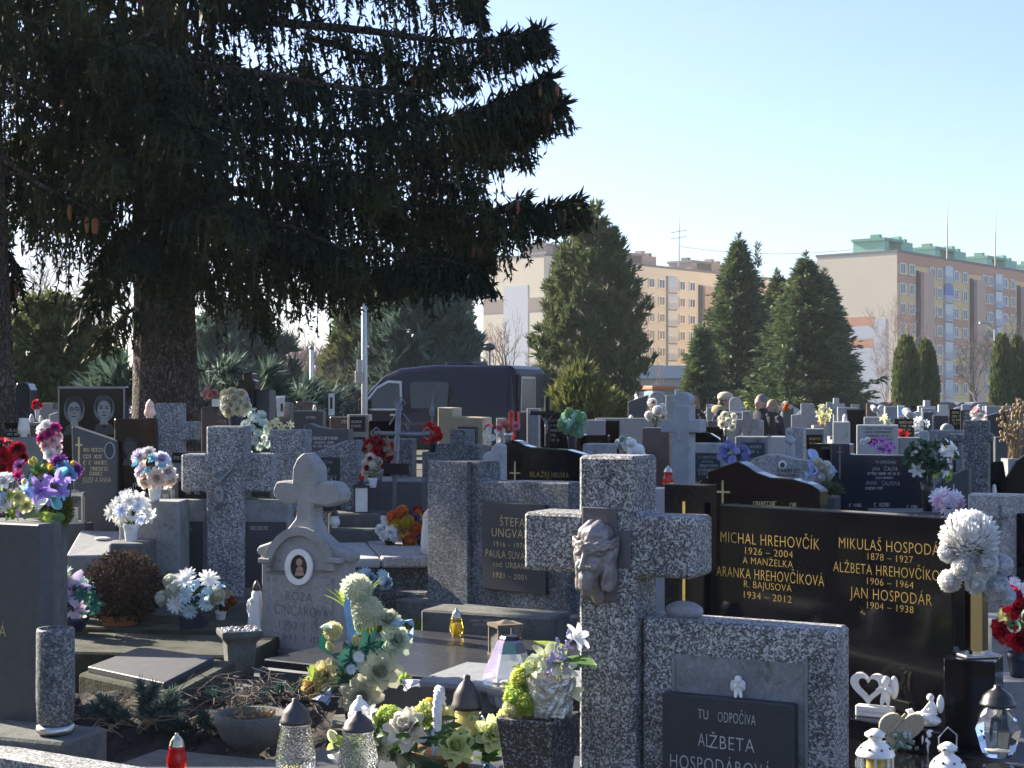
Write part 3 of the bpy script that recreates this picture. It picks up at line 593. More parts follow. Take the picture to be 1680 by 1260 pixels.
# ---------------------------------------------------------------- the big hanging spruce
def hang_spruce(label, px, Y, r0, limbs, seed, ztop, extra, dens, lean=(0, 0), reach=4.0, zmin=3.4):
    rg = rng_(seed); rr = random.Random(seed); b = at(px, HY, Y)
    T = thing('big_spruce', label, 'tree', (b.x, Y, 0)); tp = []; tr = []
    for i in range(15):
        t = i / 14; z = ztop * t; tp.append((lean[0] * z, lean[1] * z, z)); tr.append(r0 * (1 - t) ** .75 + .03 + (r0 * .42 if i == 0 else r0 * .12 if i == 1 else 0))
    mb = MB().tube(tp, tr, 18); q = []
    for (vx, vy, vz) in mb.v:
        a = math.atan2(vy, vx); k = 1 + .05 * math.sin(a * 5 + vz) + .03 * math.sin(a * 9 - vz * 2); q.append((vx * k, vy * k, vz))
    mb.v = q; mb.build('trunk', M['bark'], T, True)
    C = []; D = []; L = []; Wd = []; allL = []
    for lb in limbs:                             # given in photo pixels plus depth offset of the tip
        pts = lb[0]; dy = lb[1]; n = len(pts); w = []
        for i, (x, y) in enumerate(pts):
            yy = Y + dy * i / (n - 1); p = at(x, y, yy); w.append(np.array([p.x - b.x, yy - Y, p.z]))
        allL.append((w, lb[2] if len(lb) > 2 else 1.0, lb[3] if len(lb) > 3 else 1.0))
    for i in range(extra):
        z = zmin + (ztop - zmin) * ((i + rg.random()) / extra) ** 1.0; t = max(0, (z - zmin) / (ztop - zmin)); az = i * 2.39996 + rg.normal() * .2; ln = (reach * (1 - t) ** .8 * rg.uniform(.75, 1.1) + .3) * (1 - .55 * max(0, math.cos(az)) * (z < 7.5))
        d = np.array([math.cos(az), math.sin(az), 0]); dr = -.10 - .12 * (1 - t)
        w = [np.array([0, 0, z]) + d * ln * s + np.array([0, 0, ln * (dr * math.sin(s * 2.3) + .12 * s ** 3)]) for s in (0, .25, .5, .75, 1)]
        allL.append((w, .8 if z < 6.5 else .75, 1.0 if z < 6.2 else .4))
    lim = MB()
    for (w, hang, de) in allL:
        w = np.array(w); n = len(w); ts = np.linspace(0, n - 1, 7 * (n - 1) + 1); P = np.stack([np.interp(ts, np.arange(n), w[:, k]) for k in range(3)], 1)
        for _ in range(3): P[1:-1] = (P[:-2] + 2 * P[1:-1] + P[2:]) / 4
        ln = np.linalg.norm(np.diff(P, axis=0), axis=1).sum(); R0 = .018 + .011 * ln
        lim.tube([tuple(p) for p in P], [R0 * (1 - .85 * i / (len(P) - 1)) for i in range(len(P))], 5, False)
        ns = int(ln * 72 * dens * de)
        for k in range(ns):
            s = rg.uniform(.12, 1) ** .8; f = s * (len(P) - 1); i0 = min(int(f), len(P) - 2); p = P[i0] + (P[i0 + 1] - P[i0]) * (f - i0); tn = P[i0 + 1] - P[i0]; tn = tn / np.linalg.norm(tn)
            side = np.cross(tn, [0, 0, 1]); sn = np.linalg.norm(side); side = side / sn if sn > .1 else np.array([1, 0, 0])
            off = rg.normal() * .26 * (1.15 - s) * min(1.6, ln / 2.2); hl = hang * (.18 + .82 * rg.random() ** 2.0) * (.12 + .88 * math.sin(min(1, (1.01 - s) * 1.35) * 1.5708)) * min(1.15, .4 + ln * .25)
            seg = max(2, int(hl / .10)); cur = p + side * off + np.array([0, 0, -abs(off) * .25]); dn = np.array([tn[0] * .25 + rg.normal() * .12, tn[1] * .25 + rg.normal() * .12, -1.0]) + side * (np.sign(off) * .25)
            if s > .82: dn = dn + tn * .9 * (s - .6)
            big = 1.0 if de > .7 else 1.9
            for j in range(seg):
                dn = dn * .8 + np.array([rg.normal() * .1, rg.normal() * .1, -.28]); u = dn / np.linalg.norm(dn); l = .12 * big * rg.uniform(.9, 1.35)
                C.append(cur); D.append(u); L.append(l * 1.15); Wd.append(.036 * big * (1 - .4 * j / seg))
                for _ in range(6):
                    C.append(cur + u * l * rg.random()); D.append(u * .75 + rg.normal(size=3) * .55); L.append(rg.uniform(.045, .09) * big); Wd.append(.024 * big)
                cur = cur + u * l
        # needles on the upper side and the tips of the limb
        m = int(ln * 70 * de); s = rg.random(m) ** .7 * (len(P) - 1.001); i0 = s.astype(int); p = P[i0] + (P[i0 + 1] - P[i0]) * (s - i0)[:, None]
        C += list(p); D += list(unit(P[np.minimum(i0 + 1, len(P) - 1)] - P[i0]) * .7 + rg.normal(size=(m, 3)) * .6); L += list(rg.uniform(.07, .2, m)); Wd += list(np.full(m, .035))
    cm = MB().lathe([(.002, -.14), (.014, -.12), (.02, -.07), (.018, -.02), (.004, 0)], 8).mesh('cone'); cm.materials.append(M['terra'])
    for i in range(14):
        w = allL[i % min(9, len(limbs))][0]; f = rg.uniform(.55, .97) * (len(w) - 1); i0 = min(int(f), len(w) - 2); p = w[i0] + (w[i0 + 1] - w[i0]) * (f - i0); link('cone', cm, T, None, tuple(p + np.array([rg.normal() * .06, -.12, -.06])))
    lim.build('limb', M['bark'], T, True)
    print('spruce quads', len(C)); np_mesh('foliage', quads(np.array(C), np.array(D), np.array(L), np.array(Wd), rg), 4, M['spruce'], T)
    return T
limbs = [
 ([(262, 185), (400, 205), (560, 222), (690, 206), (800, 176), (862, 150), (905, 125)], -.6, .85, 2.1),
 ([(690, 206), (780, 190), (860, 182), (926, 170)], -.5, .4, 1.7),
 ([(600, 215), (700, 240), (800, 225), (868, 235)], .5, .6, 1.8),
 ([(262, 300), (420, 318), (560, 326), (680, 336), (780, 346), (870, 345), (955, 328)], .3, .72, 2.3),
 ([(560, 326), (680, 365), (760, 390), (800, 400)], .2, .6, 1.9),
 ([(830, 345), (850, 325), (868, 318)], .3, .25),
 ([(640, 290), (720, 300), (790, 300)], -.8, .35),
 ([(262, 20), (430, 35), (600, 50), (740, 70), (830, 62), (893, 48)], -.4, .6, 1.3),
 ([(500, 60), (620, 95), (700, 115), (770, 112)], .8, .55, 1.2),
 ([(262, -60), (500, -50), (680, -30), (760, -20), (790, 10)], 0, .6),
 ([(262, -130), (480, -130), (620, -120), (690, -100)], .4, 1.0),
 ([(270, 390), (420, 432), (540, 448), (600, 456), (660, 440)], .9, .55, 1.3),
 ([(262, 345), (450, 390), (600, 415), (720, 425), (790, 440)], -1.0, .5, 1.6),
 ([(262, 250), (420, 262), (560, 280), (640, 300)], -1.4, 1.0, 1.3),
 ([(262, 330), (380, 345), (480, 372), (590, 420)], -1.8, .8, 1.3),
 ([(262, 100), (420, 120), (600, 150), (700, 155)], -1.6, 1.3),
 ([(250, 160), (150, 190), (40, 240), (-70, 255)], -.5, 1.2),
 ([(250, 330), (170, 318), (90, 300), (0, 330), (-80, 345)], .4, 1.0),
 ([(250, 265), (170, 285), (60, 290), (-60, 280)], -1.5, 1.1),
 ([(255, 60), (120, 70), (0, 65), (-90, 80)], .5, 1.2),
 ([(255, 0), (120, -10), (0, -20), (-90, 0)], -.5, 1.2),
 ([(250, 385), (200, 385), (165, 420), (150, 470)], .5, .45, .6),
 ([(250, 480), (215, 510), (185, 535), (160, 548)], -.5, .3, .8),
 ([(250, 215), (150, 240), (70, 225), (30, 215)], -.9, .7),
 ([(270, 120), (300, 150), (290, 190), (330, 215)], -3.0, 1.0, 1.5),
 ([(270, 200), (240, 225), (200, 250), (170, 262)], -2.8, .9, 1.4),
 ([(275, 280), (320, 310), (350, 330), (400, 350)], -2.9, 1.0, 1.5),
 ([(275, 330), (255, 355), (240, 385), (225, 400)], -2.4, .7, 1.4),
 ([(270, 40), (240, 60), (210, 75), (190, 80)], -3.0, 1.0, 1.5),
 ([(290, 400), (350, 420), (420, 470), (430, 520)], -.6, .6),
 ([(290, 410), (330, 440), (350, 480)], .7, .7),
]
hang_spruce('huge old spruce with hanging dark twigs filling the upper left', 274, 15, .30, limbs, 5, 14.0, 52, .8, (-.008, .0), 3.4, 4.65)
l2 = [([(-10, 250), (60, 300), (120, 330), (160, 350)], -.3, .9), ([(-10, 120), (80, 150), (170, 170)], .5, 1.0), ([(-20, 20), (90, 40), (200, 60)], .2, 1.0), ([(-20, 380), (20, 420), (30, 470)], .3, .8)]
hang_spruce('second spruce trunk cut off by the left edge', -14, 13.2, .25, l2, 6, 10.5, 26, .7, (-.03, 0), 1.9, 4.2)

# trees standing behind the photographer, seen as reflections in the polished stones
for i, (x_, y_, yt, w_) in enumerate([(-12.5, 2.6, 0, 0), (-17, 5.2, 0, 0), (-20, .5, 0, 0), (-14, -2.5, 0, 0), (9, -31, 0, 0)]):
    px_ = 840 + x_ / 16 * FX; o = sprays('evergreen tree behind the photographer, number %d along the row' % (i + 1), 'conifer_tree', px_, 16, 655 - (7.5 + (i * 1.7) % 3) / 16 * FX, 4.6 / 16 * FX, 180 + i, 'thuja', EGG, 3000, (.5, 1.0), (.15, .3), 8, .2, .8, 0, .2, group='evergreens behind the camera'); o.location = (x_, y_, 0); o['label'] = 'evergreen behind the photographer mirrored in the polished stones'
# ================================================================ kit: flowers, lanterns, figures
FM = {}
def pet(mb, az, tilt, L, W, curl=0, cup=.12, r0=0, z0=0, rows=4, prof=None, tw=0):
    ca, sa = math.cos(az), math.sin(az); x = r0; z = z0; th = tilt; vs = []; fs = []
    for i in range(rows + 1):
        t = i / rows; w = W * .5 * (prof(t) if prof else math.sin(math.pi * (.12 + .8 * t)) ** .7); rise = cup * W * (1 - .3 * t)
        nx, nz = -math.sin(th), math.cos(th)
        for s in (-1, 0, 1):
            X = x + nx * rise * abs(s); Z = z + nz * rise * abs(s) + tw * s * w; yy = s * w
            vs.append((X * ca - yy * sa, X * sa + yy * ca, Z))
        x += math.cos(th) * L / rows; z += math.sin(th) * L / rows; th += curl / rows
    for i in range(rows):
        for c in range(2): a = i * 3 + c; fs.append((a, a + 1, a + 4, a + 3))
    mb.add(vs, fs)
def mkflowers():
    r = random.Random(3); D = rad
    mb = MB()
    for ring, (n, t, L, W, cu, z) in enumerate([(3, 96, .46, .36, .5, .10), (4, 92, .52, .44, .4, .06), (5, 86, .62, .5, .25, 0), (6, 78, .72, .56, -.1, -.06), (6, 66, .82, .6, -.55, -.12), (7, 50, .9, .64, -.9, -.2), (7, 28, .95, .66, -.7, -.26)]):
        for i in range(n): pet(mb, 6.283 * i / n + ring * .7 + r.uniform(-.1, .1), D(t), L, W, cu, .22, .03 + .02 * ring, z, 4, tw=r.uniform(-.15, .15))
    FM['rose'] = mb
    mb = MB()
    for i in range(280):
        th = math.acos(1 - 1.5 * (i + .5) / 280); az = i * 2.39996; q = 1.5708 - th; pet(mb, az, q, .55 + r.uniform(-.08, .06), .21, 1.3 + r.uniform(-.4, .4), .35, .4 * math.cos(q), .4 * math.sin(q) - .1, 3)
    mb.ball((0, 0, -.1), .42, 12, 8); FM['mum'] = mb
    mb = MB()
    for i in range(150):
        z = 1 - 2 * (i + .5) / 150; az = i * 2.39996; t = math.asin(z); pet(mb, az, t, .3 + r.uniform(-.05, .05), .16, .5, .2, .7 * math.cos(t), .7 * math.sin(t), 2)
    mb.ball((0, 0, 0), .72, 12, 8); FM['ball'] = mb
    mb = MB()
    for i in range(18): pet(mb, 6.283 * i / 18, D(18 + 14 * (i % 2)), 1, .3, -.35, .1, .08, 0, 3)
    mb.ball((0, 0, .08), .2, 8, 5, (1, 1, .5)); FM['daisy'] = mb
    mb = MB()
    for i in range(6): pet(mb, 6.283 * i / 6 + (.1 if i % 2 else 0), D(58), 1.15, .5, -1.5, .16, .04, -.3, 5, tw=.05)
    for i in range(5): mb.tube([(0, 0, -.2), (.15 * math.cos(i * 1.26), .15 * math.sin(i * 1.26), .45)], .025, 4)
    FM['lily'] = mb
    mb = MB(); vs = []; fs = []; n = 14; rows = 6
    for i in range(rows + 1):
        t = i / rows
        for k in range(n + 1):
            a = 6.283 * k / n; rr = .10 + .42 * t ** 1.8 * (1 + .4 * math.cos(a)); vs.append((rr * math.cos(a), rr * math.sin(a) * .8, -.6 + 1.0 * t + .5 * t ** 3 * math.cos(a) + .05 * math.sin(a * 4) * t))
    for i in range(rows):
        for k in range(n): a = i * (n + 1) + k; fs.append((a, a + 1, a + n + 2, a + n + 1))
    mb.add(vs, fs); mb.tube([(0, 0, -.3), (0.05, 0, .3)], [.09, .05], 6); FM['calla'] = mb
    mb = MB()
    for i in range(5): pet(mb, 6.283 * i / 5, D(84), 1.05, .72, .35, .25, .1, -.5, 4)
    FM['bud'] = mb
    mb = MB(); pr = lambda t: max(.02, math.sin(math.pi * min(1, t * .97 + .03)) ** .8)
    for i in range(7): pet(mb, 6.283 * i / 7 + r.uniform(-.2, .2), D(15 + 25 * r.random()), 1.0, .42, -.5, .15, 0, 0, 4, pr)
    FM['star'] = mb
    mb = MB(); pet(mb, 0, D(20), 1.0, .42, -.6, .18, 0, 0, 7, pr); FM['leaf'] = mb
    mb = MB()
    for i in range(9): pet(mb, i * 2.4, D(25 + 50 * r.random()), .6 + .4 * r.random(), .34, -.7, .15, 0, -.1, 4, pr)
    FM['tuft'] = mb
    mb = MB()
    for i in range(7): q = D(60 + 25 * r.random()); pet(mb, i * .9, q, 1.1, .12, -.5 - .4 * r.random(), .2, 0, -.2, 6, pr)
    FM['blades'] = mb
    for k in list(FM):
        me = FM[k].mesh('bloom_' + k); me.materials.append(M['white']); me.polygons.foreach_set('use_smooth', [True] * len(me.polygons)); FM[k] = me
mkflowers()
def bloom(T, typ, mat, loc, r, d=(0, -1, .5), name=None, spin=None, label=None):
    o = link(name or {'leaf': 'leaf', 'tuft': 'leaf_tuft', 'blades': 'grass_blades'}.get(typ, 'flower'), FM[typ], T, label, loc)
    o.material_slots[0].link = 'OBJECT'; o.material_slots[0].material = petal(mat) if isinstance(mat, tuple) else M[mat]
    q = Vector(d).to_track_quat('Z', 'Y'); a = RND.uniform(0, 6.28) if spin is None else spin
    o.rotation_euler = (q @ Matrix.Rotation(a, 3, 'Z').to_quaternion()).to_euler(); o.scale = (r, r, r); return o
CREAM = (.75, .70, .48); WHT = (.93, .93, .91); PINK = (.75, .28, .38); LPINK = (.85, .6, .62); RED = (.55, .015, .03); LIL = (.42, .28, .72); YEL = (.80, .62, .10); ORG = (.85, .28, .08); BLU = (.28, .48, .80); LBLU = (.48, .68, .85)
TEAL = (.25, .62, .62); MAG = (.55, .05, .25); PALEY = (.82, .80, .45); LIME = (.55, .68, .18); MINT = (.42, .72, .55); PEACH = (.85, .72, .62); PURP = (.25, .07, .30); DKRED = (.28, .015, .03)
def vase_shape(T, kind, r, h, mat, name='vase'):
    if kind == 'cup': MB().lathe([(r * .6, 0), (r * .72, h * .3), (r * .85, h * .7), (r, h), (r * .85, h), (r * .6, h * .2)], 18).build(name, mat, T, True)
    elif kind == 'urn': MB().lathe([(r * .7, 0), (r * .7, h * .06), (r * .3, h * .14), (r * .8, h * .4), (r, h * .65), (r * .75, h * .9), (r * .95, h), (r * .6, h * .96)], 18).build(name, mat, T, True)
    elif kind == 'pot': MB().lathe([(r * .68, 0), (r * .88, h * .78), (r * .99, h * .79), (r, h), (r * .85, h), (r * .8, h * .85)], 20).build(name, mat, T, False)
    elif kind == 'hex': MB().lathe([(r * 1.3, 0), (r * 1.3, h * .03), (r * .7, h * .05), (r * .7, h * .09), (r, h * .1), (r, h), (r * .8, h), (r * .8, h * .5)], 6).build(name, mat, T)
    elif kind == 'box': MB().box(-r, r, -r, r, 0, h).build(name, mat, T, False, .004)
def bunch(label, px, yc, wpx, hpx, Y, ybase, items, seed, vase=None, leaf='leafd', nleaf=26, name='flower_bouquet', cat='bouquet', leafr=None, group=None, facing=(0, -1, .35)):
    """items: (type, colour, count, radius px). The bunch is an ellipsoid wpx x hpx around (px, yc); it stands at ybase."""
    r = random.Random(seed); k = Y / FX; b = at(px, ybase, Y); T = thing(name, label, cat, b, 0, group)
    cz = (ybase - yc) * k; rx = wpx * k / 2; rz = hpx * k / 2; ry = min(rx, rz * 1.2)
    if vase: vase_shape(T, vase[0], vase[1] * k, vase[2] * k, M[vase[3]], vase[4] if len(vase) > 4 else 'vase')
    tot = sum(i[2] for i in items); j = 0
    order = [i for i in items for _ in range(i[2])]; r.shuffle(order)
    for (typ, col, _, rp) in order:
        z = 1 - 1.75 * (j + .5) / tot; a = -math.pi / 2 + ((j * 2.39996) % 6.283 - math.pi) * .62; q = math.sqrt(max(0, 1 - z * z)); j += 1
        d = Vector((q * math.cos(a), q * math.sin(a), z)); p = Vector((d.x * rx, d.y * ry, d.z * rz)) * r.uniform(.62, 1.05) + Vector((0, 0, cz))
        bloom(T, typ, col, p, rp * k * r.uniform(.85, 1.15), d + Vector(facing) * .7)
    if nleaf:
        mb = MB(); lr = (leafr or max(5, min(wpx, hpx) * .2)) * k; src = FM['tuft' if nleaf > 12 else 'leaf']; sv_ = [v.co.copy() for v in src.vertices]; sf = [tuple(p.vertices) for p in src.polygons]
        for i in range(nleaf):
            d = Vector((r.gauss(0, 1), r.gauss(0, 1), r.gauss(-.1, .8))).normalized(); p = Vector((d.x * rx * .7, d.y * ry * .7, cz + d.z * rz * .72)); m = Matrix.Translation(p) @ (d + Vector((0, 0, .2))).to_track_quat('Z', 'Y').to_matrix().to_4x4() @ Matrix.Scale(lr * r.uniform(.6, 1.2), 4)
            mb.add(sv_, sf, m)
        mb.build('foliage', M[leaf], T, True)
    if vase or cz > rz:
        mb = MB(); z0 = vase[2] * k * .6 if vase else 0
        for i in range(6): mb.tube([(r.uniform(-.1, .1) * rx, r.uniform(-.1, .1) * rx, z0), (r.uniform(-.5, .5) * rx, r.uniform(-.5, .5) * ry, cz)], .12 * rx / 3, 4)
        mb.build('stems', M[leaf], T)
    return T
def lantern(label, px, yt, yb, wpx, Y, kind='glass', cap='dkmetal', capf=.28, flame='waxy', group=None, n=20, fill=.45):
    k = Y / FX; T = thing('grave_lantern', label, 'grave lantern', at(px, yb, Y), 0, group); h = (yb - yt) * k; r = wpx * k / 2; g = {'glass': 'glass', 'cut': 'cut', 'red': 'redg', 'yellow': 'yelg', 'white': 'frost', 'pink': 'pink', 'poly': 'glass'}[kind]; z1 = h * (1 - capf)
    if kind == 'poly':
        MB().lathe([(r * .62, 0), (r * .7, z1 * .05), (r, z1 * .55), (r * .62, z1 * .97), (r * .5, z1)], 7).build('glass_body', M[g], T)
    else:
        MB().lathe([(r * .62, 0), (r * .66, h * .03), (r * .5, h * .07), (r * .95, h * .16), (r, h * .3), (r * .88, z1 * .7), (r * .74, z1 * .93), (r * .8, z1), (r * .5, z1)], n).build('glass_body', M[g], T, True)
    c = h - z1; cr_ = r * .8
    MB().lathe([(cr_ * .98, z1 + .002), (cr_, z1 + c * .12), (cr_ * .9, z1 + c * .2), (cr_ * .82, z1 + c * .45), (cr_ * .5, z1 + c * .7), (cr_ * .22, z1 + c * .85), (cr_ * .22, z1 + c * .97), (cr_ * .1, h)], n).build('cap', M[cap], T, True)
    if kind in ('glass', 'cut', 'poly', 'yellow', 'red') and flame: MB().lathe([(r * .42, h * .09), (r * .42, h * fill), (r * .05, h * fill + .004)], 12).build('candle', M[flame], T, True)
    return T
def boxlantern(label, px, yt, yb, wpx, Y, mat, rz=0, pane='glass', group=None, roof=True):
    k = Y / FX; T = thing('box_lantern', label, 'grave lantern', at(px, yb, Y), rz, group); h = (yb - yt) * k; r = wpx * k / 2; p = r * .14
    b = MB().box(-r, r, -r, r, 0, h * .06); b.box(-r, r, -r, r, h * .9, h)
    for sx in (-1, 1):
        for sy in (-1, 1): b.box(*sorted((sx * r * .94, sx * (r * .94 - p))), *sorted((sy * r * .94, sy * (r * .94 - p))), h * .0601, h * .8999)
    b.build('frame', M[mat], T)
    if roof: MB().lathe([(r * .9, h), (r * .3, h * 1.08), (r * .12, h * 1.1)], 4).build('lid', M[mat], T)
    g = MB(); q = r * .86
    for (a, b2, c, d) in ((-q + p, q - p, -q, -q + .003), (-q + p, q - p, q - .003, q), (-q, -q + .003, -q + p, q - p), (q - .003, q, -q + p, q - p)): g.box(a, b2, c, d, h * .065, h * .895)
    g.build('panes', M[pane], T); MB().lathe([(r * .4, h * .061), (r * .4, h * .5), (r * .05, h * .51)], 12).build('candle', M['wax'], T, True)
    return T
def corpus(T, fr, px, yt, yb, mat, name='crucified_figure', y=-.02):
    u, zt = fr.p(px, yt); zb = fr.p(px, yb)[1]; H = zt - zb; c = lambda x, yy, z: (u + x * H, y + yy * H, zb + z * H); m = MB()
    m.ball(c(-.06, -.07, .80), .065 * H, 10, 8, (.85, .95, 1.15)); m.caps([(c(-.03, -.04, .73), .035 * H), (c(0, -.02, .67), .07 * H)])
    m.caps([(c(-.05, -.02, .68), .055 * H), (c(.05, -.02, .68), .055 * H)]); m.caps([(c(0, -.03, .64), .095 * H), (c(.01, -.02, .54), .07 * H), (c(.02, -.03, .46), .085 * H)])
    m.caps([(c(-.09, -.01, .71), .036 * H), (c(-.2, 0, .86), .032 * H), (c(-.31, 0, .99), .026 * H)]); m.caps([(c(.09, -.01, .71), .036 * H), (c(.22, 0, .83), .032 * H), (c(.33, 0, .99), .026 * H)])
    for s in (-1, 1): m.caps([(c(.02 + .05 * s, -.03, .44), .06 * H), (c(.05 + .03 * s, -.08, .25), .043 * H), (c(.02 + .02 * s, -.03, .08), .028 * H), (c(.02 + .02 * s, -.06, 0.02), .022 * H)])
    return fuse(m, max(.003, H * .012), name, M[mat], T, 1)
def cherub(label, px, yt, yb, Y, pose, mat='porc', seat=0, rz=0, name='angel_figurine', sub=None):
    k = Y / FX; H = (yb - yt) * k; T = sub or thing(name, label, 'figurine', at(px, yb, Y), rz); m = MB(); c = lambda x, y, z: (x * H, y * H, z * H)
    m.ball(c(0, -.02, .80), .17 * H, 12, 10, (.95, .95, 1.05)); m.ball(c(0, .01, .85), .17 * H, 10, 8, (1.05, 1, .9), None, .12); m.ball(c(0, -.19, .78), .03 * H, 6, 5)
    m.caps([(c(0, 0, .64), .1 * H), (c(0, .02, .5), .15 * H), (c(0, .03, .34), .17 * H)])
    if pose == 'sit':
        for s in (-1, 1): m.caps([(c(.1 * s, 0, .28), .1 * H), (c(.16 * s, -.25, .3), .075 * H), (c(.15 * s, -.32, .06), .05 * H), (c(.15 * s, -.4, .03), .045 * H)]); m.caps([(c(.15 * s, 0, .6), .06 * H), (c(.22 * s, -.14, .48), .05 * H), (c(.05 * s, -.22, .62 if s < 0 else .5), .04 * H)])
    elif pose == 'kneel':
        for s in (-1, 1): m.caps([(c(.1 * s, .02, .28), .1 * H), (c(.12 * s, -.16, .08), .08 * H), (c(.12 * s, .2, .05), .05 * H)]); m.caps([(c(.15 * s, 0, .6), .055 * H), (c(.16 * s, -.14, .48), .05 * H), (c(.02 * s, -.2, .62), .04 * H)])
    else:
        for s in (-1, 1): m.caps([(c(.08 * s, 0, .28), .09 * H), (c(.09 * s, -.03, .14), .065 * H), (c(.09 * s, 0, .03), .05 * H), (c(.1 * s, -.07, .02), .04 * H)]); m.caps([(c(.15 * s, 0, .6), .055 * H), (c(.2 * s, -.08, .5), .048 * H), (c(.07 * s, -.17, .45), .04 * H)])
    b = fuse(m, max(.0022, H * .03), 'body', M[mat], T, 2)
    w = MB()
    for s in (-1, 1): w.ball(c(.2 * s, .13, .55), .2 * H, 10, 8, (.75, .22, 1.15)); w.ball(c(.26 * s, .15, .42), .13 * H, 8, 6, (.6, .2, 1.2))
    w.build('wings', M[mat], T, True); return T

# ================================================================ people at the far graves
def person(label, px, ytop, Y, rz, skin, coat, hairc, hat=None, lean=0, hairlen=.05, seed=0, bulk=1.0, head=1.0):
    zt = CH - (ytop - HY) / FX * Y; s = zt / 1.74; b = at(px, HY, Y); T = thing('person', label, 'person', (b.x, Y, 0), rz); m = MB(); c = lambda x, y, z: (x * s, (y - lean * max(0, z - .9)) * s, z * s)
    m.ball(c(0, -.01, 1.62), .1 * s, 14, 12, (.80, .98, 1.18)); m.ball(c(0, -.045, 1.55), .07 * s, 10, 8, (.85, .9, 1.0)); m.tube([c(0, -.1, 1.63), c(0, -.128, 1.585), c(0, -.105, 1.575)], [.012 * s, .02 * s, .014 * s], 6)
    for q in (-1, 1): m.ball(c(.082 * q, .01, 1.61), .026 * s, 8, 6, (.4, .8, 1.2)); m.ball(c(.034 * q, -.098, 1.645), .014 * s, 6, 5, (1.5, .6, .5))
    m.ball(c(0, -.105, 1.545), .018 * s, 8, 6, (1.6, .6, .5)); m.caps([(c(0, .01, 1.56), .056 * s), (c(0, .02, 1.44), .062 * s)])
    m.caps([(c(-.16, .02, 1.40), .07 * s), (c(.16, .02, 1.40), .07 * s)]); m.caps([(c(0, .02, 1.38), .13 * s), (c(0, .02, 1.15), .14 * s), (c(0, .02, .95), .15 * s)])
    for q in (-1, 1):
        m.caps([(c(.19 * q, .02, 1.4), .055 * s), (c(.235 * q, .04, 1.13), .043 * s), (c(.2 * q, -.1, .9), .032 * s), (c(.19 * q, -.14, .84), .035 * s)])
        for f in range(4): m.caps([(c(.175 * q + (f - 1.5) * .012, -.16, .82), .011 * s), (c(.17 * q + (f - 1.5) * .012, -.17, .765 + .006 * abs(f - 1)), .009 * s)], 5)
        m.caps([(c(.16 * q, -.17, .84), .011 * s), (c(.145 * q, -.19, .8), .009 * s)], 5)
        m.caps([(c(.09 * q, .02, .92), .095 * s), (c(.1 * q, .01, .5), .06 * s), (c(.1 * q, .03, .1), .045 * s), (c(.1 * q, -.1, .05), .04 * s)])
    fuse(m, .011, 'body', M_skin(skin), T, 2)
    ct = MB(); n = 18
    prof = [(.70, .235, .20), (.9, .225, .18), (1.1, .205, .165), (1.3, .225, .165), (1.42, .20, .14), (1.49, .10, .105), (1.53, .085, .095)]
    vs = []; fs = []
    for i, (z, rx, ry) in enumerate(prof):
        for j in range(n): a = 6.283 * j / n; q = 1 + .03 * math.sin(a * 5 + z * 4); vs.append(c(rx * bulk * q * math.cos(a), .02 + ry * bulk * q * math.sin(a), z))
    for i in range(len(prof) - 1):
        for j in range(n): j2 = (j + 1) % n; fs.append((i * n + j, i * n + j2, (i + 1) * n + j2, (i + 1) * n + j))
    ct.add(vs, fs); ct.build('coat', coat, T, True)
    for q in (-1, 1): MB().caps([(c(.19 * q, .02, 1.4), .082 * s), (c(.24 * q, .04, 1.13), .07 * s), (c(.2 * q, -.09, .92), .056 * s)], 10).build('sleeve', coat, T, True)
    for q in (-1, 1): MB().tube([c(.1 * q, .02, .9), c(.1 * q, .01, .5), c(.1 * q, .02, .1)], [.11 * s, .085 * s, .075 * s], 10).build('trouser_leg', M['blkp'], T, True)
    hm = MB(); hm.ball(c(0, .02, 1.66), .108 * s, 14, 10, (.86, .98, 1.0)); 
    if hairlen > .06: hm.ball(c(0, .055, 1.57), .1 * s, 12, 8, (1.0, .75, 1.1), None, .08)
    else: hm.ball(c(0, .05, 1.6), .085 * s, 10, 8, (.9, .7, 1.0))
    hm.build('hair', hairc, T, True)
    if hat: MB().lathe([(.125 * s, -.02 * s), (.135 * s, .02 * s), (.125 * s, .07 * s), (.08 * s, .105 * s), (.02, .115 * s)], 14).build('beret', hat, T, True, loc=c(0, .015, 1.66))
    return T
_sk = {}
def M_skin(c):
    if c not in _sk: _sk[c] = plain('skin_%d' % len(_sk), c, .55, var=.1)
    return _sk[c]
cdark = mottled('dark_coat_cloth', (.012, .012, .018), (.02, .02, .026), 8, .85, .3, 60); cfur = mottled('dark_fur_coat', (.014, .011, .011), (.03, .022, .02), 30, .95, .9, 120)
person('grey-haired man in a long dark coat seen in profile', 1248, 649, 25, rad(-55), (.36, .21, .16), cdark, plain('grey_hair', (.13, .12, .12), .7), None, 0, .04)
person('person in dark jacket with fair hair behind the man in dark coat', 1269, 657, 25.6, rad(-70), (.34, .21, .17), cdark, plain('fair_hair', (.25, .19, .10), .7), None, .05, .08, bulk=1.05)
t = person('ginger-haired person in dark fur-collared jacket', 1142, 652, 27, rad(-60), (.36, .22, .18), cfur, plain('ginger_hair', (.22, .115, .05), .7), None, .1, .09, bulk=1.1)
t = person('person in pale beret with mustard scarf and dark jacket', 1183, 646, 26, rad(60), (.34, .23, .2), cdark, plain('brown_hair', (.08, .06, .05), .7), plain('cream_beret', (.46, .40, .31), .85), .12, .07)
MB().lathe([(.13, 1.40), (.17, 1.45), (.15, 1.53), (.11, 1.55)], 16).build('scarf', plain('mustard_scarf', (.34, .27, .12), .9), t, True)

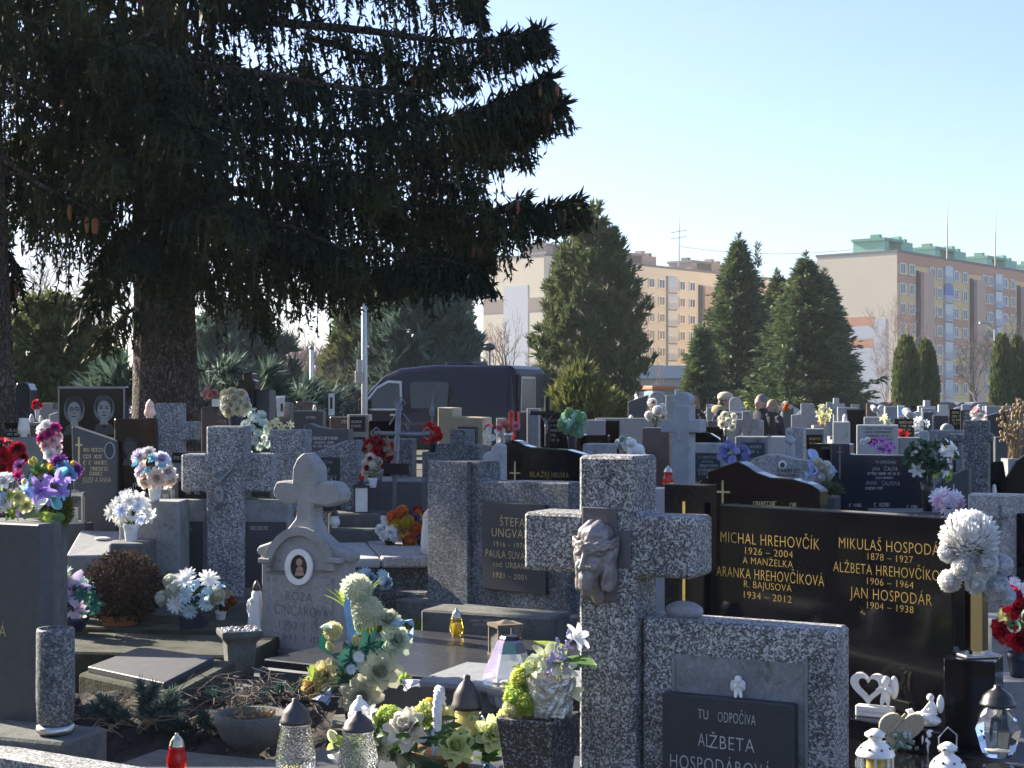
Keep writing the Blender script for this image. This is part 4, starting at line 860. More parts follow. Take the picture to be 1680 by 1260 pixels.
# ================================================================ the dark van
def van():
    Y = 38.2; rear = at(846, 655, Y); ang = rad(153)          # local +x runs from the tail to the nose; local +y is the far side
    T = thing('van', 'dark navy high-roofed van with its far rear door swung open', 'van', (rear.x, Y, 0), ang)
    navy = plain('navy_van_paint', (.002, .004, .018), .12, 0, .16, .1)
    trim = plain('black_trim', (.012, .012, .013), .5); gl = plain('tinted_glass', (.008, .012, .014), .04, 0, .4, .1); sil = plain('grey_trim', (.34, .35, .36), .35, .6)
    prof = [(0, .42), (0, 1.0), (.02, 1.9), (.1, 2.4), (.28, 2.50), (2.4, 2.53), (3.5, 2.44), (3.95, 2.26), (4.35, 1.86), (4.78, 1.36), (5.0, 1.24), (5.38, 1.10), (5.5, .86), (5.52, .5), (5.4, .42)]
    W_ = 2.0; secs = [(.0, .93), (.06, .985), (.12, 1.0), (1.88, 1.0), (1.94, .985), (2.0, .93)]
    vs = []; fs = []; n = len(prof)
    for (y, sc) in secs:
        for (x, z) in prof: vs.append((2.75 + (x - 2.75) * (1 - (1 - sc) * .25), -y, 1.2 + (z - 1.2) * sc if z > .9 else z))
    # sides lean in above the waist
    vs = [(x, y + (.10 * max(0, z - 1.25) if y > -1 else -.10 * max(0, z - 1.25)) * (-1), z) for x, y, z in vs]
    for i in range(len(secs) - 1):
        for j in range(n): j2 = (j + 1) % n; fs.append((i * n + j, i * n + j2, (i + 1) * n + j2, (i + 1) * n + j))
    fs += [tuple(range(n)), tuple(range(len(secs) * n - 1, (len(secs) - 1) * n - 1, -1))]
    MB().add(vs, fs).build('body', navy, T, False, .03, None, 2)
    def side_y(z): return .012 - .10 * max(0, z - 1.25)
    def sidepatch(pts, name, mat, d=.012, far=False):
        m = MB(); f = [(x, side_y(z) + d, z) for x, z in pts]; bk = [(x, side_y(z) - .03, z) for x, z in pts]; k = len(pts)
        if far: f = [(x, -2 - y, z) for x, y, z in f]; bk = [(x, -2 - y, z) for x, y, z in bk]
        m.add(f + bk, [tuple(range(k)), tuple(range(2 * k - 1, k - 1, -1))] + [(i, (i + 1) % k, (i + 1) % k + k, i + k) for i in range(k)]); return m.build(name, mat, T)
    for far in (False, True):
        sidepatch([(3.28, 1.36), (4.55, 1.36), (4.50, 1.5), (4.08, 1.98), (3.75, 2.14), (3.34, 2.12)], 'window_surround', sil, .012, far)
        sidepatch([(3.34, 1.41), (4.46, 1.41), (4.42, 1.5), (4.05, 1.93), (3.73, 2.08), (3.40, 2.06)], 'door_window', gl, .020, far)
        sidepatch([(1.95, 1.42), (3.02, 1.42), (3.08, 2.04), (3.0, 2.1), (2.0, 2.1), (1.93, 2.04)], 'side_window', gl, .014, far)
        sidepatch([(.25, 1.38), (1.78, 1.38), (1.78, 2.12), (.25, 2.12)], 'side_panel', navy, .01, far)
        sidepatch([(.1, .98), (4.9, .98), (4.9, 1.06), (.1, 1.06)], 'rub_strip', trim, .02, far)
        sidepatch([(3.36, 1.22), (3.62, 1.22), (3.62, 1.27), (3.36, 1.27)], 'door_handle', sil, .03, far)
    # windscreen
    a = [(3.98, 2.2), (4.74, 1.40)]; MB().add([(a[0][0] + .03, -.25, a[0][1] + .03), (a[1][0] + .03, -.14, a[1][1] + .03), (a[1][0] + .03, -1.86, a[1][1] + .03), (a[0][0] + .03, -1.75, a[0][1] + .03)], [(0, 1, 2, 3)]).build('windscreen', gl, T)
    MB().box(5.36, 5.54, -.42, -.1, .82, 1.06).build('headlight', M['glass'], T, False, .02); MB().box(5.36, 5.54, -1.9, -1.58, .82, 1.06).build('headlight', M['glass'], T, False, .02)
    MB().box(5.35, 5.6, -1.95, -.05, .35, .62).build('bumper', trim, T, False, .04); MB().box(5.4, 5.56, -1.5, -.5, .64, .9).build('grille', trim, T, False, .02)
    for y in (.02, -2.02 - .2):
        mo = MB().box(4.32, 4.5, y, y + .2, 1.32, 1.68).build('mirror', navy, T, False, .04)
    for x in (.95, 4.6):
        for y in (-.0, -1.74):
            w = MB().lathe([(.2, -.02), (.34, 0), (.36, .06), (.36, .18), (.34, .24), (.2, .26)], 22, Matrix.Translation((x, y - .24, .36)) @ Matrix.Rotation(rad(-90), 4, 'X')).build('wheel', trim, T, True)
            MB().lathe([(.02, .0), (.2, .02), (.21, .2), (.02, .27)], 12, Matrix.Translation((x, y - .24, .36)) @ Matrix.Rotation(rad(-90), 4, 'X')).build('rim', sil, w)
    MB().box(1.55, 2.35, -1.5, -.6, 2.51, 2.62).build('roof_vent', navy, T, False, .04)
    # tail: near door shut, far door open
    d = MB().box(-.06, -.005, -.98, -.06, .55, 2.3).build('rear_door', navy, T, False, .02)
    MB().ring([(-.95, 1.32), (-.12, 1.32), (-.16, 2.22), (-.95, 2.22)], [(-.9, 1.37), (-.17, 1.37), (-.21, 2.15), (-.9, 2.15)], 0, .02, Matrix.Translation((-.065, 0, 0)) @ Matrix.Rotation(rad(90), 4, 'Z') @ Matrix.Scale(1, 4)).build('window_surround', sil, d)
    MB().box(-.075, -.062, -.9, -.2, 1.38, 2.14).build('rear_window', plain('grey_tinted_glass', (.055, .065, .075), .12, 0, .6, .1), d)
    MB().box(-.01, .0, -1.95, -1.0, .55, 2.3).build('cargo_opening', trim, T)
    e = MB().box(-.95, 0, -.03, .03, .55, 2.3).build('rear_door', navy, T, False, .02, 'open rear door', loc=(-.02, -1.98, 0)); e.rotation_euler = (0, 0, rad(35))
    MB().box(-.85, -.12, .031, .045, 1.4, 2.15).build('rear_window', gl, e)
    MB().box(-.1, -.02, -.06, -.02, 1.0, 1.35).build('tail_light', M['red'], T, False, .01)
van()
def car(label, px, ytop, Y, c, rz, L=4.3):
    b = at(px, HY, Y); T = thing('parked_car', label, 'car', (b.x, Y, 0), rz, 'cars parked beyond the cemetery'); paint = plain('car_paint', c, .2, .3, .6, .05); gl = plain('car_glass', (.05, .06, .07), .08)
    h = 1.45
    def half(pts, y0, y1): return MB().prism(pts, y0, y1)
    half([(-2.1, .3), (2.1, .3), (2.15, .62), (1.9, .82), (1.0, .92), (-1.7, .98), (-2.1, .9)], -.86, .86).build('body', paint, T, False, .05, None, 2)
    half([(1.0, .9), (.35, h - .04), (-.2, h), (-1.0, h - .04), (-1.75, .96)], -.68, .68).build('cabin', gl, T, False, .05)
    half([(.42, h - .06), (-.2, h + .01), (-1.05, h - .04), (-1.0, h - .09), (.3, h - .1)], -.66, .66).build('roof', paint, T, False, .02)
    for x in (-1.3, 1.3):
        for y in (-.88, .66): MB().lathe([(.15, 0), (.3, .02), (.3, .2), (.15, .22)], 14, Matrix.Translation((x, y + .22, .3)) @ Matrix.Rotation(rad(90), 4, 'X')).build('wheel', M['capb'], T, True)
for i, (px, Y, c, rz, lab) in enumerate([(1422, 112, (.16, .03, .03), .2, 'dark red parked car left of the thuja pair'), (1462, 116, (.02, .025, .03), .1, 'black parked car touching the thuja pair'),
      (1550, 113, (.05, .08, .10), .3, 'blue-grey parked car right of the thuja pair'), (1590, 117, (.10, .11, .12), .2, 'grey parked car below the lit window'), (1612, 111, (.20, .24, .26), .25, 'pale silver parked car near the right thujas')]):
    car(lab, px, 640, Y, c, rz)
def tractor():
    T = thing('tractor', 'orange tractor with glazed cab between the conifers', 'tractor', (at(1086, HY, 84).x, 84, 0), rad(-70)); o_ = plain('orange_paint', (.55, .16, .05), .4); g_ = plain('cab_glass', (.25, .36, .40), .1)
    MB().box(.2, 1.9, -.35, .35, .9, 1.5).build('bonnet', o_, T, False, .06); MB().box(-1.0, .15, -.62, .62, 1.3, 2.15).build('cab_glass', g_, T)
    MB().box(-1.15, .3, -.72, .72, 2.16, 2.38).build('cab_roof', o_, T, False, .05); MB().box(-1.1, .2, -.4, .4, .6, 1.29).build('chassis', M['capb'], T)
    for x, r_, y in ((-.7, .75, .5), (-.7, .75, -.85), (1.5, .45, .4), (1.5, .45, -.7)): MB().lathe([(r_ * .4, 0), (r_, .03), (r_, .32), (r_ * .4, .35)], 18, Matrix.Translation((x, y + .35, r_)) @ Matrix.Rotation(rad(90), 4, 'X')).build('wheel', M['capb'], T)
    for y in (-.9, .5): MB().box(-1.4, .0, y, y + .4, 1.45, 1.56).build('mudguard', o_, T, False, .03)
tractor()
# ---------------------------------------------------------------- poles
k = 30 / FX; T = thing('lamp_pole', 'white steel lamp pole with grey meter boxes in front of the van', 'lamp pole', (at(598, HY, 30).x, 30, 0))
MB().tube([(0, 0, 0), (0, 0, 2.2), (-.02, 0, 4.6)], [.062, .058, .05], 12).build('pole', plain('galvanised_white', (.55, .56, .56), .45, .2), T, True)
MB().box(-.14, -.03, -.12, -.06, 2.05, 2.42).build('meter_box', plain('box_grey', (.5, .48, .42), .6), T, False, .01); MB().box(-.18, -.02, -.13, -.06, 1.95, 2.2).build('junction_box', plain('box_tan', (.45, .40, .32), .6), T, False, .02)
MB().tube([(0, 0, 4.6), (.25, -.05, 4.75), (.6, -.1, 4.78)], .03, 8).build('bracket', M['iron'], T, True)
T = thing('white_post', 'thin white post left of the flat-roofed building', 'post', (at(511, HY, 34).x, 34, 0)); MB().tube([(0, 0, 0), (0, 0, 2.75)], .045, 10).build('post', M['white'], T, True); MB().ball((0, 0, 2.78), .06, 10, 6).build('knob', M['iron'], T, True)
T = thing('street_lamp', 'dark street lamp with globe in front of the plain gable', 'street lamp', (at(803, HY, 75).x, 75, 0)); MB().tube([(0, 0, 0), (0, 0, 4.0)], .06, 8).build('pole', M['iron'], T); MB().lathe([(.05, 0), (.3, .1), (.26, .3), (.05, .4)], 12, Matrix.Translation((0, 0, 4.0))).build('lamp_head', M['capb'], T, True)
T = thing('street_lamp', 'slender grey street lamp left of the right thuja group', 'street lamp', (at(1632, HY, 100).x, 100, 0)); MB().tube([(0, 0, 0), (0, 0, 6.2), (-.5, 0, 6.6)], .07, 8).build('pole', M['greyl'], T); MB().box(-1.0, -.45, -.12, .12, 6.55, 6.68).build('lamp_head', M['greyl'], T)
# ================================================================ graves: nearest ones
def plinth(T, x0, x1, y0, y1, z0, z1, mat, name='plinth', bev=.01): return MB().box(x0, x1, y0, y1, z0, z1).build(name, mat, T, False, bev)
def crossp(fr, s0, s1, a0, a1, yt, ya, yb_, ybot=None):
    pc = (s0 + s1) / 2; z = lambda y, p=pc: fr.p(p, y)[1]; u = fr.u; zb = z(ybot)
    return [(u(s0), zb), (u(s1), zb), (u(s1), z(yb_)), (u(a1), z(yb_)), (u(a1), z(ya)), (u(s1), z(ya)), (u(s1), z(yt)), (u(s0), z(yt)), (u(s0), z(ya)), (u(a0), z(ya)), (u(a0), z(yb_)), (u(s0), z(yb_))]
# ---- the big terrazzo cross with the head relief and its side block
fr = Fr(995, 5.5, 28); T = fr.thing('cross_monument', 'tall dark speckled terrazzo cross with bronze thorn-crowned head relief and side block', 'gravestone')
slab(T, crossp(fr, 949, 1041, 859, 1134, 748, 845, 943), .21, M['terr'], 0, 'cross', .012)
slab(T, fr.R(1043, 1364, 1027), .17, M['terr'], .05, 'side_block', .012)
rc = fr.R(1100, 1314, 1085, 1300); rc = [(x, max(z, .1)) for x, z in rc]
rp = MB().prism(rc, .045, .0499); rp.build('recess_panel', M['conc'], T)
for (a, b) in ((1095, 1100), (1314, 1319)): slab(T, fr.R(a, b, 1082, 1320), .012, M['conc'], .037, 'recess_rim', .002)
slab(T, fr.R(1088, 1304, 1146, 1400), .05, M['slate'], -.012, 'plaque', .004)
inscribe(T, fr, [(1158 - 2, 1170, 17, 17, 'TU'), (1211, 1177, 18, 62, 'ODPOČÍVA'), (1158, 1212, 23, 20, 'AL'), (1203, 1218, 23, 74, 'ŽBETA'), (1184, 1255, 24, 166, 'HOSPODÁROVÁ')], M['letter'], -.016)
plinth(T, fr.u(900), fr.u(1390), -.08, .34, 0, .10, M['terr'])
slab(T, fr.R(958, 1014, 832, 986), .014, M['plate'], -.0145, 'backing_plate', .003); slab(T, fr.R(942, 1036, 869, 930), .010, M['plate'], -.0105, 'backing_plate', .003)
def head_relief():
    u0, zt = fr.p(985, 853); zb = fr.p(985, 982)[1]; H = zt - zb; c = lambda x, y, z: (u0 + x * H * .94, -.024 + y * H * .9, zb + z * H); m = MB()
    m.ball(c(0, -.05, .70), .225 * H, 18, 14, (1, .95, 1.2)); m.ball(c(-.02, -.20, .50), .19 * H, 16, 12, (.88, .72, 1.5)); m.caps([(c(-.02, -.18, .3), .1 * H), (c(0, -.03, .12), .10 * H), (c(0, .03, 0.02), .09 * H)])
    m.caps([(c(-.035, -.355, .62), .024 * H), (c(-.045, -.425, .47), .032 * H), (c(-.047, -.425, .43), .042 * H)])
    for s in (-1, 1):
        m.caps([(c(-.035 + .025 * s, -.345, .605), .028 * H), (c(-.03 + .09 * s, -.345, .625), .032 * H), (c(-.03 + .16 * s, -.26, .6), .036 * H)]); m.ball(c(-.03 + .10 * s, -.295, .44), .068 * H, 10, 8, (1, 1, 1.2)); m.ball(c(-.045 + .045 * s, -.38, .425), .024 * H, 8, 6)
        m.ball(c(-.03 + .085 * s, -.305, .555), .032 * H, 8, 6, (1.3, .8, .5)); m.ball(c(.0 + .19 * s, -.07, .40), .11 * H, 10, 8, (.9, .9, 2.5)); m.caps([(c(-.045, -.365, .385), .022 * H), (c(-.04 + .085 * s, -.31, .33), .022 * H), (c(-.04 + .08 * s, -.28, .22), .022 * H)])
        for q, (ox, oy, w) in enumerate(((.215, -.10, .07), (.235, -.02, .075), (.19, .02, .08), (.185, -.17, .05))):
            m.caps([(c((ox + .025 * math.sin(i * 1.5 + q)) * s - .01, oy + .02 * math.cos(i * 1.5 + q), .66 - .085 * i), w * H * (1 - .07 * i)) for i in range(7)])
    m.ball(c(-.042, -.345, .335), .034 * H, 8, 6, (1.5, .7, .5)); m.caps([(c(-.045, -.29, .29), .10 * H), (c(-.05, -.29, .2), .09 * H), (c(-.075, -.27, .10), .035 * H)]); m.caps([(c(-.03, -.29, .2), .07 * H), (c(-.01, -.26, .09), .03 * H)]); m.caps([(c(-.01, -.28, .27), .05 * H), (c(.0, -.26, .13), .04 * H)])
    m.ball(c(-.005, -.03, .83), .20 * H, 16, 12, (1.15, 1.2, .75)); m.caps([(c(-.2, -.12, .74), .06 * H), (c(-.13, -.17, .86), .075 * H), (c(-.05, -.1, .95), .07 * H)]); m.caps([(c(-.02, -.25, .77), .06 * H), (c(.02, -.2, .88), .075 * H), (c(.07, -.1, .95), .07 * H)]); m.caps([(c(.17, -.16, .75), .06 * H), (c(.16, -.12, .86), .07 * H)])
    for ph in (0, 2.09, 4.19):
        P = []
        for i in range(22): a = math.pi * (1.08 + 1.0 * i / 21 - .04); P.append((c(.30 * math.cos(a) - .005, -.02 + .34 * math.sin(a), .715 + .045 * math.sin(i * .75 + ph) + .03 * math.cos(i * .28)), .026 * H))
        m.caps(P, 6)
    for (a, b) in ((-.12, .06), (.02, .05), (.15, .05)): m.caps([(c(a, -.3, .72), .012 * H), (c(a + .03, -.37, .72 + b), .004 * H)], 5)
    h = fuse(m, .0034, 'head_relief', M['bronze'], T, 2)
head_relief()
tt = thing('angel_figurine', 'tiny praying white angel on the slate plaque of the front terrazzo block', 'figurine', (0, 0, 0)); v = fr.p(1208, 1146)
tt.location = Vector((fr.X, fr.Y, 0)) + Matrix.Rotation(-fr.a, 3, 'Z') @ Vector((v[0], .018, v[1])); tt.rotation_euler = (0, 0, -.1); cherub('', 1208, 1110, 1145, 5.45, 'kneel', sub=tt)
tb = thing('pebble', 'smooth pale grey stone lying on the terrazzo side block', 'stone', Vector((fr.X, fr.Y, 0)) + Matrix.Rotation(-fr.a, 3, 'Z') @ Vector((fr.u(1098), .14, fr.p(1098, 1027)[1])), -fr.a)
MB().ball((0, 0, .036), .036, 18, 12, (2.0, 1.15, 1.0), None, .06).build('stone', mottled('pale_pebble', (.36, .36, .37), (.25, .25, .26), 18, .8, .2, 80), tb, True)
# terrazzo vase in front of the cross with its bouquet
Y = 5.25; k = Y / FX; b = at(884, 1172, Y)
T = thing('stone_vase', 'tapered black speckled terrazzo vase left of the front cross', 'vase', (b.x, Y, 0), rad(-28)); h = b.z; w = 52 * k
MB().lathe([(w * .9, 0), (w * .98, .04), (w * .98, h * .45), (w * 1.42, h - .004), (w * 1.42, h), (w * 1.2, h), (w * 1.15, h - .06)], 4).build('vase', M['blkter'], T, False, .004)
b0 = Vector((b.x, Y, h))
def loose(label, b0, items, leaves=(), name='flower_bouquet', cat='bouquet', group=None):
    T = thing(name, label, cat, b0, 0, group)   # items: (type, colour, dx px, dy px up, depth px, radius px, facing)
    for (typ, col, dx, dy, dz, r, d) in items: bloom(T, typ, col, (dx * k, -dz * k, dy * k), r * k, d)
    for (typ, col, dx, dy, dz, r, d) in leaves: bloom(T, typ, col, (dx * k, -dz * k, dy * k), r * k, d, spin=0)
    return T
T = loose('yellow-green bouquet with silver foil standing in the terrazzo vase', b0,
  [('mum', LIME, -38, 30, 10, 26, (-.6, -.6, .5)), ('mum', (.70, .74, .2), -28, 58, 0, 24, (-.4, -.8, .6)), ('mum', PALEY, -42, 12, 16, 22, (-.7, -.7, .2)), ('mum', (.66, .74, .2), -22, 22, 26, 22, (-.3, -1, .3)), ('lily', (.75, .78, .5), 12, 92, 0, 30, (.1, -.8, .8)), ('lily', (.72, .76, .45), -8, 78, 8, 24, (-.5, -.8, .6)),
   ('lily', (.8, .8, .66), 40, 75, 10, 26, (.4, -.8, .6)), ('lily', WHT, 62, 128, 8, 26, (.6, -.6, .5)), ('tuft', 'leafl', -24, 74, -4, 26, (-.3, -.3, 1)), ('tuft', 'leafl', -45, 40, -4, 24, (-.6, -.3, .8)), ('lily', PALEY, 52, 40, 12, 22, (.3, -1, .3))],
  [('leaf', 'leaf', 22, 80, 4, 100, (-.12, -.12, 1)), ('leaf', 'leafl', 40, 90, 0, 108, (.1, .05, 1)), ('leaf', 'leaf', 50, 70, 8, 84, (.25, -.1, 1))])
mb = MB(); rr = random.Random(4)
for (ox, oy) in ((38, 66), (30, 78), (48, 92), (44, 50), (20, 56), (14, 44)):
    for i in range(26): a = rr.uniform(0, 6.28); z = i / 26; mb.ball(((ox + 6 * math.cos(a) * (1.1 - z)) * k, -16 * k, (oy + 16 + z * 34) * k), 2.4 * k, 5, 4)
mb.build('lilac_florets', petal((.62, .56, .74)), T)
mb = MB(); prof = []; vs = []; fs = []; n = 40
for i in range(7):
    for j in range(n): a = 6.283 * j / n; q = 36 * k * (1 + .05 * rr.uniform(-1, 1) + .02 * i); vs.append((18 * k + q * math.cos(a), -12 * k + q * math.sin(a) * .8, (2 + i * 10.5 + rr.uniform(-2, 2)) * k))
for i in range(6):
    for j in range(n): j2 = (j + 1) % n; fs.append((i * n + j, i * n + j2, (i + 1) * n + j2, (i + 1) * n + j))
mb.add(vs, fs).build('foil_wrap', M['foil'], T)

# ---- polished black family stone with gilt lettering
fb = Fr(1178, 7.1, 45); T = fb.thing('black_family_stone', 'large polished black family stone with gilded names and taller cross pillar', 'gravestone')
slab(T, fb.R(1181, 1563, 839, 1197), .10, M['black'], 0, 'slab', .005); slab(T, fb.R(1097, 1163, 794, 1200), .10, M['black'], -.035, 'cross_pillar', .005)
gilt_cross(T, fb, 1131, 822, 1090, 905, 40, M['gold'], rel=-.006, w=5.5).location = (0, -.0355, 0)
HB = [(1262, 886, 19, 162, 'MICHAL HREHOVČÍK'), (1262, 906, 12, 78, '1926 – 2004'), (1260, 922, 12, 82, 'A MANŽELKA'), (1262, 944, 18, 176, 'ARANKA HREHOVČÍKOVÁ'), (1260, 961, 12, 78, 'R. BAJUSOVÁ'), (1260, 979, 12, 78, '1934 – 2012'),
      (1463, 896, 19, 176, 'MIKULAŠ HOSPODÁR'), (1461, 915, 12, 74, '1878 – 1927'), (1463, 937, 18, 196, 'ALŽBETA HREHOVČÍKOVÁ'), (1461, 956, 12, 76, '1906 – 1964'), (1461, 977, 19, 134, 'JAN HOSPODÁR'), (1461, 996, 12, 76, '1904 – 1938')]
inscribe(T, fb, HB, M['gold'], -.004)
sx1 = fb.u(1563); zl = .33
plinth(T, -.5, sx1 + .06, -.2, .3, 0, zl, M['black'], 'ledge', .004)
plinth(T, -.62, sx1 + .52, -1.75, .42, 0, .222, M['greyd'], 'grave_kerb', .01); plinth(T, -.60, sx1 + .5, -1.73, -.16, .2225, .245, M['black'], 'cover_slab', .004)
zt2 = fb.p(1590, 1080)[1] * .97; pu = fb.u(1563) + .005
fpd = Fr(1548, 6.2, 27); T2 = fpd.thing('vase_pedestal', 'polished black pedestal block carrying the gilt vase beside the family stone', 'pedestal')
x0 = fpd.u(1632); zp = fpd.p(1590, 1083)[1]; plinth(T2, 0, x0, 0, .2, .2455, zp, M['black'], 'pedestal', .004)
pc = Vector((fpd.X, fpd.Y, 0)) + Matrix.Rotation(-fpd.a, 3, 'Z') @ Vector((x0 * .55, .11, zp + .001)); Y = pc.y; k = Y / FX
T = thing('gilt_vase', 'hexagonal gilt metal vase on the black pedestal', 'vase', pc, rad(12)); vase_shape(T, 'hex', 18 * k, 108 * k, M['brass'])
MB().box(-32 * k, 32 * k, -26 * k, 26 * k, .0, 5 * k).build('foot', M['steel'], T, False, .003)
k = pc.y / FX
T = loose('white chrysanthemums, one huge bloom on top, in the gilt vase', pc + Vector((0, 0, 108 * k)),
  [('mum', WHT, -12, 88, 0, 56, (-.1, -.6, .8)), ('mum', (.8, .82, .84), -48, 62, 4, 20, (-.7, -.7, .2)), ('mum', WHT, -28, 38, 22, 24, (-.3, -1, .2)), ('mum', WHT, 8, 46, 24, 25, (.1, -1, .2)), ('mum', (.78, .8, .84), 38, 42, 10, 23, (.6, -.8, .2)), ('mum', WHT, -48, 16, 12, 22, (-.6, -.8, -.1)),
   ('mum', WHT, -10, 12, 26, 19, (0, -1, 0)), ('mum', (.8, .81, .84), 28, 8, 18, 25, (.3, -1, -.1)), ('mum', (.76, .78, .84), 44, -8, 12, 20, (.6, -.8, -.3)), ('mum', WHT, 18, 66, 10, 18, (.3, -.8, .4))],
  [('leaf', 'leaf', 12, 62, 10, 42, (.7, -.4, .4)), ('leaf', 'leaf', 22, 72, 4, 34, (1, -.2, .3)), ('leaf', 'leaf', -20, 70, 18, 30, (-.3, -.6, -.6))])
MB().tube([(0, 0, -60 * k), (0, 0, 60 * k)], 9 * k, 6).build('stems', M['leaf'], T)
# figurines on the ledge and cover slab
def on_slab(px, Y, z=.246): return HY + (CH - z) * FX / Y
def heartpts(n=40, s=1.0): return [(s * 16 * math.sin(t) ** 3 / 16, s * (13 * math.cos(t) - 5 * math.cos(2 * t) - 2 * math.cos(3 * t) - math.cos(4 * t)) / 16) for t in [6.283 * i / n for i in range(n)]]
lo = lambda px: (fb.p(px, 1180)[0]); Yl = lambda px: fb.Y - lo(px) * fb.s - .075
Y = 6.40; k = Y / FX; yb = HY + (CH - zl) * FX / Y
T = thing('heart_figurine', 'white resin open heart with an angel leaning on it and lettered base', 'figurine', at(1436, yb, Y), rad(-28))
MB().box(-31 * k, 31 * k, -9 * k, 9 * k, 0, 18 * k).build('base', M['porc'], T, False, .004)
hp = heartpts(40, 29 * k); MB().ring([(x * 1.0 - 11 * k, z + 49 * k) for x, z in hp], [(x * .62 - 11 * k, z * .62 + 49 * k) for x, z in hp], -6 * k, 6 * k).build('heart', M['porc'], T, False, .003, seg=2)
f2 = Fr(1436, Y, 28); f2.zb = 0
v_, f_ = letters('s láskou spomíname'); xs_ = [p[0] for p in v_]; q = 50 * k / (max(xs_) - min(xs_)); cx_ = (max(xs_) + min(xs_)) / 2
MB().add([((p[0] - cx_) * q, -9.4 * k, 7 * k + p[1] * q) for p in v_], f_).build('inscription', M['letd'], T)
s_ = bpy.data.objects.new('angel', None); COL.objects.link(s_); s_.parent = T; s_.location = (17 * k, -2 * k, 18.2 * k); s_.rotation_euler = (0, 0, -.5)
m = MB(); H = 50 * k; c = lambda x, y, z: (17 * k + x * H, -2 * k + y * H, 18 * k + z * H)
m.ball(c(0, 0, .83), .16 * H, 12, 10); m.ball(c(.01, .03, .87), .16 * H, 8, 8, (1, 1, .9), None, .15); m.caps([(c(0, 0, .66), .11 * H), (c(.02, .02, .45), .16 * H), (c(0, .02, .3), .15 * H)]); m.caps([(c(-.13, 0, .62), .06 * H), (c(-.25, -.08, .55), .05 * H), (c(-.1, -.14, .64), .045 * H)]); m.caps([(c(.14, 0, .62), .06 * H), (c(.22, -.1, .5), .05 * H), (c(.05, -.16, .6), .045 * H)])
for q in (-1, 1): m.caps([(c(.08 * q, 0, .26), .09 * H), (c(.1 * q, -.05, .12), .065 * H), (c(.11 * q, -.03, .03), .05 * H)])
fuse(m, .0032, 'angel', M['porc'], T, 2); bpy.data.objects.remove(s_)
MB().ball((30 * k, 4 * k, 50 * k), 14 * k, 10, 8, (.55, .25, 1.35)).build('wing', M['porc'], T, True)
Y = 6.2; k = Y / FX; yb = HY + (CH - zl) * FX / Y
T = thing('angel_on_hand_figurine', 'small white angel sitting on a cupped hand before the black stone', 'figurine', at(1520, yb, Y), rad(-20))
m = MB(); m.ball((0, 0, 11 * k), 11 * k, 14, 8, (2.2, 1.3, .95)); m.ball((0, 0, 22 * k), 9 * k, 12, 6, (2.1, 1.2, .35))
for i in range(4): m.caps([((-10 + 0 * i) * k, (-9 + 6 * i) * k, 14 * k) and (((-12) * k, (-9 + 6 * i) * k, 14 * k), 4.5 * k), ((-25 * k, (-9 + 6 * i) * k, (19 + 2 * (i % 2)) * k), 3.2 * k), ((-(31 - 3 * abs(i - 1)) * k, (-8 + 6 * i) * k, 25 * k), 2.6 * k)], 6)
m.caps([((8 * k, -12 * k, 12 * k), 5 * k), ((-4 * k, -17 * k, 20 * k), 4 * k)], 6); fuse(m, .003, 'hand', M['porc'], T, 2)
H = 34 * k; c = lambda x, y, z: (8 * k + x * H, y * H, 20 * k + z * H); m = MB(); m.ball(c(-.05, -.02, .85), .19 * H, 10, 8); m.caps([(c(0, 0, .66), .1 * H), (c(.05, .02, .35), .2 * H), (c(.08, 0, .12), .2 * H)]); m.caps([(c(-.1, -.05, .55), .07 * H), (c(-.3, -.1, .3), .06 * H)])
for q in (-1, 1): m.caps([(c(0, .1 * q, .15), .1 * H), (c(-.35, .12 * q, .2), .08 * H), (c(-.5, .12 * q, .05), .06 * H)])
fuse(m, .0028, 'angel', M['porc'], T, 2); MB().ball((22 * k, 4 * k, 38 * k), 12 * k, 8, 6, (.5, .3, 1.3)).build('wing', M['porc'], T, True)
Y = 6.16; k = Y / FX; yb = on_slab(0, Y)
T = thing('heart_plaque', 'beige stone heart with green and white beads propped on the black slab', 'ornament', at(1477, yb, Y), rad(-8)); hp = heartpts(36, 36 * k)
o_ = MB().prism([((x + .25 * z), z + 34 * k) for x, z in hp], -6 * k, 6 * k).build('heart', M['beige'], T, False, .006, seg=2); mb = MB(); mw = MB(); rr = random.Random(9)
for i in range(70):
    a, q = rr.uniform(-30, 32), rr.uniform(4, 30)
    if abs(a) < 34 - q * .55: (mb if i % 3 else mw).ball((a * k, -(7 + rr.uniform(0, 4)) * k, q * k), rr.uniform(2.2, 4) * k, 6, 5)
mb.build('green_beads', petal((.22, .38, .30)), T, True); mw.build('white_beads', petal((.68, .75, .72)), T, True)
MB().box(-22 * k, 22 * k, -2 * k, 2 * k, -3 * k, 3 * k, Matrix.Translation((-6 * k, -7 * k, 44 * k)) @ Matrix.Rotation(rad(-48), 4, 'Y')).build('ribbon_bar', M['beige'], T, False, .002)
cherub('tiny white standing angel between bead heart and wire-handled lantern', 1526, 1197, on_slab(0, 6.12), 6.12, 'stand')
cherub('small greyish stone angel behind the wire handle of the lantern', 1548, 1199, on_slab(0, 6.2), 6.2, 'sit', 'greyl')
lantern('clear faceted glass lantern with black pointed cap at lower right', 1637, 1123, on_slab(0, 6.0) - 6, 74, 6.0, 'poly', 'capb', .3, 'wax', fill=.12)
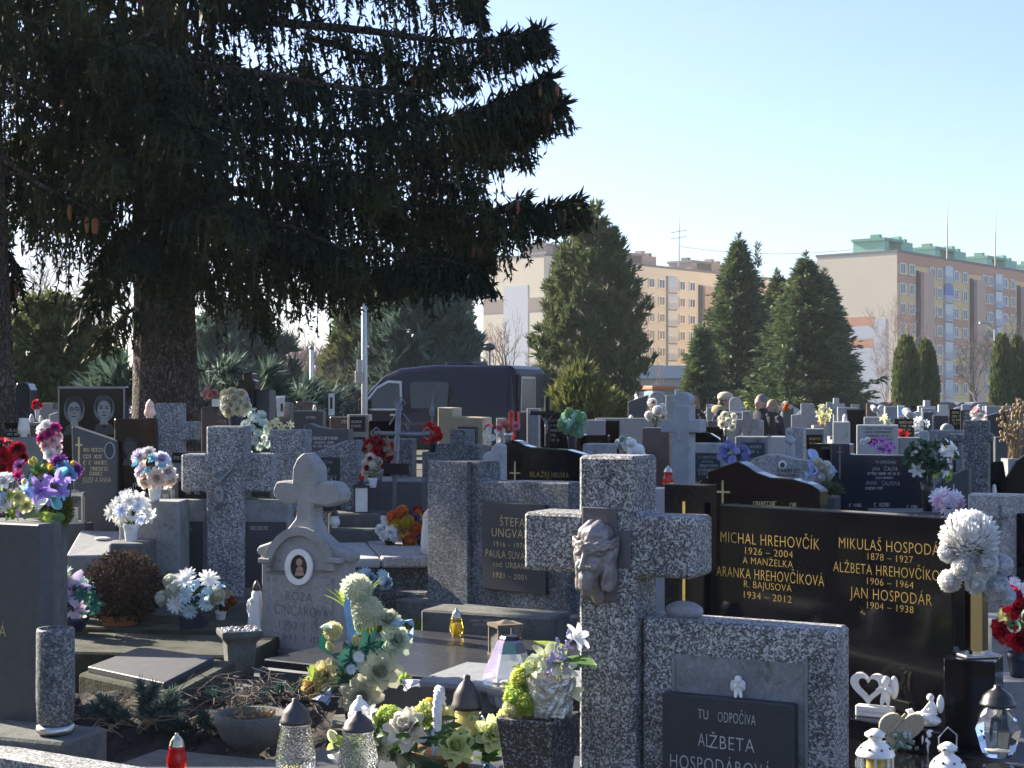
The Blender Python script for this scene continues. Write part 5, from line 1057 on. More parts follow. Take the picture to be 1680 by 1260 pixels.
def enamel(label, px, yt, Y, wpx, handle, glassq):
    k = Y / FX; zb = .246; T = thing('enamel_lantern', label, 'lantern', (at(px, 0, Y).x, Y, zb), rad(10)); zt = CH - (yt - HY) * k; h = zt - zb; r = wpx * k / 2
    MB().lathe([(r * 1.02, h - 44 * k), (r * 1.03, h - 42 * k), (r * .95, h - 36 * k), (r * .66, h - 26 * k), (r * .36, h - 20 * k), (r * .34, h - 16 * k), (r * .56, h - 12 * k), (r * .55, h - 8 * k), (r * .2, h - 1 * k), (.004, h)], 24).build('lid', M['enam'], T, True)
    mb = MB()
    for i in range(8):
        a = i * .785; mb.ball((r * .80 * math.cos(a), r * .80 * math.sin(a), h - 31 * k), 2.6 * k, 6, 5)
        if i % 2: mb.ball((r * .56 * math.cos(a), r * .56 * math.sin(a), h - 10 * k), 2 * k, 6, 5)
    mb.build('heart_holes', M['blkp'], T)
    MB().lathe([(r * .95, 0), (r * .95, .012), (r * .88, .013), (r * .88, h - 45 * k), (r * .6, h - 45 * k)], 8).build('glass_body', M['glass'] if glassq else M['enam'], T)
    fm = MB()
    for i in range(8): a = (i + .5) * .785; fm.tube([(r * .9 * math.cos(a), r * .9 * math.sin(a), .012), (r * .9 * math.cos(a), r * .9 * math.sin(a), h - 44 * k)], 2 * k, 4)
    fm.build('frame', M['enam'], T); MB().lathe([(r * .4, .015), (r * .4, h * .4), (.003, h * .4)], 12).build('candle', M['waxy'], T, True)
    if handle: MB().tube([(-r * .52, 0, h - 16 * k), (-r * .55, 0, h + 8 * k), (0, 0, h + 24 * k), (r * .55, 0, h + 10 * k), (r * .52, 0, h - 16 * k)], 1.3 * k, 5).build('handle', M['steel'], T)
enamel('white enamel lantern with heart holes beside the terrazzo block', 1436, 1195, 5.75, 62, False, True)
enamel('white enamel lantern with raised wire handle at the bottom edge', 1555, 1217, 5.7, 58, True, False)

# ---- left foreground stone with the single gilt letter, its vase and kerb
fl = Fr(30, 6.0, 26); T = fl.thing('grey_headstone', 'dark grey granite headstone cut by the left edge showing one gilt letter', 'gravestone')
slab(T, fl.R(-130, 64, 856), .085, M['greyd'], 0, 'slab', .006); inscribe(T, fl, [(5, 1034, 21, 11, 'Á')], M['goldp']); plinth(T, fl.u(-140), fl.u(90), -.1, .25, 0, .34, M['grey'])
fk = Fr(120, 5.35, 30); T = fk.thing('grave_kerb', 'terrazzo grave kerb running along the lower left corner', 'grave kerb')
k0 = fk.p(-30, 1178); k1 = fk.p(238, 1243); mb = MB(); mb.box(fk.u(-90), fk.u(240), 0, .13, 0, .372); mb.build('kerb', M['terr2'], T, False, .012); MB().box(fk.u(-90), fk.u(236), .0, .1, .0, .02).build('footing', M['conc'], T).location = (0, -.11, 0)
Y = 5.75; k = Y / FX; b = at(91, 1203, Y); T = thing('stone_vase', 'round grey terrazzo vase with pale foot beside the headstone at left', 'vase', (b.x, Y, b.z), .2)
MB().lathe([(26 * k, 0), (32 * k, 6 * k), (30 * k, 14 * k), (22 * k, 15.5 * k)], 20).build('foot', M['steel'], T, True); MB().lathe([(24 * k, 15.6 * k), (29 * k, 20 * k), (31 * k, 60 * k), (30.5 * k, 168 * k), (29 * k, 173 * k), (25 * k, 172 * k), (24 * k, 150 * k)], 24).build('vase', M['terr3'], T, True)
T = thing('grave_ledge', 'grey concrete grave ledge under the round terrazzo vase', 'grave kerb', (b.x, Y, 0), rad(-20)); MB().box(-.4, .12, -.12, .16, 0, b.z - .002).build('ledge', M['concd'], T, False, .01)

# ---- candle, bowl, ground of the left grave
lantern('small red glass candle with gold cap on the concrete border', 290, 1202, 1268, 34, 5.9, 'red', 'brass', .36, None)
T = thing('grave_border', 'weathered concrete border behind the red candle', 'grave kerb', (at(330, HY, 5.9).x, 5.9, 0), rad(-22)); MB().box(-.4, .6, -.09, .3, 0, CH - (1268 - HY) * 5.9 / FX - .002).build('border', M['concd'], T, False, .015)
Y = 6.35; k = Y / FX; b = at(412, 1262, Y); T = thing('bowl_planter', 'mossy concrete bowl planter on a narrow foot', 'planter', (b.x, Y, b.z)); 
MB().lathe([(18 * k, 0), (20 * k, 8 * k), (13 * k, 24 * k), (26 * k, 34 * k), (48 * k, 52 * k), (59 * k, 78 * k), (60 * k, 92 * k), (53 * k, 92 * k), (50 * k, 80 * k), (.005, 78 * k)], 26).build('bowl', M['concd'], T, True)
MB().ball((0, 0, 80 * k), 49 * k, 14, 6, (1, 1, .2), None, .2).build('soil', M['soil'], T, True)
T2 = thing('succulent_clump', 'orange and green succulent tufts growing in the mossy bowl', 'plant', (b.x, Y, b.z + 86 * k)); rr = random.Random(2)
for i in range(13): bloom(T2, 'tuft', 'moss' if i % 3 else 'dry', (rr.uniform(-36, 36) * k, rr.uniform(-30, 20) * k, rr.uniform(-3, 6) * k), rr.uniform(7, 14) * k, (rr.uniform(-.3, .3), -.3, 1), 'rosette')
MB().box(-.25, .25, -.2, .2, 0, b.z - .002).build('paving_slab', M['concd'], thing('paving_slab', 'dark concrete slab under the bowl planter', 'slab', (b.x, Y, 0), -.3), False, .012)
def twigpile(label, px, py, Y, w, d, n, seed, mat, name='twig_pile', lmax=.35, h=.1):
    r = random.Random(seed); b = at(px, py, Y); T = MB()
    for i in range(n):
        x = r.gauss(0, w * .4); y = r.gauss(0, d * .4); a = r.uniform(0, 6.28); L = r.uniform(.08, lmax); z = r.random() ** 2 * h; e = r.uniform(-.1, .5) * L
        p = [Vector((x, y, z)), Vector((x + L * .5 * math.cos(a), y + L * .5 * math.sin(a), z + e * .6 + .02)), Vector((x + L * math.cos(a + .3), y + L * math.sin(a + .3), max(.0, z + e)))]
        T.tube(p, [.0028, .002, .001], 4, False)
    o = T.build(name, mat, None); o.location = (b.x, Y, b.z); o['kind'] = 'stuff'; return tag(o, label, 'twigs')
twigpile('dry grey twigs heaped behind the bowl planter', 440, 1150, 7.09, .38, .3, 170, 1, M['twig'], lmax=.22, h=.06); twigpile('dry brown stems scattered on the soil left of the bowl', 250, 1190, 6.8, .35, .3, 70, 2, M['dry'], lmax=.2, h=.05)
def needles(label, px, py, Y, spec, seed, mat, name='evergreen_sprig'):
    rg = rng_(seed); b = at(px, py, Y); k = Y / FX; T = thing(name, label, 'sprig', b); C = []; D = []; L = []; Wd = []; st = MB()
    for (dx, dy, L0, ang, lift) in spec:
        p0 = np.array([dx * k, -dy * k * .6, .02]); d = np.array([math.cos(rad(ang)), -math.sin(rad(ang)) * .6, lift]); d /= np.linalg.norm(d); Ln = L0 * k; st.tube([tuple(p0), tuple(p0 + d * Ln)], [.006, .002], 4)
        m = int(L0 * 7); s = rg.random(m); C.append(p0 + d[None] * (s * Ln)[:, None]); D.append(d[None] * .8 + rg.normal(size=(m, 3)) * .75); L.append(rg.uniform(.035, .06, m)); Wd.append(np.full(m, .0055))
    np_mesh('needles', quads(np.concatenate(C), np.concatenate(D), np.concatenate(L), np.concatenate(Wd), rg), 4, M[mat], T); st.build('stem', M['bark'], T)
needles('blue-grey fir sprig lying upright by the sloping slab', 232, 1185, 6.83, [(0, 0, 72, 60, 1.0), (-18, 4, 60, 150, .7), (10, 0, 62, 20, .9), (-34, 6, 40, 110, .7), (5, -8, 66, 90, 1.3), (30, 0, 50, 50, .7), (-50, 4, 36, 160, .6), (20, 10, 50, 0, .4)], 3, 'blus')
needles('dark blue fir sprig lying beside the bowl planter', 345, 1205, 6.69, [(0, 0, 70, 10, .35), (-20, 6, 60, 160, .4), (10, 6, 70, 30, .5), (-5, -8, 60, 90, .4), (-40, 0, 50, 200, .3), (25, -6, 70, -10, .3)], 4, 'bluj')
needles('fir twig sticking out beside the bouquet of cream roses', 415, 1160, 7.2, [(0, 0, 60, 30, .3), (10, 0, 70, 60, .4), (20, 0, 60, 10, .3), (-20, 0, 50, 150, .3)], 5, 'leafb')
sm = MB(); rr = random.Random(21); nx, ny = 46, 22; X0, X1, Y0, Y1 = -2.15, -.8, 5.98, 7.25
hv = [(X0 + (X1 - X0) * i / nx, Y0 + (Y1 - Y0) * j / ny, .085 + (Y0 + (Y1 - Y0) * j / ny - 6.1) * .16 + rr.uniform(-.014, .014) + .02 * math.sin(i * .9) * math.sin(j * .7)) for j in range(ny + 1) for i in range(nx + 1)]
sm.add(hv, [(j * (nx + 1) + i, j * (nx + 1) + i + 1, (j + 1) * (nx + 1) + i + 1, (j + 1) * (nx + 1) + i) for j in range(ny) for i in range(nx)]); so_ = sm.build('soil', M['soil'], None, True); so_['kind'] = 'stuff'; tag(so_, 'dark bare soil of the grave around the bowl planter', 'soil')
rg = rng_(55); m = 420; P = np.stack([rg.uniform(X0 + .1, X1 - .1, m), rg.uniform(Y0 + .1, Y1 - .1, m), np.zeros(m)], 1); P[:, 2] = .1 + (P[:, 1] - 6.1) * .16; D = np.stack([rg.normal(size=m), rg.normal(size=m), rg.uniform(.05, .5, m)], 1)
o_ = np_mesh('leaf_litter', quads(P, D, rg.uniform(.015, .06, m), rg.uniform(.006, .022, m), rg), 4, M['heath']); o_['kind'] = 'stuff'; tag(o_, 'brown leaf litter on the soil around the bowl planter', 'leaf litter')
# ---- sloping plaque slab, ledges
fs_ = Fr(250, 7.9, 18); T = fs_.thing('sloping_grave_slab', 'low sloping mossy grave slab with a dark plaque at left', 'grave slab')
Z = lambda py, Y: CH - (py - HY) * Y / FX
A, B_, C_, D_ = at(128, 1105, 7.55), at(285, 1140, 7.0), at(388, 1085, 7.5), at(236, 1064, 8.3); off = Vector((fs_.X, fs_.Y, 0)); T.rotation_euler = (0, 0, 0); q = [p - off for p in (A, B_, C_, D_)]
MB().add([tuple(p) for p in q] + [(p.x, p.y, 0) for p in q], [(0, 1, 2, 3), (7, 6, 5, 4), (0, 4, 5, 1), (1, 5, 6, 2), (2, 6, 7, 3), (3, 7, 4, 0)]).build('slab', M['mossy'], T, False, .012)
cen = sum(q, Vector()) / 4; n_ = (q[1] - q[0]).cross(q[3] - q[0]).normalized(); n_ = n_ if n_.z > 0 else -n_
pq = [cen + (p - cen) * .80 + Vector((-.03, 0, 0)) for p in q]; MB().add([tuple(p + n_ * .03) for p in pq] + [tuple(p + n_ * .001) for p in pq], [(0, 1, 2, 3), (7, 6, 5, 4), (0, 4, 5, 1), (1, 5, 6, 2), (2, 6, 7, 3), (3, 7, 4, 0)]).build('plaque', M['greyd'], T, False, .003)
def kerbbox(label, px0, px1, ytop, Y, depth, a, mat, name='grave_kerb', cat='grave kerb', zt=None, extra=None):
    f = Fr((px0 + px1) / 2, Y, a); T = f.thing(name, label, cat); z = f.p((px0 + px1) / 2, ytop)[1] if zt is None else zt
    MB().box(f.u(px0), f.u(px1), 0, depth, 0, max(z, .03)).build('kerb', M[mat], T, False, .012); return T, f, z
kerbbox('long dark concrete ledge behind the sloping slab', 60, 400, 1072, 8.5, .7, 8, 'mossy'); kerbbox('low dark ledge carrying the terracotta pot', 40, 400, 1030, 9.35, .55, 5, 'mossy')
Y = 8.2; k = Y / FX; b = at(393, 1112, Y); T = thing('square_planter', 'square tapering concrete planter with white pebbles', 'planter', (b.x, Y, b.z), rad(20)); MB().lathe([(28 * k, 0), (34 * k, 60 * k), (47 * k, 70 * k), (47 * k, 80 * k), (38 * k, 80 * k), (36 * k, 72 * k)], 4).build('planter', M['concd'], T, False, .006)
mb = MB(); rr = random.Random(1)
for i in range(90): mb.ball((rr.uniform(-28, 28) * k, rr.uniform(-28, 28) * k, (76 + rr.uniform(0, 4)) * k), rr.uniform(2, 4) * k, 6, 4)
mb.build('pebbles', M['greyl'], T, True); MB().box(-.3, .3, -.3, .3, 0, b.z - .002).build('footing', M['concd'], thing('footing_slab', 'dark footing slab under the square planter', 'slab', (b.x, Y, 0)), False, .01)
Y = 9.5; k = Y / FX; b = at(197, 1042, Y); T = thing('heather_pot', 'terracotta pot with a round dried brown heather', 'potted plant', b); vase_shape(T, 'pot', 33 * k, 34 * k, M['terra'], 'pot')
rg = rng_(9); m = 9000; d = unit(rg.normal(size=(m, 3))); rr_ = rg.random(m) ** .28; P = d * rr_[:, None] * np.array([66, 60, 60]) * k + np.array([4 * k, 0, 78 * k]); keep = P[:, 2] > 28 * k; np_mesh('heather', quads(P[keep], d[keep] * .8 + rg.normal(size=(keep.sum(), 3)) * .6, rg.uniform(.012, .034, keep.sum()), rg.uniform(.007, .014, keep.sum()), rg), 4, M['heath'], T)
bunch('white and pale blue bouquet with big ribbon in dark blue pot', 318, 975, 104, 70, 9.4, 1040, [('mum', (.75, .78, .68), 4, 17), ('daisy', WHT, 5, 18), ('calla', LBLU, 5, 18), ('daisy', (.6, .75, .8), 4, 15)], 11, ('box', 20, 32, 'potd', 'pot'))
bunch('cream ball flowers with a lilac lily left of the heather pot', 118, 975, 80, 80, 9.2, 1036, [('ball', (.72, .70, .42), 3, 13), ('lily', (.62, .52, .72), 2, 32), ('star', 'leafb', 5, 20), ('daisy', (.45, .62, .6), 4, 13)], 12, ('cup', 30, 24, 'potd'))
bunch('withered orange-brown heather tuft beside the white pot', 362, 985, 36, 40, 9.7, 1022, [('tuft', 'dry', 6, 14), ('mum', (.45, .16, .05), 3, 9)], 13, ('cup', 10, 20, 'potw'), nleaf=6)
T, f, z = kerbbox('pale concrete step behind the flower pots', 350, 440, 986, 10.2, .4, 0, 'concd')
# ---- weathered sandstone stone with oval photo
fz = Fr(497, 9.0, 32); T = fz.thing('sandstone_marker', 'weathered sandstone marker with trefoil cross top and oval photograph', 'gravestone')
P = fz.P([(428, None), (566, None), (566, 925), (574, 921), (573, 908), (540, 893), (524, 878), (512, 855), (512, 828), (535, 832), (557, 824), (559, 808), (548, 792), (530, 789), (520, 796), (519, 768), (508, 752), (497, 742), (486, 752), (479, 768), (478, 790), (468, 788), (452, 790), (446, 806), (450, 818), (468, 826), (486, 822), (484, 850), (470, 868), (452, 886), (422, 896), (419, 906), (428, 914)])
zz = [p[1] for p in P]; slab(T, P, .11, M['sand'], 0, 'stone', .012)
ap = [fz.p(493 + 58 * math.cos(a), 936 - 72 * math.sin(a)) for a in [math.pi * i / 14 for i in range(15)]]; ai = [fz.p(493 + 46 * math.cos(a), 936 - 58 * math.sin(a)) for a in [math.pi * i / 14 for i in range(15)]]
MB().ring(ap, ai, -.022, -.0005).build('arch_moulding', M['sand'], T, False, .004)
for (a, b2) in ((428, 447), (540, 566)): slab(T, fz.R(a, b2, 915, 924), .03, M['sand'], -.0305, 'cornice', .006)
slab(T, fz.R(446, 546, 945, 1068), .006, M['sand'], -.0065, 'text_panel', .002)
e = lambda rx, ry, cx=493, cy=930: [fz.p(cx + rx * math.cos(t), cy + ry * math.sin(t)) for t in [6.283 * i / 28 for i in range(28)]]
MB().ring(e(23, 30), e(14, 20), -.020, -.007).build('photo_rim', M['porc'], T, False, .002); MB().prism(e(14, 20), -.010, -.0072).build('photo', M['etchb'], T)
pm = MB().prism(e(5, 6, 493, 922), -.0115, -.0101); pm.prism(fz.P([(486, 944), (501, 944), (499, 932), (496, 929), (491, 929), (488, 933)]), -.0115, -.0101); pm.build('portrait', plain('sepia_print', (.42, .28, .22), .4), T)
inscribe(T, fz, [(492, 978, 15, 42, 'ROZA'), (496, 1002, 18, 88, 'ČINČAROVÁ'), (492, 1026, 12, 66, '1902 † 19'), (490, 1046, 12, 66, '1931 ? III')], M['sand'], -.0085, 'carved_inscription')
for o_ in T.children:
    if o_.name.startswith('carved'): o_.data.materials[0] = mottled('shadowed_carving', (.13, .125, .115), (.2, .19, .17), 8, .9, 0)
slab(T, fz.R(416, 580, 1066), .26, M['concd'], -.05, 'foot_block', .02)
kerbbox('rough concrete kerb piece right of the sandstone marker', 478, 560, 1075, 8.3, .2, 20, 'concd')
k = 9.2 / FX; T = thing('angel_candle', 'white robed angel lantern with dark cap left of the sandstone marker', 'figurine', at(421, 1036, 9.2)); MB().lathe([(11 * k, 0), (12 * k, 3 * k), (9 * k, 12 * k), (9.5 * k, 40 * k), (8 * k, 64 * k), (5 * k, 68 * k)], 16).build('robe', M['frost'], T, True); MB().lathe([(7 * k, 68.2 * k), (7.5 * k, 71 * k), (5 * k, 78 * k), (1.5 * k, 84 * k)], 12).build('cap', M['dkmetal'], T, True); m = MB(); m.ball((-7 * k, -6 * k, 52 * k), 4.2 * k, 10, 8); m.caps([((-7 * k, -5 * k, 46 * k), 3 * k), ((-7 * k, -4 * k, 36 * k), 5 * k), ((-8 * k, -3 * k, 8 * k), 7 * k)]); fuse(m, .004, 'angel', M['porc'], T, 2); MB().ball((-12 * k, 0, 40 * k), 10 * k, 8, 6, (.45, .3, 1.3)).build('wing', M['porc'], T, True)
# ================================================================ graves: middle and far rows
def gst(label, x0, x1, yt, Y, a, mat, t=.13, pts=None, name='headstone', base=True, plaque=None, rows=None, rmat='letter', seed=1, cross=None, lines=None, lmat='letter', bev=.008, cat='headstone', pm='slate'):
    """pts: outline in photo pixels (None as row = ground); plaque: (x0,x1,y0,y1); rows: unreadable lines (x0,x1,y,h); cross: crossp arguments"""
    fr = Fr((x0 + x1) / 2, Y, a); T = fr.thing(name, label, cat); Mt = M[mat]
    if cross: slab(T, crossp(fr, *cross), t, Mt, 0, 'cross', bev)
    else: slab(T, fr.P(pts) if pts else fr.R(x0, x1, yt), t, Mt, 0, 'slab', bev)
    if base: plinth(T, fr.u(x0) - .06, fr.u(x1) + .06, -.09, t + .1, 0, .16, Mt if mat not in ('black', 'brown') else M['greyd'])
    yo = -.003
    if plaque: slab(T, fr.R(*plaque), .018, M[pm], -.0185, 'plaque', .003); yo = -.0215
    if lines: inscribe(T, fr, lines, M[lmat], yo)
    if rows: worn_lines(T, fr, rows, M[rmat], yo, seed)
    return T, fr
N_ = None
# --- Ungvarsky double stone
T, fr = gst('blue-grey speckled stone with tall pillar and dark plaque of gilt names behind the front cross', 708, 938, 757, 9.5, 40, 'terr3', .2, [(708, N_), (934, N_), (934, 792), (788, 789), (788, 757), (708, 757)], 'pillar_headstone')
slab(T, fr.R(708, 774, 756), .04, M['terr3'], -.0405, 'pillar_face', .006); slab(T, fr.R(796, 900, 825, 970), .03, M['slate'], -.0305, 'plaque', .004)
inscribe(T, fr, [(852, 856, 15, 52, 'ŠTEFAN'), (856, 875, 15, 88, 'UNGVARSKÝ'), (842, 893, 9, 52, '1916 – 1976'), (850, 910, 13, 96, 'PAULA SUVÁKOVÁ'), (852, 927, 10, 74, 'rod. URBANOVÁ'), (842, 944, 9, 54, '1921 – 2001')], M['goldp'], -.034)
plinth(T, fr.u(676), fr.u(960), -.16, .4, 0, .37, M['concd'], 'foot'); 
T, f, z = kerbbox('low dark grave edging with worn plate in front of the pillar stone', 690, 905, 1007, 8.9, .3, 24, 'concd'); worn_lines(T, f, [(772, 808, 1018, 4), (776, 806, 1025, 4)], M['greyl'])
f = Fr(740, 8.2, 30); T = f.thing('grave_slab', 'dark wet granite cover slab below the pillar stone', 'grave slab'); MB().box(-.72, .75, -.72, .55, 0, .27).build('slab', M['greyd'], T, False, .01); MB().box(-.7, .72, -.7, .53, .2702, .31).build('cover', polished('wet_dark_granite', (.03, .032, .036), (.06, .06, .065), .22), T, False, .006)
f = Fr(790, 6.9, 24); T = f.thing('grave_slab', 'pale grey slab corner under the faceted iridescent lantern', 'grave slab'); MB().box(f.u(686), f.u(686) + 1.0, 0, .5, .33, .375).build('cover', M['grey'], T, False, .012); MB().box(f.u(686) + .06, f.u(686) + .94, .05, .45, 0, .329).build('base', M['concd'], T)
# --- lanterns in the bottom centre
irid = glassy('iridescent_glass', (.85, .88, .95), .08, .8); irid.node_tree.nodes['Principled BSDF'].inputs['Thin Film Thickness'].default_value = 480; irid.node_tree.nodes['Principled BSDF'].inputs['Thin Film IOR'].default_value = 1.9
lantern('yellow glass candle on the edging below the pillar stone', 749, 998, 1044, 24, 8.7, 'yellow', 'brass', .36, 'waxy')
boxlantern('dark wooden lantern with brass knob behind the faceted lantern', 829, 1022, 1075, 46, 8.05, 'wood', .4)
k = 6.9 / FX; T = thing('faceted_lantern', 'iridescent faceted glass lantern with dark shutter top', 'grave lantern', at(836, 1158, 6.9), .2); MB().lathe([(28 * k, 0), (33 * k, 6 * k), (45 * k, 45 * k), (41 * k, 62 * k), (22 * k, 105 * k), (14 * k, 112 * k)], 7).build('glass_body', irid, T); MB().lathe([(27 * k, 88 * k), (16.5 * k, 112 * k), (14 * k, 115 * k), (4 * k, 116 * k)], 7).build('cap', M['capb'], T); MB().lathe([(16 * k, 2 * k), (16 * k, 40 * k), (1 * k, 41 * k)], 10).build('candle', M['wax'], T, True)
lantern('dark dome-capped lantern behind the wicker basket handle', 766, 1107, 1215, 66, 6.4, 'glass', 'dkmetal', .52)
lantern('tall waisted clear glass lantern left of the flower basket', 485, 1145, 1285, 66, 5.5, 'cut', 'dkmetal', .3, 'waxy', fill=.2)
lantern('straight cut-glass lantern with a heart at the front of the basket', 588, 1166, 1290, 68, 5.35, 'cut', 'dkmetal', .26, 'wax', fill=.2)
T = bpy.data.objects['grave_lantern.00%d' % 4] if False else None
lantern('opal white lantern bottle behind the cut-glass lantern', 590, 1141, 1250, 48, 6.0, 'white', 'enam', .3)
T = thing('grave_slab', 'grey cover slab under the glass lanterns at the bottom', 'grave slab', (at(620, HY, 5.5).x, 5.45, 0), rad(-24)); zt = CH - (1285 - HY) * 5.5 / FX; MB().box(-.5, .75, -.25, .75, 0, zt - .003).build('slab', M['greyd'], T, False, .012)
# --- basket of pale flowers at the bottom
k = 5.75 / FX; b0 = at(725, 1262, 5.75)
T = loose('pale cream flower basket with white wicker handle at bottom centre', b0,
 [('rose', (.74, .76, .45), -132, 62, 10, 30, (-.5, -.6, .7)), ('bud', (.8, .8, .6), -178, 56, 10, 24, (-.5, -.4, 1)), ('calla', WHT, -171, 26, 24, 24, (-.4, -.9, -.3)), ('rose', (.84, .8, .68), -59, 70, 22, 40, (-.1, -.7, .7)), ('mum', LIME, -87, 86, 2, 26, (-.2, -.5, 1)), ('mum', (.7, .74, .3), -22, 92, 0, 28, (0, -.5, 1)),
  ('rose', (.68, .74, .34), 24, 46, 36, 34, (.2, -1, .4)), ('rose', (.72, .76, .38), 84, 62, 20, 32, (.4, -.8, .5)), ('bud', PALEY, 11, 92, 0, 26, (.1, -.4, 1)), ('calla', LBLU, 76, 8, 34, 36, (.5, -.9, -.5)), ('mum', (.62, .74, .3), 113, 80, 0, 28, (.5, -.5, .8)), ('bud', (.72, .8, .5), 128, 54, 10, 26, (.8, -.5, .5)), ('lily', WHT, -121, 92, 4, 20, (-.3, -.5, .9)), ('rose', CREAM, -103, 40, 28, 26, (-.4, -1, .2)), ('mum', YEL, -20, 104, -4, 16, (-.2, -.6, 1))],
 [('leaf', 'leafd', -51, 36, 30, 96, (-.55, -.6, -.5)), ('leaf', 'leafd', -72, 30, 24, 70, (-.9, -.5, -.1)), ('leaf', 'leaf', 56, 32, 34, 56, (.2, -.6, -.9)), ('leaf', 'leafd', -38, 56, 30, 44, (-.2, -1, -.2)), ('leaf', 'leaf', 118, 40, 16, 60, (.8, -.4, -.4)), ('leaf', 'leaf', -142, 8, 10, 46, (-.6, -.5, -.2)), ('leaf', 'leafl', -181, 44, 6, 46, (-.9, -.3, .4)), ('leaf', 'leafl', 105, 96, 0, 44, (.4, -.3, 1)), ('leaf', 'leafd', 131, 30, 14, 60, (.7, -.6, -.7))], 'flower_basket')
for (dx, dy, rr_, mm) in ((-120, 36, 36, 'leafl'), (-95, 66, 34, 'leafl'), (-150, 44, 34, 'leafl'), (-70, 30, 36, 'leaf'), (-130, 12, 34, 'leaf'), (70, 30, 36, 'leaf'), (110, 60, 34, 'leafl'), (-20, 84, 30, 'leafl'), (-45, 20, 38, 'leafd')): bloom(T, 'tuft', mm, (dx * k, -12 * k, dy * k), rr_ * k, (dx / 150, -.7, .5))
MB().lathe([(36 * k, -60 * k), (46 * k, 22 * k), (50 * k, 24 * k), (51 * k, 32 * k), (44 * k, 32 * k), (30 * k, 10 * k)], 22).build('pot', M['pot'], T, True)
bm_ = MB(); rr = random.Random(8)
for j in range(4):
    P = []
    for i in range(24):
        a = math.pi * (.02 + .96 * i / 23); P.append(((-4 + 12 * math.cos(a) * .3 + 5 * math.sin(i * 1.1 + j * 1.57)) * k, (34 * math.cos(a) - 6) * k, (20 + 112 * math.sin(a) + 4 * math.cos(i * 1.1 + j * 1.57)) * k))
    bm_.tube(P, 4 * k, 5)
bm_.build('wicker_handle', plain('white_wicker', (.72, .7, .72), .6), T, True)
mb = MB()
for i in range(95): d = Vector((rr.gauss(0, 1), rr.gauss(0, .7), rr.gauss(.1, .5))).normalized(); mb.add([v.co.copy() for v in FM['leaf'].vertices], [tuple(p.vertices) for p in FM['leaf'].polygons], Matrix.Translation(((d.x * 125 - 14) * k, d.y * 40 * k, (50 + d.z * 34) * k)) @ d.to_track_quat('Z', 'Y').to_matrix().to_4x4() @ Matrix.Scale(rr.uniform(24, 42) * k, 4))
mb.build('foliage', M['leaf'], T, True)
MB().box(-.2, .3, -.15, .25, 0, b0.z - 60 * k - .002).build('pedestal', M['concd'], thing('flower_stand', 'low concrete stand under the flower basket', 'stand', (b0.x, 5.75, 0)), False, .01)
# --- bouquet of cream roses and blue ribbons
k = 7.2 / FX; b0 = at(585, 1190, 7.2)
OLV = (.62, .60, .36); SAG = (.55, .62, .48)
T = loose('tall bouquet of cream roses with blue ribbons and ball flowers', b0,
 [('rose', (.66, .66, .48), 40, 92, 20, 36, (.15, -1, .3)), ('rose', (.62, .6, .44), 10, 52, 30, 36, (0, -1, .2)), ('rose', SAG, 66, 140, 10, 28, (.5, -.8, .5)), ('rose', (.62, .64, .48), 52, 172, 4, 24, (.3, -.7, .8)), ('rose', (.70, .62, .34), -50, 86, 16, 26, (-.5, -.9, .3)), ('rose', (.66, .50, .22), -72, 62, 12, 22, (-.6, -.8, .1)),
  ('bud', SAG, 2, 168, 12, 22, (0, -.5, 1)), ('bud', (.7, .68, .4), 0, 142, 20, 20, (0, -.6, 1)), ('bud', (.68, .68, .4), -42, 132, 14, 21, (-.3, -.7, .8)), ('ball', OLV, -38, 156, 8, 17, (0, -1, 0)), ('ball', (.6, .63, .48), 18, 188, 10, 29, (0, -1, 0)), ('ball', (.6, .63, .5), 0, 222, 0, 29, (0, -1, 0)),
  ('calla', (.5, .6, .82), -46, 52, 26, 34, (-.4, -.8, -.6)), ('calla', (.62, .68, .84), 84, 70, 12, 32, (.8, -.6, -.4)), ('star', 'leafb', -8, 110, 8, 34, (0, -1, .2)), ('star', 'leafb', 20, 130, 2, 32, (.2, -1, .2)), ('star', 'leafd', -20, 80, 12, 34, (-.2, -1, .2)), ('star', 'leafb', 44, 120, 0, 30, (.4, -1, .2)), ('tuft', 'leafl', -72, 84, 6, 22, (-.8, -.4, .4)), ('tuft', 'leafl', 74, 74, 4, 22, (.6, -.5, .3)), ('daisy', WHT, 6, 116, 22, 10, (0, -1, .2)), ('daisy', (.7, .8, .85), -6, 96, 24, 9, (0, -1, .2))],
 [('leaf', 'leafl', -60, 92, 0, 62, (-1, 0, -.1)), ('blades', 'leafl', -16, 196, 0, 50, (-.3, 0, 1)), ('blades', 'leafl', 14, 214, -4, 40, (.15, 0, 1)), ('leaf', 'leafb', -58, 160, 4, 40, (-.4, -.3, 1))])
def ribbon(pts, w, mat):
    mb = MB(); vs = []
    for i, (x, y, z) in enumerate(pts): t = i / (len(pts) - 1); vs += [((x - w * .5 * math.cos(t * 2)) * k, -z * k, y * k), ((x + w * .5 * math.cos(t * 2)) * k, -(z + 4 * math.sin(t * 6)) * k, (y + 2) * k)]
    mb.add(vs, [(2 * i, 2 * i + 1, 2 * i + 3, 2 * i + 2) for i in range(len(pts) - 1)]); return mb.build('ribbon', M[mat], T, True)
ribbon([(-6, 128, 10), (-8, 160, 14), (-14, 195, 16), (-12, 225, 10), (-4, 240, 4), (4, 232, 0), (6, 200, 8), (2, 150, 10)], 13, 'ribw'); ribbon([(60, 160, 8), (72, 172, 14), (86, 174, 12), (94, 162, 6), (88, 144, 4)], 26, 'ribw')
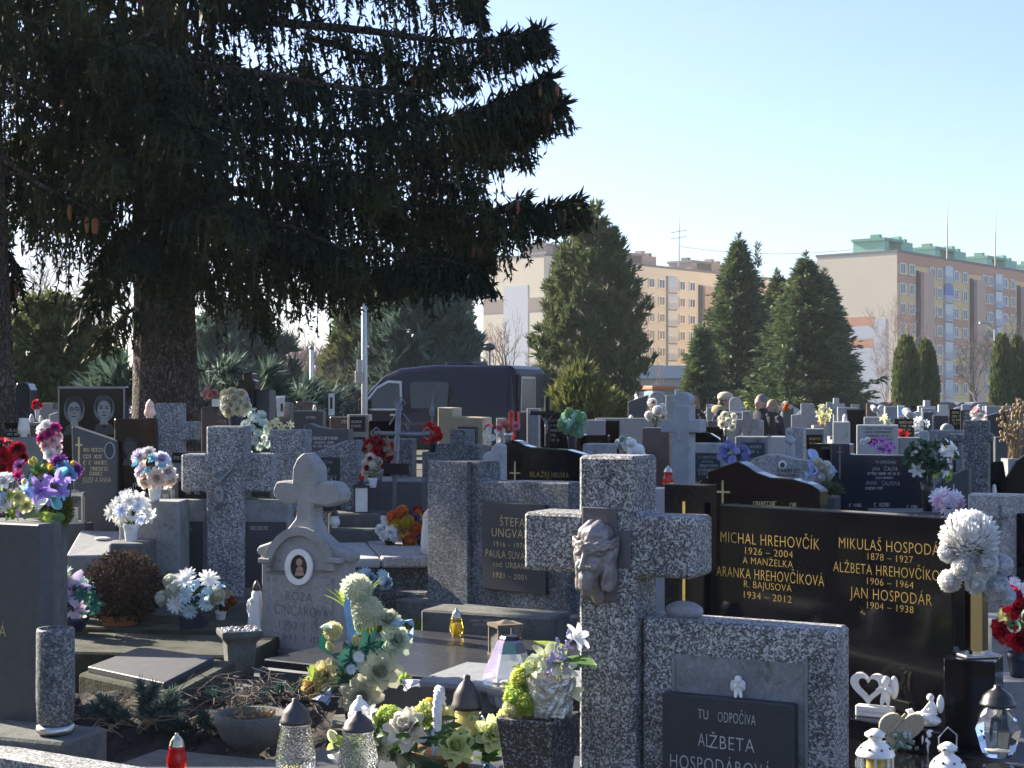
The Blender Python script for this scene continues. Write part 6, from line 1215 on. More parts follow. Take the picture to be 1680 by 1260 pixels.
rb = MB().add([(-62 * k, -8 * k, 128 * k), (-40 * k, -10 * k, 116 * k), (-38 * k, -4 * k, 160 * k), (-58 * k, -6 * k, 152 * k)], [(0, 1, 2, 3)]).build('ribbon', plain('green_satin', (.02, .30, .16), .4), T)
vase_shape(T, 'cup', 26 * k, 50 * k, M['potd'])
MB().box(-.3, .3, -.2, .3, 0, b0.z - .002).build('stone', M['concd'], thing('flower_stand', 'dark stone under the cream rose bouquet', 'stand', (b0.x, 7.2, 0), .3), False, .02)
# --- raised sunlit tomb left of the pillar stone
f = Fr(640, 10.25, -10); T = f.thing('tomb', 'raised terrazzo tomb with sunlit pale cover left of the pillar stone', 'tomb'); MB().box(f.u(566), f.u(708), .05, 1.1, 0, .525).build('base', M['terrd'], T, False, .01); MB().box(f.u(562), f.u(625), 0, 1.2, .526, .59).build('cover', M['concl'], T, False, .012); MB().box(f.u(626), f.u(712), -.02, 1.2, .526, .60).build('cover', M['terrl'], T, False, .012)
bunch('orange and yellow flowers with lime leaf tuft on the sunlit tomb', 668, 865, 56, 64, 11.15, 893, [('mum', ORG, 4, 13), ('rose', (.85, .5, .15), 3, 12), ('star', 'leafl', 2, 20), ('mum', YEL, 2, 12), ('rose', PURP, 2, 10)], 21, ('cup', 12, 12, 'potd'), nleaf=14)
bunch('white rose bowl on the sunlit tomb', 640, 872, 34, 32, 11.1, 894, [('rose', WHT, 5, 11), ('calla', (.72, .7, .66), 3, 12)], 22, ('cup', 12, 12, 'capb'), nleaf=12)
bunch('small orange and red flowers beside the white angel lantern', 690, 848, 26, 34, 11.2, 891, [('mum', ORG, 3, 9), ('mum', RED, 3, 9)], 23, ('cup', 9, 22, 'leafd'), nleaf=10)
lantern('white angel-sided lantern with red tip on the sunlit tomb', 704, 833, 917, 28, 10.45, 'white', 'pink', .2)
T, f, z = kerbbox('terrazzo grave edging in front of the sunlit tomb', 600, 700, 972, 9.95, .2, 10, 'terrd')
bunch('small blue and white flower cluster before the sunlit tomb', 607, 952, 62, 26, 10.05, 970, [('rose', (.35, .5, .62), 4, 10), ('daisy', (.5, .7, .75), 5, 11), ('rose', DKRED, 2, 8), ('daisy', WHT, 3, 9)], 24)
rg = rng_(33); m = 2600; P = np.stack([at(646, HY, 9.7).x + rg.uniform(-.22, .3, m), 9.7 + rg.uniform(-.25, .3, m), np.full(m, .12)], 1); D = np.stack([rg.normal(size=m) * .35, rg.normal(size=m) * .35, np.ones(m)], 1)
o = np_mesh('grass', quads(P, D, rg.uniform(.06, .19, m), rg.uniform(.006, .012, m), rg), 4, M['grass']); o['kind'] = 'stuff'; tag(o, 'sunlit yellow-green grass tuft before the sunlit tomb', 'grass')
MB().box(-.35, .45, -.35, .4, 0, .13).build('soil', M['soil'], thing('soil_bed', 'small soil bed with grass before the sunlit tomb', 'soil bed', (at(646, HY, 9.7).x, 9.7, 0)), False, .02)
# --- Jolian double stone with cross and Christ figure
T, fr = gst('long grey double stone with central speckled cross and metal Christ figure', 238, 474, 820, 10.5, 4, 'conc', .14, [(238, N_), (474, N_), (474, 832), (462, 822), (405, 820), (342, 820), (262, 820), (238, 838)], 'double_headstone')
slab(T, crossp(fr, 342, 404, 301, 447, 699, 745, 806), .22, M['terr2'], -.06, 'cross', .012); slab(T, fr.R(250, 333, 855, 963), .02, M['slate'], -.0205, 'plaque', .003); slab(T, fr.R(400, 470, 856, 964), .02, M['slate'], -.0205, 'plaque', .003)
inscribe(T, fr, [(292, 868, 7, 50, 'TU ODPOČÍVA'), (290, 884, 12, 34, 'MICHAL'), (290, 900, 12, 36, 'JOLIAN'), (291, 915, 6, 36, '1914 – 1985')], M['greyl'], -.0235); worn_lines(T, fr, [(412, 440, 866, 6)], M['greyl'], -.0235, 4)
corpus(T, fr, 364, 758, 842, 'iron', y=-.085)
# --- left: portrait stones
T, fr = gst('tall black stone with two engraved portraits and pale frame at left', 95, 205, 634, 11.5, 1, 'black', .12, base=True)
po = fr.R(95, 205, 634, 880); pi_ = fr.R(97.5, 202.5, 637.5, 880); MB().ring(po, pi_, -.004, -.0005).build('pale_edge', M['grey'], T)
def portrait(T, fr, cx, cy, s, glasses=False, lady=False, y=-.004):
    E = lambda x, yy, rx, ry, n=20, a0=0, a1=6.283: [fr.p(cx + s * (x + rx * math.cos(a0 + (a1 - a0) * i / n)), cy + s * (yy + ry * math.sin(a0 + (a1 - a0) * i / n))) for i in range(n)]
    h = MB().prism(E(0, 0, 17.5, 23), y, y + .0018).build('portrait_glow', M['etch'], T)
    a = MB().prism(E(0, -4, 15, 19), y - .0012, y - .0002).build('engraved_hair', M['etchb'], T)
    if lady: MB().prism(E(-2, -14, 12, 9), y - .0013, y - .0003).build('engraved_curls', M['etchd'], T)
    f = MB().prism(E(0, 3, 11.2, 16), y - .0024, y - .0014); f.prism(fr.P([(cx - 5 * s, cy + 16 * s), (cx + 5 * s, cy + 16 * s), (cx + 7 * s, cy + 27 * s), (cx - 7 * s, cy + 27 * s)]), y - .0023, y - .0015); f.build('engraved_face', plain('etched_face', (.27, .28, .27), .6), T)
    d = MB()
    for q in (-1, 1):
        d.prism(E(4.7 * q, -.5, 3.0, 1.2, 8), y - .0036, y - .0026); d.prism(E(4.8 * q, -3.8, 3.6, .8, 8), y - .0036, y - .0026)
        if glasses: d.ring(E(4.9 * q, -.2, 5.0, 3.8, 14), E(4.9 * q, -.2, 4.1, 3.0, 14), y - .0042, y - .0037)
    d.prism(E(0, 6.4, 2.6, 1.0, 8), y - .0036, y - .0026); d.prism(E(0, 11.4, 4.2, 1.1, 10), y - .0036, y - .0026); d.build('engraved_features', M['etchb'], T)
    c_ = MB()
    if lady: c_.prism(fr.P([(cx - 19 * s, cy + 44 * s), (cx - 13 * s, cy + 27 * s), (cx - 6 * s, cy + 24 * s), (cx, cy + 34 * s), (cx + 6 * s, cy + 24 * s), (cx + 14 * s, cy + 28 * s), (cx + 20 * s, cy + 44 * s)]), y - .0012, y - .0002)
    else: c_.prism(fr.P([(cx - 18 * s, cy + 42 * s), (cx - 12 * s, cy + 26 * s), (cx - 3 * s, cy + 27 * s), (cx + 3 * s, cy + 27 * s), (cx + 12 * s, cy + 26 * s), (cx + 18 * s, cy + 42 * s)]), y - .0012, y - .0002)
    c_.build('engraved_collar', M['etchd'], T)
portrait(T, fr, 122, 672, .98, True); portrait(T, fr, 171, 670, .98, False, True)
T, fr = gst('dark grey stone with sloping top and gilt cross before the portrait stone', 117, 187, 700, 10.95, -6, 'greyd', .2, [(125, N_), (192, N_), (192, 724), (117, 699)])
gilt_cross(T, fr, 129.5, 717, 776, 730, 11, M['goldp'], w=2.8); worn_lines(T, fr, [(137, 168, 738, 6), (137, 167, 749, 6), (137, 174, 759, 6), (137, 175, 769, 6), (147, 168, 777, 6)], M['goldp'], -.003, 3); inscribe(T, fr, [(159, 787, 9, 47, 'JOZEF A ANNA')], M['goldp'])
E = lambda cx, cy, rx, ry: [fr.p(cx + rx * math.cos(t), cy + ry * math.sin(t)) for t in [6.283 * i / 24 for i in range(24)]]
MB().ring(E(180, 739, 8.5, 14), E(180, 739, 7.3, 12.5), -.012, -.0005).build('photo_rim', M['greyl'], T); MB().prism(E(180, 739, 7.2, 12.4), -.008, -.0005).build('photo', M['slate'], T)
T, fr = gst('brown-black polished stone with faint single portrait and slanted script', 187, 254, 687, 11.05, 2, 'brown', .1, base=True)
portrait(T, fr, 214, 733, .72, False); 
for o_ in list(T.children):
    if o_.name.startswith('engraved_face'): o_.data.materials[0] = M['etchd']
    elif o_.name.startswith('portrait_glow'): o_.data.materials[0] = M['etchb']
inscribe(T, fr, [(207, 803, 11, 30, 'Jozef'), (231, 792, 10, 20, 'Kat')], M['greyl'], shear=.3, rot=rad(22)); worn_lines(T, fr, [(206, 242, 812, 5)], M['goldp'], -.003, 8)
lantern('peach frosted lantern with pointed cap on the brown-black stone', 246, 655, 686, 19, 11.1, 'pink', 'pink', .4)
boxlantern('silver metal lantern with cross on dark block at left', 121, 808, 858, 34, 10.72, 'steel', .15)
MB().box(-.11, .11, -.1, .1, 0, CH - (858 - HY) * 10.72 / FX - .002).build('block', M['greyd'], thing('lantern_block', 'dark granite block carrying the silver lantern', 'block', (at(121, 0, 10.72).x, 10.72, 0)), False, .006)
f = Fr(160, 10.2, 8); T = f.thing('sloping_slab', 'grey sloping slab with white oval photo below the portrait stones', 'grave slab'); q = [at(108, 912, 9.9), at(212, 910, 9.9), at(214, 872, 10.6), at(132, 870, 10.6)]; q = [p - Vector((f.X, f.Y, 0)) for p in q]; T.rotation_euler = (0, 0, 0)
MB().add([tuple(p) for p in q] + [(p.x, p.y, 0) for p in q], [(0, 1, 2, 3), (7, 6, 5, 4), (0, 4, 5, 1), (1, 5, 6, 2), (2, 6, 7, 3), (3, 7, 4, 0)]).build('slab', M['grey'], T, False, .008); ce = sum(q, Vector()) / 4 + Vector((-.02, .1, .02)); MB().ball(ce, .045, 16, 6, (1.2, .9, .25)).build('photo', M['porc'], T, True); worn_lines(T, Fr(160, 9.0, 8), [], M['greyl'])
lantern('white bottle candle beside the sloping slab at left', 103, 878, 907, 15, 9.6, 'white', 'white', .3); lantern('red votive candle left of the sloping slab', 93, 895, 922, 11, 9.5, 'red', 'red', .25, None); lantern('cream votive candle behind the bottle candle', 94, 862, 892, 11, 9.7, 'white', 'brass', .25)
bunch('white lily-like flowers in a white plastic pot by the brown stone', 215, 835, 64, 56, 10.0, 892, [('daisy', (.8, .8, .76), 8, 13), ('lily', WHT, 6, 15), ('daisy', (.62, .68, .85), 3, 11)], 31, ('pot', 13, 32, 'potw', 'pot'), 'leafd', 14)
bunch('peach and lilac roses with turquoise leaves above the double stone', 254, 768, 62, 66, 10.2, 822, [('rose', PEACH, 4, 17), ('rose', (.72, .68, .82), 3, 15), ('tuft', (.25, .58, .68), 6, 15), ('rose', (.78, .74, .72), 2, 14)], 32, ('cup', 12, 26, 'potw'), 'leafb', 10)
MB().box(-.2, .2, -.16, .16, 0, CH - (822 - HY) * 10.2 / FX - .002).build('block', M['conc'], thing('lantern_block', 'grey concrete block under the peach and lilac roses', 'block', (at(254, 0, 10.3).x, 10.3, 0)), False, .01)
T, f, z = kerbbox('small dark concrete block below the white plastic pot', 178, 236, 892, 9.8, .5, 0, 'concd')
# flowers massed above the left headstone
MB().box(-.55, .10, -.2, .1, 0, CH - (852 - HY) * 7.1 / FX).build('stand', M['concd'], thing('flower_stand', 'stone bench behind the left headstone carrying the mixed flowers', 'stand', (at(55, 0, 7.1).x, 7.1, 0)), False, .01)
bunch('dark red roses at the left edge above the headstone', 12, 752, 66, 64, 7.3, 852, [('rose', RED, 7, 15), ('rose', DKRED, 3, 13)], 41, None, 'leafd', 16)
bunch('violet lily and yellow bud bouquet above the left headstone', 66, 795, 88, 96, 7.05, 852, [('lily', LIL, 3, 24), ('bud', YEL, 4, 13), ('calla', TEAL, 2, 18), ('rose', PURP, 3, 12), ('bud', (.62, .6, .2), 2, 13), ('lily', BLU, 2, 18), ('rose', MAG, 2, 10)], 42, None, 'leaf', 20)
bunch('white and blue bouquet with broad lime leaves at the left edge', 20, 812, 70, 70, 6.9, 852, [('rose', WHT, 3, 17), ('rose', PALEY, 3, 15), ('lily', (.35, .5, .85), 3, 20), ('bud', (.8, .72, .5), 3, 12)], 43, None, 'leafl', 14)
k = 6.75 / FX; loose('calla with large lime-edged leaves lying over the left headstone', at(45, 854, 6.85), [('calla', WHT, 18, 24, 4, 26, (.3, -.7, .9))], [('leaf', 'leafl', -4, 2, 6, 58, (0, -.15, 1)), ('leaf', 'leafl', -12, 0, 8, 44, (-.8, -.3, .5)), ('leaf', 'leafl', 20, 0, 8, 46, (.8, -.3, .6)), ('leaf', 'leaf', 40, 2, 4, 40, (.9, -.2, .5)), ('leaf', 'leaf', -28, 2, 6, 40, (-1, -.3, .25))])
bunch('pink and white flower column left of the portrait stone', 82, 725, 34, 76, 9.8, 852, [('rose', LPINK, 5, 12), ('rose', WHT, 4, 11), ('rose', MAG, 3, 11), ('bud', PALEY, 2, 9)], 44, ('cup', 10, 60, 'potw'), 'leaf', 14)
bunch('purple and yellow flowers before the portrait stone', 106, 772, 46, 44, 8.4, 852, [('rose', PURP, 4, 13), ('bud', YEL, 2, 12), ('rose', BLU, 3, 14), ('mum', ORG, 1, 9)], 45, ('cup', 12, 60, 'potd'), 'leaf', 12)
MB().box(-.1, .02, -.06, .06, 0, CH - (852 - HY) * 8.4 / FX - .002).build('stand', M['concd'], thing('flower_stand', 'concrete block behind the mixed flowers at left', 'stand', (at(100, 0, 8.4).x, 8.4, 0)), False, .01)
MB().box(-.06, .08, -.06, .06, 0, CH - (852 - HY) * 9.8 / FX - .002).build('stand', M['concd'], thing('flower_stand', 'concrete block under the pink and white flower column', 'stand', (at(82, 0, 9.8).x, 9.8, 0)), False, .01)
rg = rng_(71); m = 3000; d = unit(rg.normal(size=(m, 3))); T = thing('dried_bush', 'olive-brown dried flower bush beside the silver lantern', 'plant', at(98, 860, 8.2)); kk = 8.2 / FX; P = d * (rg.random(m) ** .3)[:, None] * np.array([20, 18, 30]) * kk + np.array([0, 0, 26 * kk]); np_mesh('bush', quads(P, d + rg.normal(size=(m, 3)) * .6, rg.uniform(.012, .03, m), rg.uniform(.007, .014, m), rg), 4, M['juni'], T)
MB().box(-.05, .03, -.04, .04, 0, at(98, 860, 8.2).z - .002).build('block', M['concd'], thing('lantern_block', 'dark block under the olive-brown dried bush', 'block', (at(98, 0, 8.2).x, 8.2, 0)))
# --- row behind, left half
T, fr = gst('grey concrete stone at left edge topped by a black name plate', -20, 56, 718, 13, 6, 'conc', .2); slab(T, fr.R(-26, 30, 694, 717), .06, M['black'], .05, 'name_plate', .004); inscribe(T, fr, [(14, 706, 6, 20, 'JURAJ')], M['letter'], .046); worn_lines(T, fr, [(4, 26, 713, 4)], M['letter'], .046, 2)
lantern('opal white lantern with dark cap on the left concrete stone', 39, 675, 717, 20, 13.05, 'white', 'capb', .26)
T, fr = gst('dark brown pillar stone with arched panel and flat cap', 48, 72, 697, 15, 0, 'brownl', .2); slab(T, fr.R(44, 76, 693, 698), .28, M['grey'], -.04, 'cap', .004)
lantern('small white lantern left on the brown pillar stone', 52, 679, 693, 9, 15.0, 'white', 'white', .4); lantern('small white lantern right on the brown pillar stone', 67, 681, 693, 7, 15.1, 'white', 'white', .4)
gst('grey stone cross behind the brown pillar at left', 58, 98, 663, 19, 5, 'grey', .18, cross=(66, 86, 58, 98, 661, 672, 686)); gst('pale rounded stone beside the portrait stone', 80, 112, 676, 17, 5, 'concl', .15, [(80, N_), (112, N_), (112, 684), (104, 677), (92, 676), (80, 680)])
gst('tall blue-grey rounded urn stone behind the left trunk', 22, 50, 628, 21, 0, 'navy', .3, [(24, N_), (50, N_), (50, 640), (46, 630), (38, 627), (28, 629), (23, 640)]); bunch('red flower tuft beside the grey stone cross at left', 61, 664, 14, 18, 18, 690, [('rose', RED, 4, 5)], 51, ('cup', 4, 18, 'potw'), nleaf=6)
gst('low dark stone with worn name under the big spruce trunk', 204, 254, 665, 17, 0, 'greyd', .14, rows=[(209, 228, 671, 4)], seed=5); gst('pale stone lantern house beside the spruce trunk', 221, 236, 651, 18, 0, 'concl', .2)
bunch('small white cyclamen beside the spruce trunk', 210, 672, 18, 20, 16.2, 692, [('lily', WHT, 4, 6)], 52, ('cup', 6, 8, 'iron'), nleaf=6)
T, fr = gst('speckled terrazzo cross stone directly before the spruce trunk', 254, 320, 662, 12.2, 3, 'terr2', .18, cross=(255, 296, 214, 320, 661, 692, 722)); slab(T, fr.R(262, 295, 762, 1000), .05, M['conc'], -.0505, 'lower_panel')
T, fr = gst('low grey stone with black name plates left of the speckled cross', 284, 342, 742, 11.6, 2, 'grey', .16, base=True); slab(T, fr.R(283, 346, 742, 759), .02, M['blkp'], -.0205, 'name_plate'); slab(T, fr.R(293, 345, 789, 818), .02, M['blkp'], -.0205, 'name_plate'); inscribe(T, fr, [(297, 751, 7, 20, 'PROS')], M['letter'], -.0235); inscribe(T, fr, [(319, 797, 8, 42, 'S.PHODERSKÁ')], M['letter'], -.0235); worn_lines(T, fr, [(306, 315, 808, 5), (320, 329, 808, 5)], M['letter'], -.0235, 3)
boxlantern('small steel-topped lantern above the double stone', 272, 801, 820, 26, 10.75, 'steel', 0, roof=False)
MB().box(-.08, .08, -.08, .08, 0, CH - (820 - HY) * 10.75 / FX - .002).build('block', M['conc'], thing('lantern_block', 'concrete block under the steel-topped lantern', 'block', (at(272, 0, 10.75).x, 10.75, 0)))
gst('brown stone with slotted lower panel right of the spruce trunk', 330, 376, 668, 14, 0, 'brownl', .16, rows=[(357, 370, 680, 5), (357, 370, 692, 5)], rmat='beige', seed=6); boxlantern('grey box lantern on the slotted brown stone', 357, 653, 668, 20, 14, 'iron', 0, 'frost', roof=False)
bunch('salmon flowers beside the grey box lantern', 345, 648, 24, 24, 14.1, 668, [('rose', (.75, .35, .28), 4, 7), ('mum', LPINK, 3, 7)], 53, nleaf=8)
bunch('big bouquet of cream roses with one lilac rose before the black cross', 386, 664, 44, 54, 12.6, 705, [('rose', CREAM, 10, 11), ('rose', (.82, .8, .68), 5, 11), ('rose', (.6, .56, .85), 1, 12), ('lily', (.7, .75, .6), 1, 12)], 54, ('cup', 12, 24, 'potd'), 'leafd', 20)
gst('black marble cross on a tall block behind the cream roses', 388, 440, 612, 14, 5, 'black', .16, cross=(398, 414, 389, 419, 612, 624, 640)); gst('tall black block stone right of the black cross', 402, 442, 640, 14.2, 5, 'greyd', .25)
bunch('hanging garland of white-green hellebores beside the grey pillar', 420, 710, 44, 84, 11.9, 760, [('daisy', (.55, .66, .58), 16, 8), ('daisy', (.72, .76, .68), 6, 8)], 55, ('cup', 8, 20, 'potd'), 'leafd', 30)
gst('grey speckled double pillar stone behind the sandstone cross', 443, 500, 705, 11.4, 8, 'terr2', .2, [(443, N_), (500, N_), (500, 705), (443, 705)]); gst('wide low grey terrazzo stone left of the double pillar', 400, 446, 744, 11.8, 4, 'terr2', .18, plaque=(412, 444, 793, 814), rows=[(428, 442, 803, 6)], seed=3)
bunch('yellow-cream lilies on top of the grey double pillar', 462, 698, 44, 18, 11.45, 705, [('lily', PALEY, 5, 9)], 56, nleaf=6)
T, fr = gst('dark stone with wave top and worn names behind the grey pillar', 498, 572, 703, 13, 12, 'greyd', .14, [(498, N_), (572, N_), (572, 704), (540, 704), (520, 700), (505, 694), (498, 697)], rows=[(511, 552, 719, 5), (516, 545, 726, 4), (514, 552, 732, 4)], seed=7)
T, fr = gst('grey terrazzo stone with rising top and dark plaque right of the sandstone cross', 500, 586, 735, 12.1, 10, 'terr2', .2, [(500, N_), (586, N_), (585, 722), (566, 723), (545, 731), (520, 741), (500, 743)]); slab(T, fr.R(512, 558, 750, 838), .02, M['slate'], -.0205, 'plaque', .003); inscribe(T, fr, [(530, 758, 5, 34, 'ODPOČÍVA'), (528, 771, 9, 30, 'JOZEF'), (531, 784, 10, 46, 'KOMARSKÝ')], M['letter'], -.0235)
boxlantern('black lantern with two white candles at the rising terrazzo stone', 593, 795, 842, 27, 11.75, 'capb', .1, 'frost')
T, f, z = kerbbox('grey stepped grave base below the black lantern', 538, 620, 842, 11.65, .4, 6, 'concd'); T, f, z = kerbbox('lower grey grave step right of the sandstone marker', 540, 640, 868, 11.45, .15, 6, 'concd'); lantern('small pale glass lantern on the lower grey step', 549, 834, 866, 18, 11.52, 'white', 'dkmetal', .4)
# --- far left-centre row in front of the van
gst('dark grey stone with pale paper notice left of the lamp pole', 444, 476, 660, 20, 8, 'greyd', .16); T = thing('paper_notice', 'white paper notice hanging on the dark grey stone', 'notice', at(460, 650, 19.9)); kk = 20 / FX; MB().add([(-7 * kk, 0, 0), (8 * kk, 0, 1 * kk), (8 * kk, -.02, -2 * kk), (6 * kk, -.02, -33 * kk), (-5 * kk, -.02, -33 * kk), (-7 * kk, -.02, -2 * kk)], [(0, 1, 2, 5), (5, 2, 3, 4)]).build('sheet', M['white'], T); MB().box(1 * kk, 4.5 * kk, -.026, -.021, -25 * kk, -12 * kk).build('print', M['letd'], T)
gst('broad dark stone with small block on top before the flat-roofed building', 477, 530, 674, 21, 5, 'greyd', .2, rows=[(502, 517, 685, 4)], seed=9); gst('brown-grey block stone behind the broad dark stone', 486, 514, 659, 22, 5, 'brownl', .3); lantern('tiny white lantern on the broad dark stone', 516, 664, 674, 6, 21, 'white', 'white', .3)
T = thing('notice_board', 'narrow white notice board on a post left of the van bonnet', 'notice board', (at(544, 0, 24).x, 24, 0)); MB().box(-.04, .04, 0, .05, 0, 1.45).build('post', M['iron'], T); b_ = MB().box(-.045, .045, -.03, -.001, 1.4, 1.74).build('board', M['white'], T); MB().box(-.02, .02, -.036, -.031, 1.5, 1.68).build('print', M['letd'], T)
gst('brown polished low stone below the van windscreen', 541, 575, 684, 18, 6, 'brownl', .2, rows=[(556, 572, 692, 5)], seed=2); T, fr = gst('grey stone carrying two black plates beside the lamp pole', 570, 606, 680, 17, 6, 'grey', .16); slab(T, fr.R(573, 600, 683, 708), .02, M['blkp'], -.0205, 'name_plate'); slab(T, fr.R(571, 600, 717, 745), .02, M['blkp'], -.0205, 'name_plate'); worn_lines(T, fr, [(577, 592, 692, 4), (577, 592, 699, 4), (580, 588, 727, 4)], M['letter'], -.0235, 4)
gst('black stone with pale rim behind the iron cross', 604, 650, 690, 15, 8, 'black', .14); gst('blue-grey terrazzo block below the iron cross', 640, 676, 720, 13.2, 8, 'terr3', .2)
# ornate iron cross
Y = 12; k = Y / FX; T = thing('iron_cross', 'ornate grey wrought-iron cross with diamond ends and hanging black plate', 'grave cross', (at(655, 0, Y).x, Y, 0), rad(-12)); z = lambda py: CH - (py - HY) * k; x = lambda px: (px - 655) * k
MB().tube([(x(644), 0, 0), (x(648), 0, z(780)), (x(655), 0, z(660))], .022, 8).build('shaft', M['iron'], T, True); MB().tube([(x(617), 0, z(711)), (x(702), 0, z(713))], .018, 8).build('arm', M['iron'], T, True)
for (cx, cy) in ((616, 711), (703, 711), (656, 661)):
    d = 10 * k; MB().tube([(x(cx) - d, 0, z(cy)), (x(cx), 0, z(cy) + d), (x(cx) + d, 0, z(cy)), (x(cx), 0, z(cy) - d), (x(cx) - d, 0, z(cy))], .008, 5).build('diamond', M['iron'], T); MB().ball((x(cx), 0, z(cy)), .022, 10, 8).build('knob', M['iron'], T, True)
MB().tube([(x(638), 0, z(697)), (x(648), 0, z(682)), (x(653), 0, z(672))], .007, 5).build('scroll', M['iron'], T); MB().tube([(x(662), 0, z(678)), (x(674), 0, z(694)), (x(670), 0, z(706)), (x(666), 0, z(696))], .007, 5).build('scroll', M['iron'], T)
MB().box(x(630), x(674), -.05, -.03, z(778), z(760)).build('name_plate', M['blkp'], T)
bunch('dark red rose garland with dry leaves hung on the iron cross', 622, 738, 46, 44, 11.8, 790, [('rose', RED, 5, 9), ('rose', DKRED, 5, 10), ('tuft', 'dry', 5, 12)], 57, ('cup', 8, 20, 'iron'), 'dry', 16)
bunch('pale heart wreath with red beads below the rose garland', 612, 765, 30, 36, 11.3, 800, [('ball', (.72, .70, .58), 4, 9), ('rose', DKRED, 3, 5), ('mum', (.6, .62, .5), 3, 9)], 58, ('cup', 8, 16, 'potw'), 'dry', 6)
T, f, z_ = kerbbox('green-grey stone box grave below the iron cross', 586, 692, 790, 12.0, .8, 6, 'greyd'); lantern('red candle beside the pale heart wreath', 593, 770, 790, 9, 12.05, 'red', 'red', .3, None)
Y = 13; T = thing('grave_hook', 'iron shepherd hook holding a lantern wire in front of the van', 'hook', (at(709, 0, Y).x, Y, 0)); k = Y / FX; z = lambda py: CH - (py - HY) * k; MB().tube([(0, 0, 0), (0, 0, z(680)), (.0, 0, z(665)), (.02, 0, z(645)), (.05, 0, z(636)), (.075, 0, z(633))], .008, 6).build('hook', M['iron'], T, True); MB().lathe([(.02, 0), (.024, .04), (.008, .08)], 8, Matrix.Translation((0, -.02, z(682)))).build('lamp_cap', M['iron'], T)
bunch('bright red flower bunch in a dark vase left of the beige stone', 709, 712, 24, 34, 12.9, 742, [('rose', (.7, .03, .03), 8, 8)], 59, ('cup', 7, 18, 'capb'), nleaf=6)
T, fr = gst('beige sandstone stepped stone with dark tablet in front of the van', 718, 800, 684, 16, 22, 'beige', .25, [(718, N_), (792, N_), (792, 685), (742, 683), (742, 669), (718, 668)], 'stepped_headstone'); slab(T, fr.R(752, 784, 700, 734), .03, M['slate'], -.0305, 'plaque'); worn_lines(T, fr, [(766, 778, 707, 4), (766, 778, 715, 4)], M['grey'], -.034, 2)
T, fr = gst('blue-grey cross-topped stone left of the beige stone and above the pillar', 692, 786, 730, 12.8, 22, 'terr3', .2, [(692, N_), (786, N_), (786, 731), (764, 730), (764, 705), (738, 704), (738, 728), (716, 728), (716, 742), (692, 741)]); MB().lathe([(9 * fr.k, 0), (.004, 12 * fr.k)], 4, Matrix.Translation((fr.u(704), .08, fr.p(704, 741)[1]))).build('pyramid_cap', M['concl'], T)
gst('pale concrete trefoil marker beside the black wave stone', 792, 826, 728, 10.4, 25, 'concl', .1, [(800, N_), (822, N_), (822, 730), (812, 727), (806, 735), (804, 741), (795, 743), (790, 752), (796, 758), (802, 757)], base=False)
# --- wave-topped black stone
T, fr = gst('black wave-topped stone with gilt cross just left of the front cross', 822, 990, 728, 11, 20, 'black', .14, [(818, N_), (985, N_), (985, 760), (955, 745), (930, 738), (895, 736), (872, 734), (858, 730), (850, 724), (840, 722), (828, 727), (819, 738)], 'wave_headstone')
inscribe(T, fr, [(885, 778, 9, 30, 'BLAŽEJ'), (919, 779, 9, 28, 'HRUŠKA')], M['gold']); worn_lines(T, fr, [(877, 897, 791, 5), (903, 924, 791, 5)], M['gold'], -.003, 5); gilt_cross(T, fr, 845, 757, 792, 776, 17, M['goldp'], w=2.4)
bunch('coral and pink flowers in a striped vase on the black wave stone', 834, 700, 30, 20, 11.06, 727, [('mum', (.82, .42, .3), 3, 8), ('rose', PINK, 2, 7)], 60, ('cup', 8, 18, 'steel'), nleaf=8); lantern('tall red candle tube behind the coral flowers', 839, 672, 726, 12, 11.3, 'red', 'red', .1, None); MB().box(-.06, .06, -.06, .06, 0, at(839, 726, 11.3).z - .002).build('post', M['greyd'], thing('lantern_block', 'dark stone post under the tall red candle tube', 'block', (at(839, 0, 11.3).x, 11.3, 0)))
bunch('single red rose with white sprigs beside the beige stone', 806, 715, 26, 40, 13.5, 745, [('rose', (.7, .12, .18), 1, 8), ('daisy', (.7, .74, .7), 6, 6)], 61, ('cup', 7, 14, 'iron'), nleaf=8)
gst('grey pillar stone behind the black wave stone', 864, 884, 670, 16, 10, 'grey', .2); gst('narrow grey stone edge beside the van tail', 814, 826, 686, 17, 10, 'grey', .2)
T, fr = gst('black stone with worn gilt lines and bronze Christ on a slim cross', 886, 934, 677, 15, 12, 'black', .16, rows=[(903, 918, 690, 4), (901, 920, 698, 4), (900, 920, 706, 4), (900, 914, 714, 4), (901, 916, 722, 4)], rmat='beige', seed=5)
slab(T, crossp(fr, 895, 903, 870, 912, 650, 674, 681, 733), .05, M['blkp'], -.0505, 'cross'); corpus(T, fr, 898, 681, 712, 'iron', y=-.07)
bunch('mint and lime bouquet beside the black Christ stone', 938, 693, 38, 42, 14, 738, [('mum', MINT, 7, 11), ('mum', (.45, .68, .35), 4, 10), ('tuft', (.5, .75, .66), 5, 11)], 62, ('cup', 8, 22, 'potd'), 'leafl', 12)
gst('plain grey stone right of the mint bouquet', 955, 993, 689, 17, 8, 'grey', .16); gst('brown-black stone with wave top right of the mint bouquet', 942, 998, 714, 14.4, 10, 'brown', .14, [(942, N_), (998, N_), (998, 714), (960, 714), (952, 710), (946, 713)]); gst('narrow black pillar stone between two grey stones', 993, 1016, 690, 16, 8, 'brown', .2); gst('small light granite block behind the top of the front cross', 956, 1002, 728, 12, 18, 'terrl', .2)
gst('wide plain grey stone with flat top beside the juniper bush', 976, 1084, 686, 18, 6, 'grey', .2); bunch('mint green small bouquet before the wide plain grey stone', 1024, 728, 24, 24, 14, 748, [('mum', (.45, .72, .68), 5, 7), ('rose', WHT, 3, 7)], 63, nleaf=8)
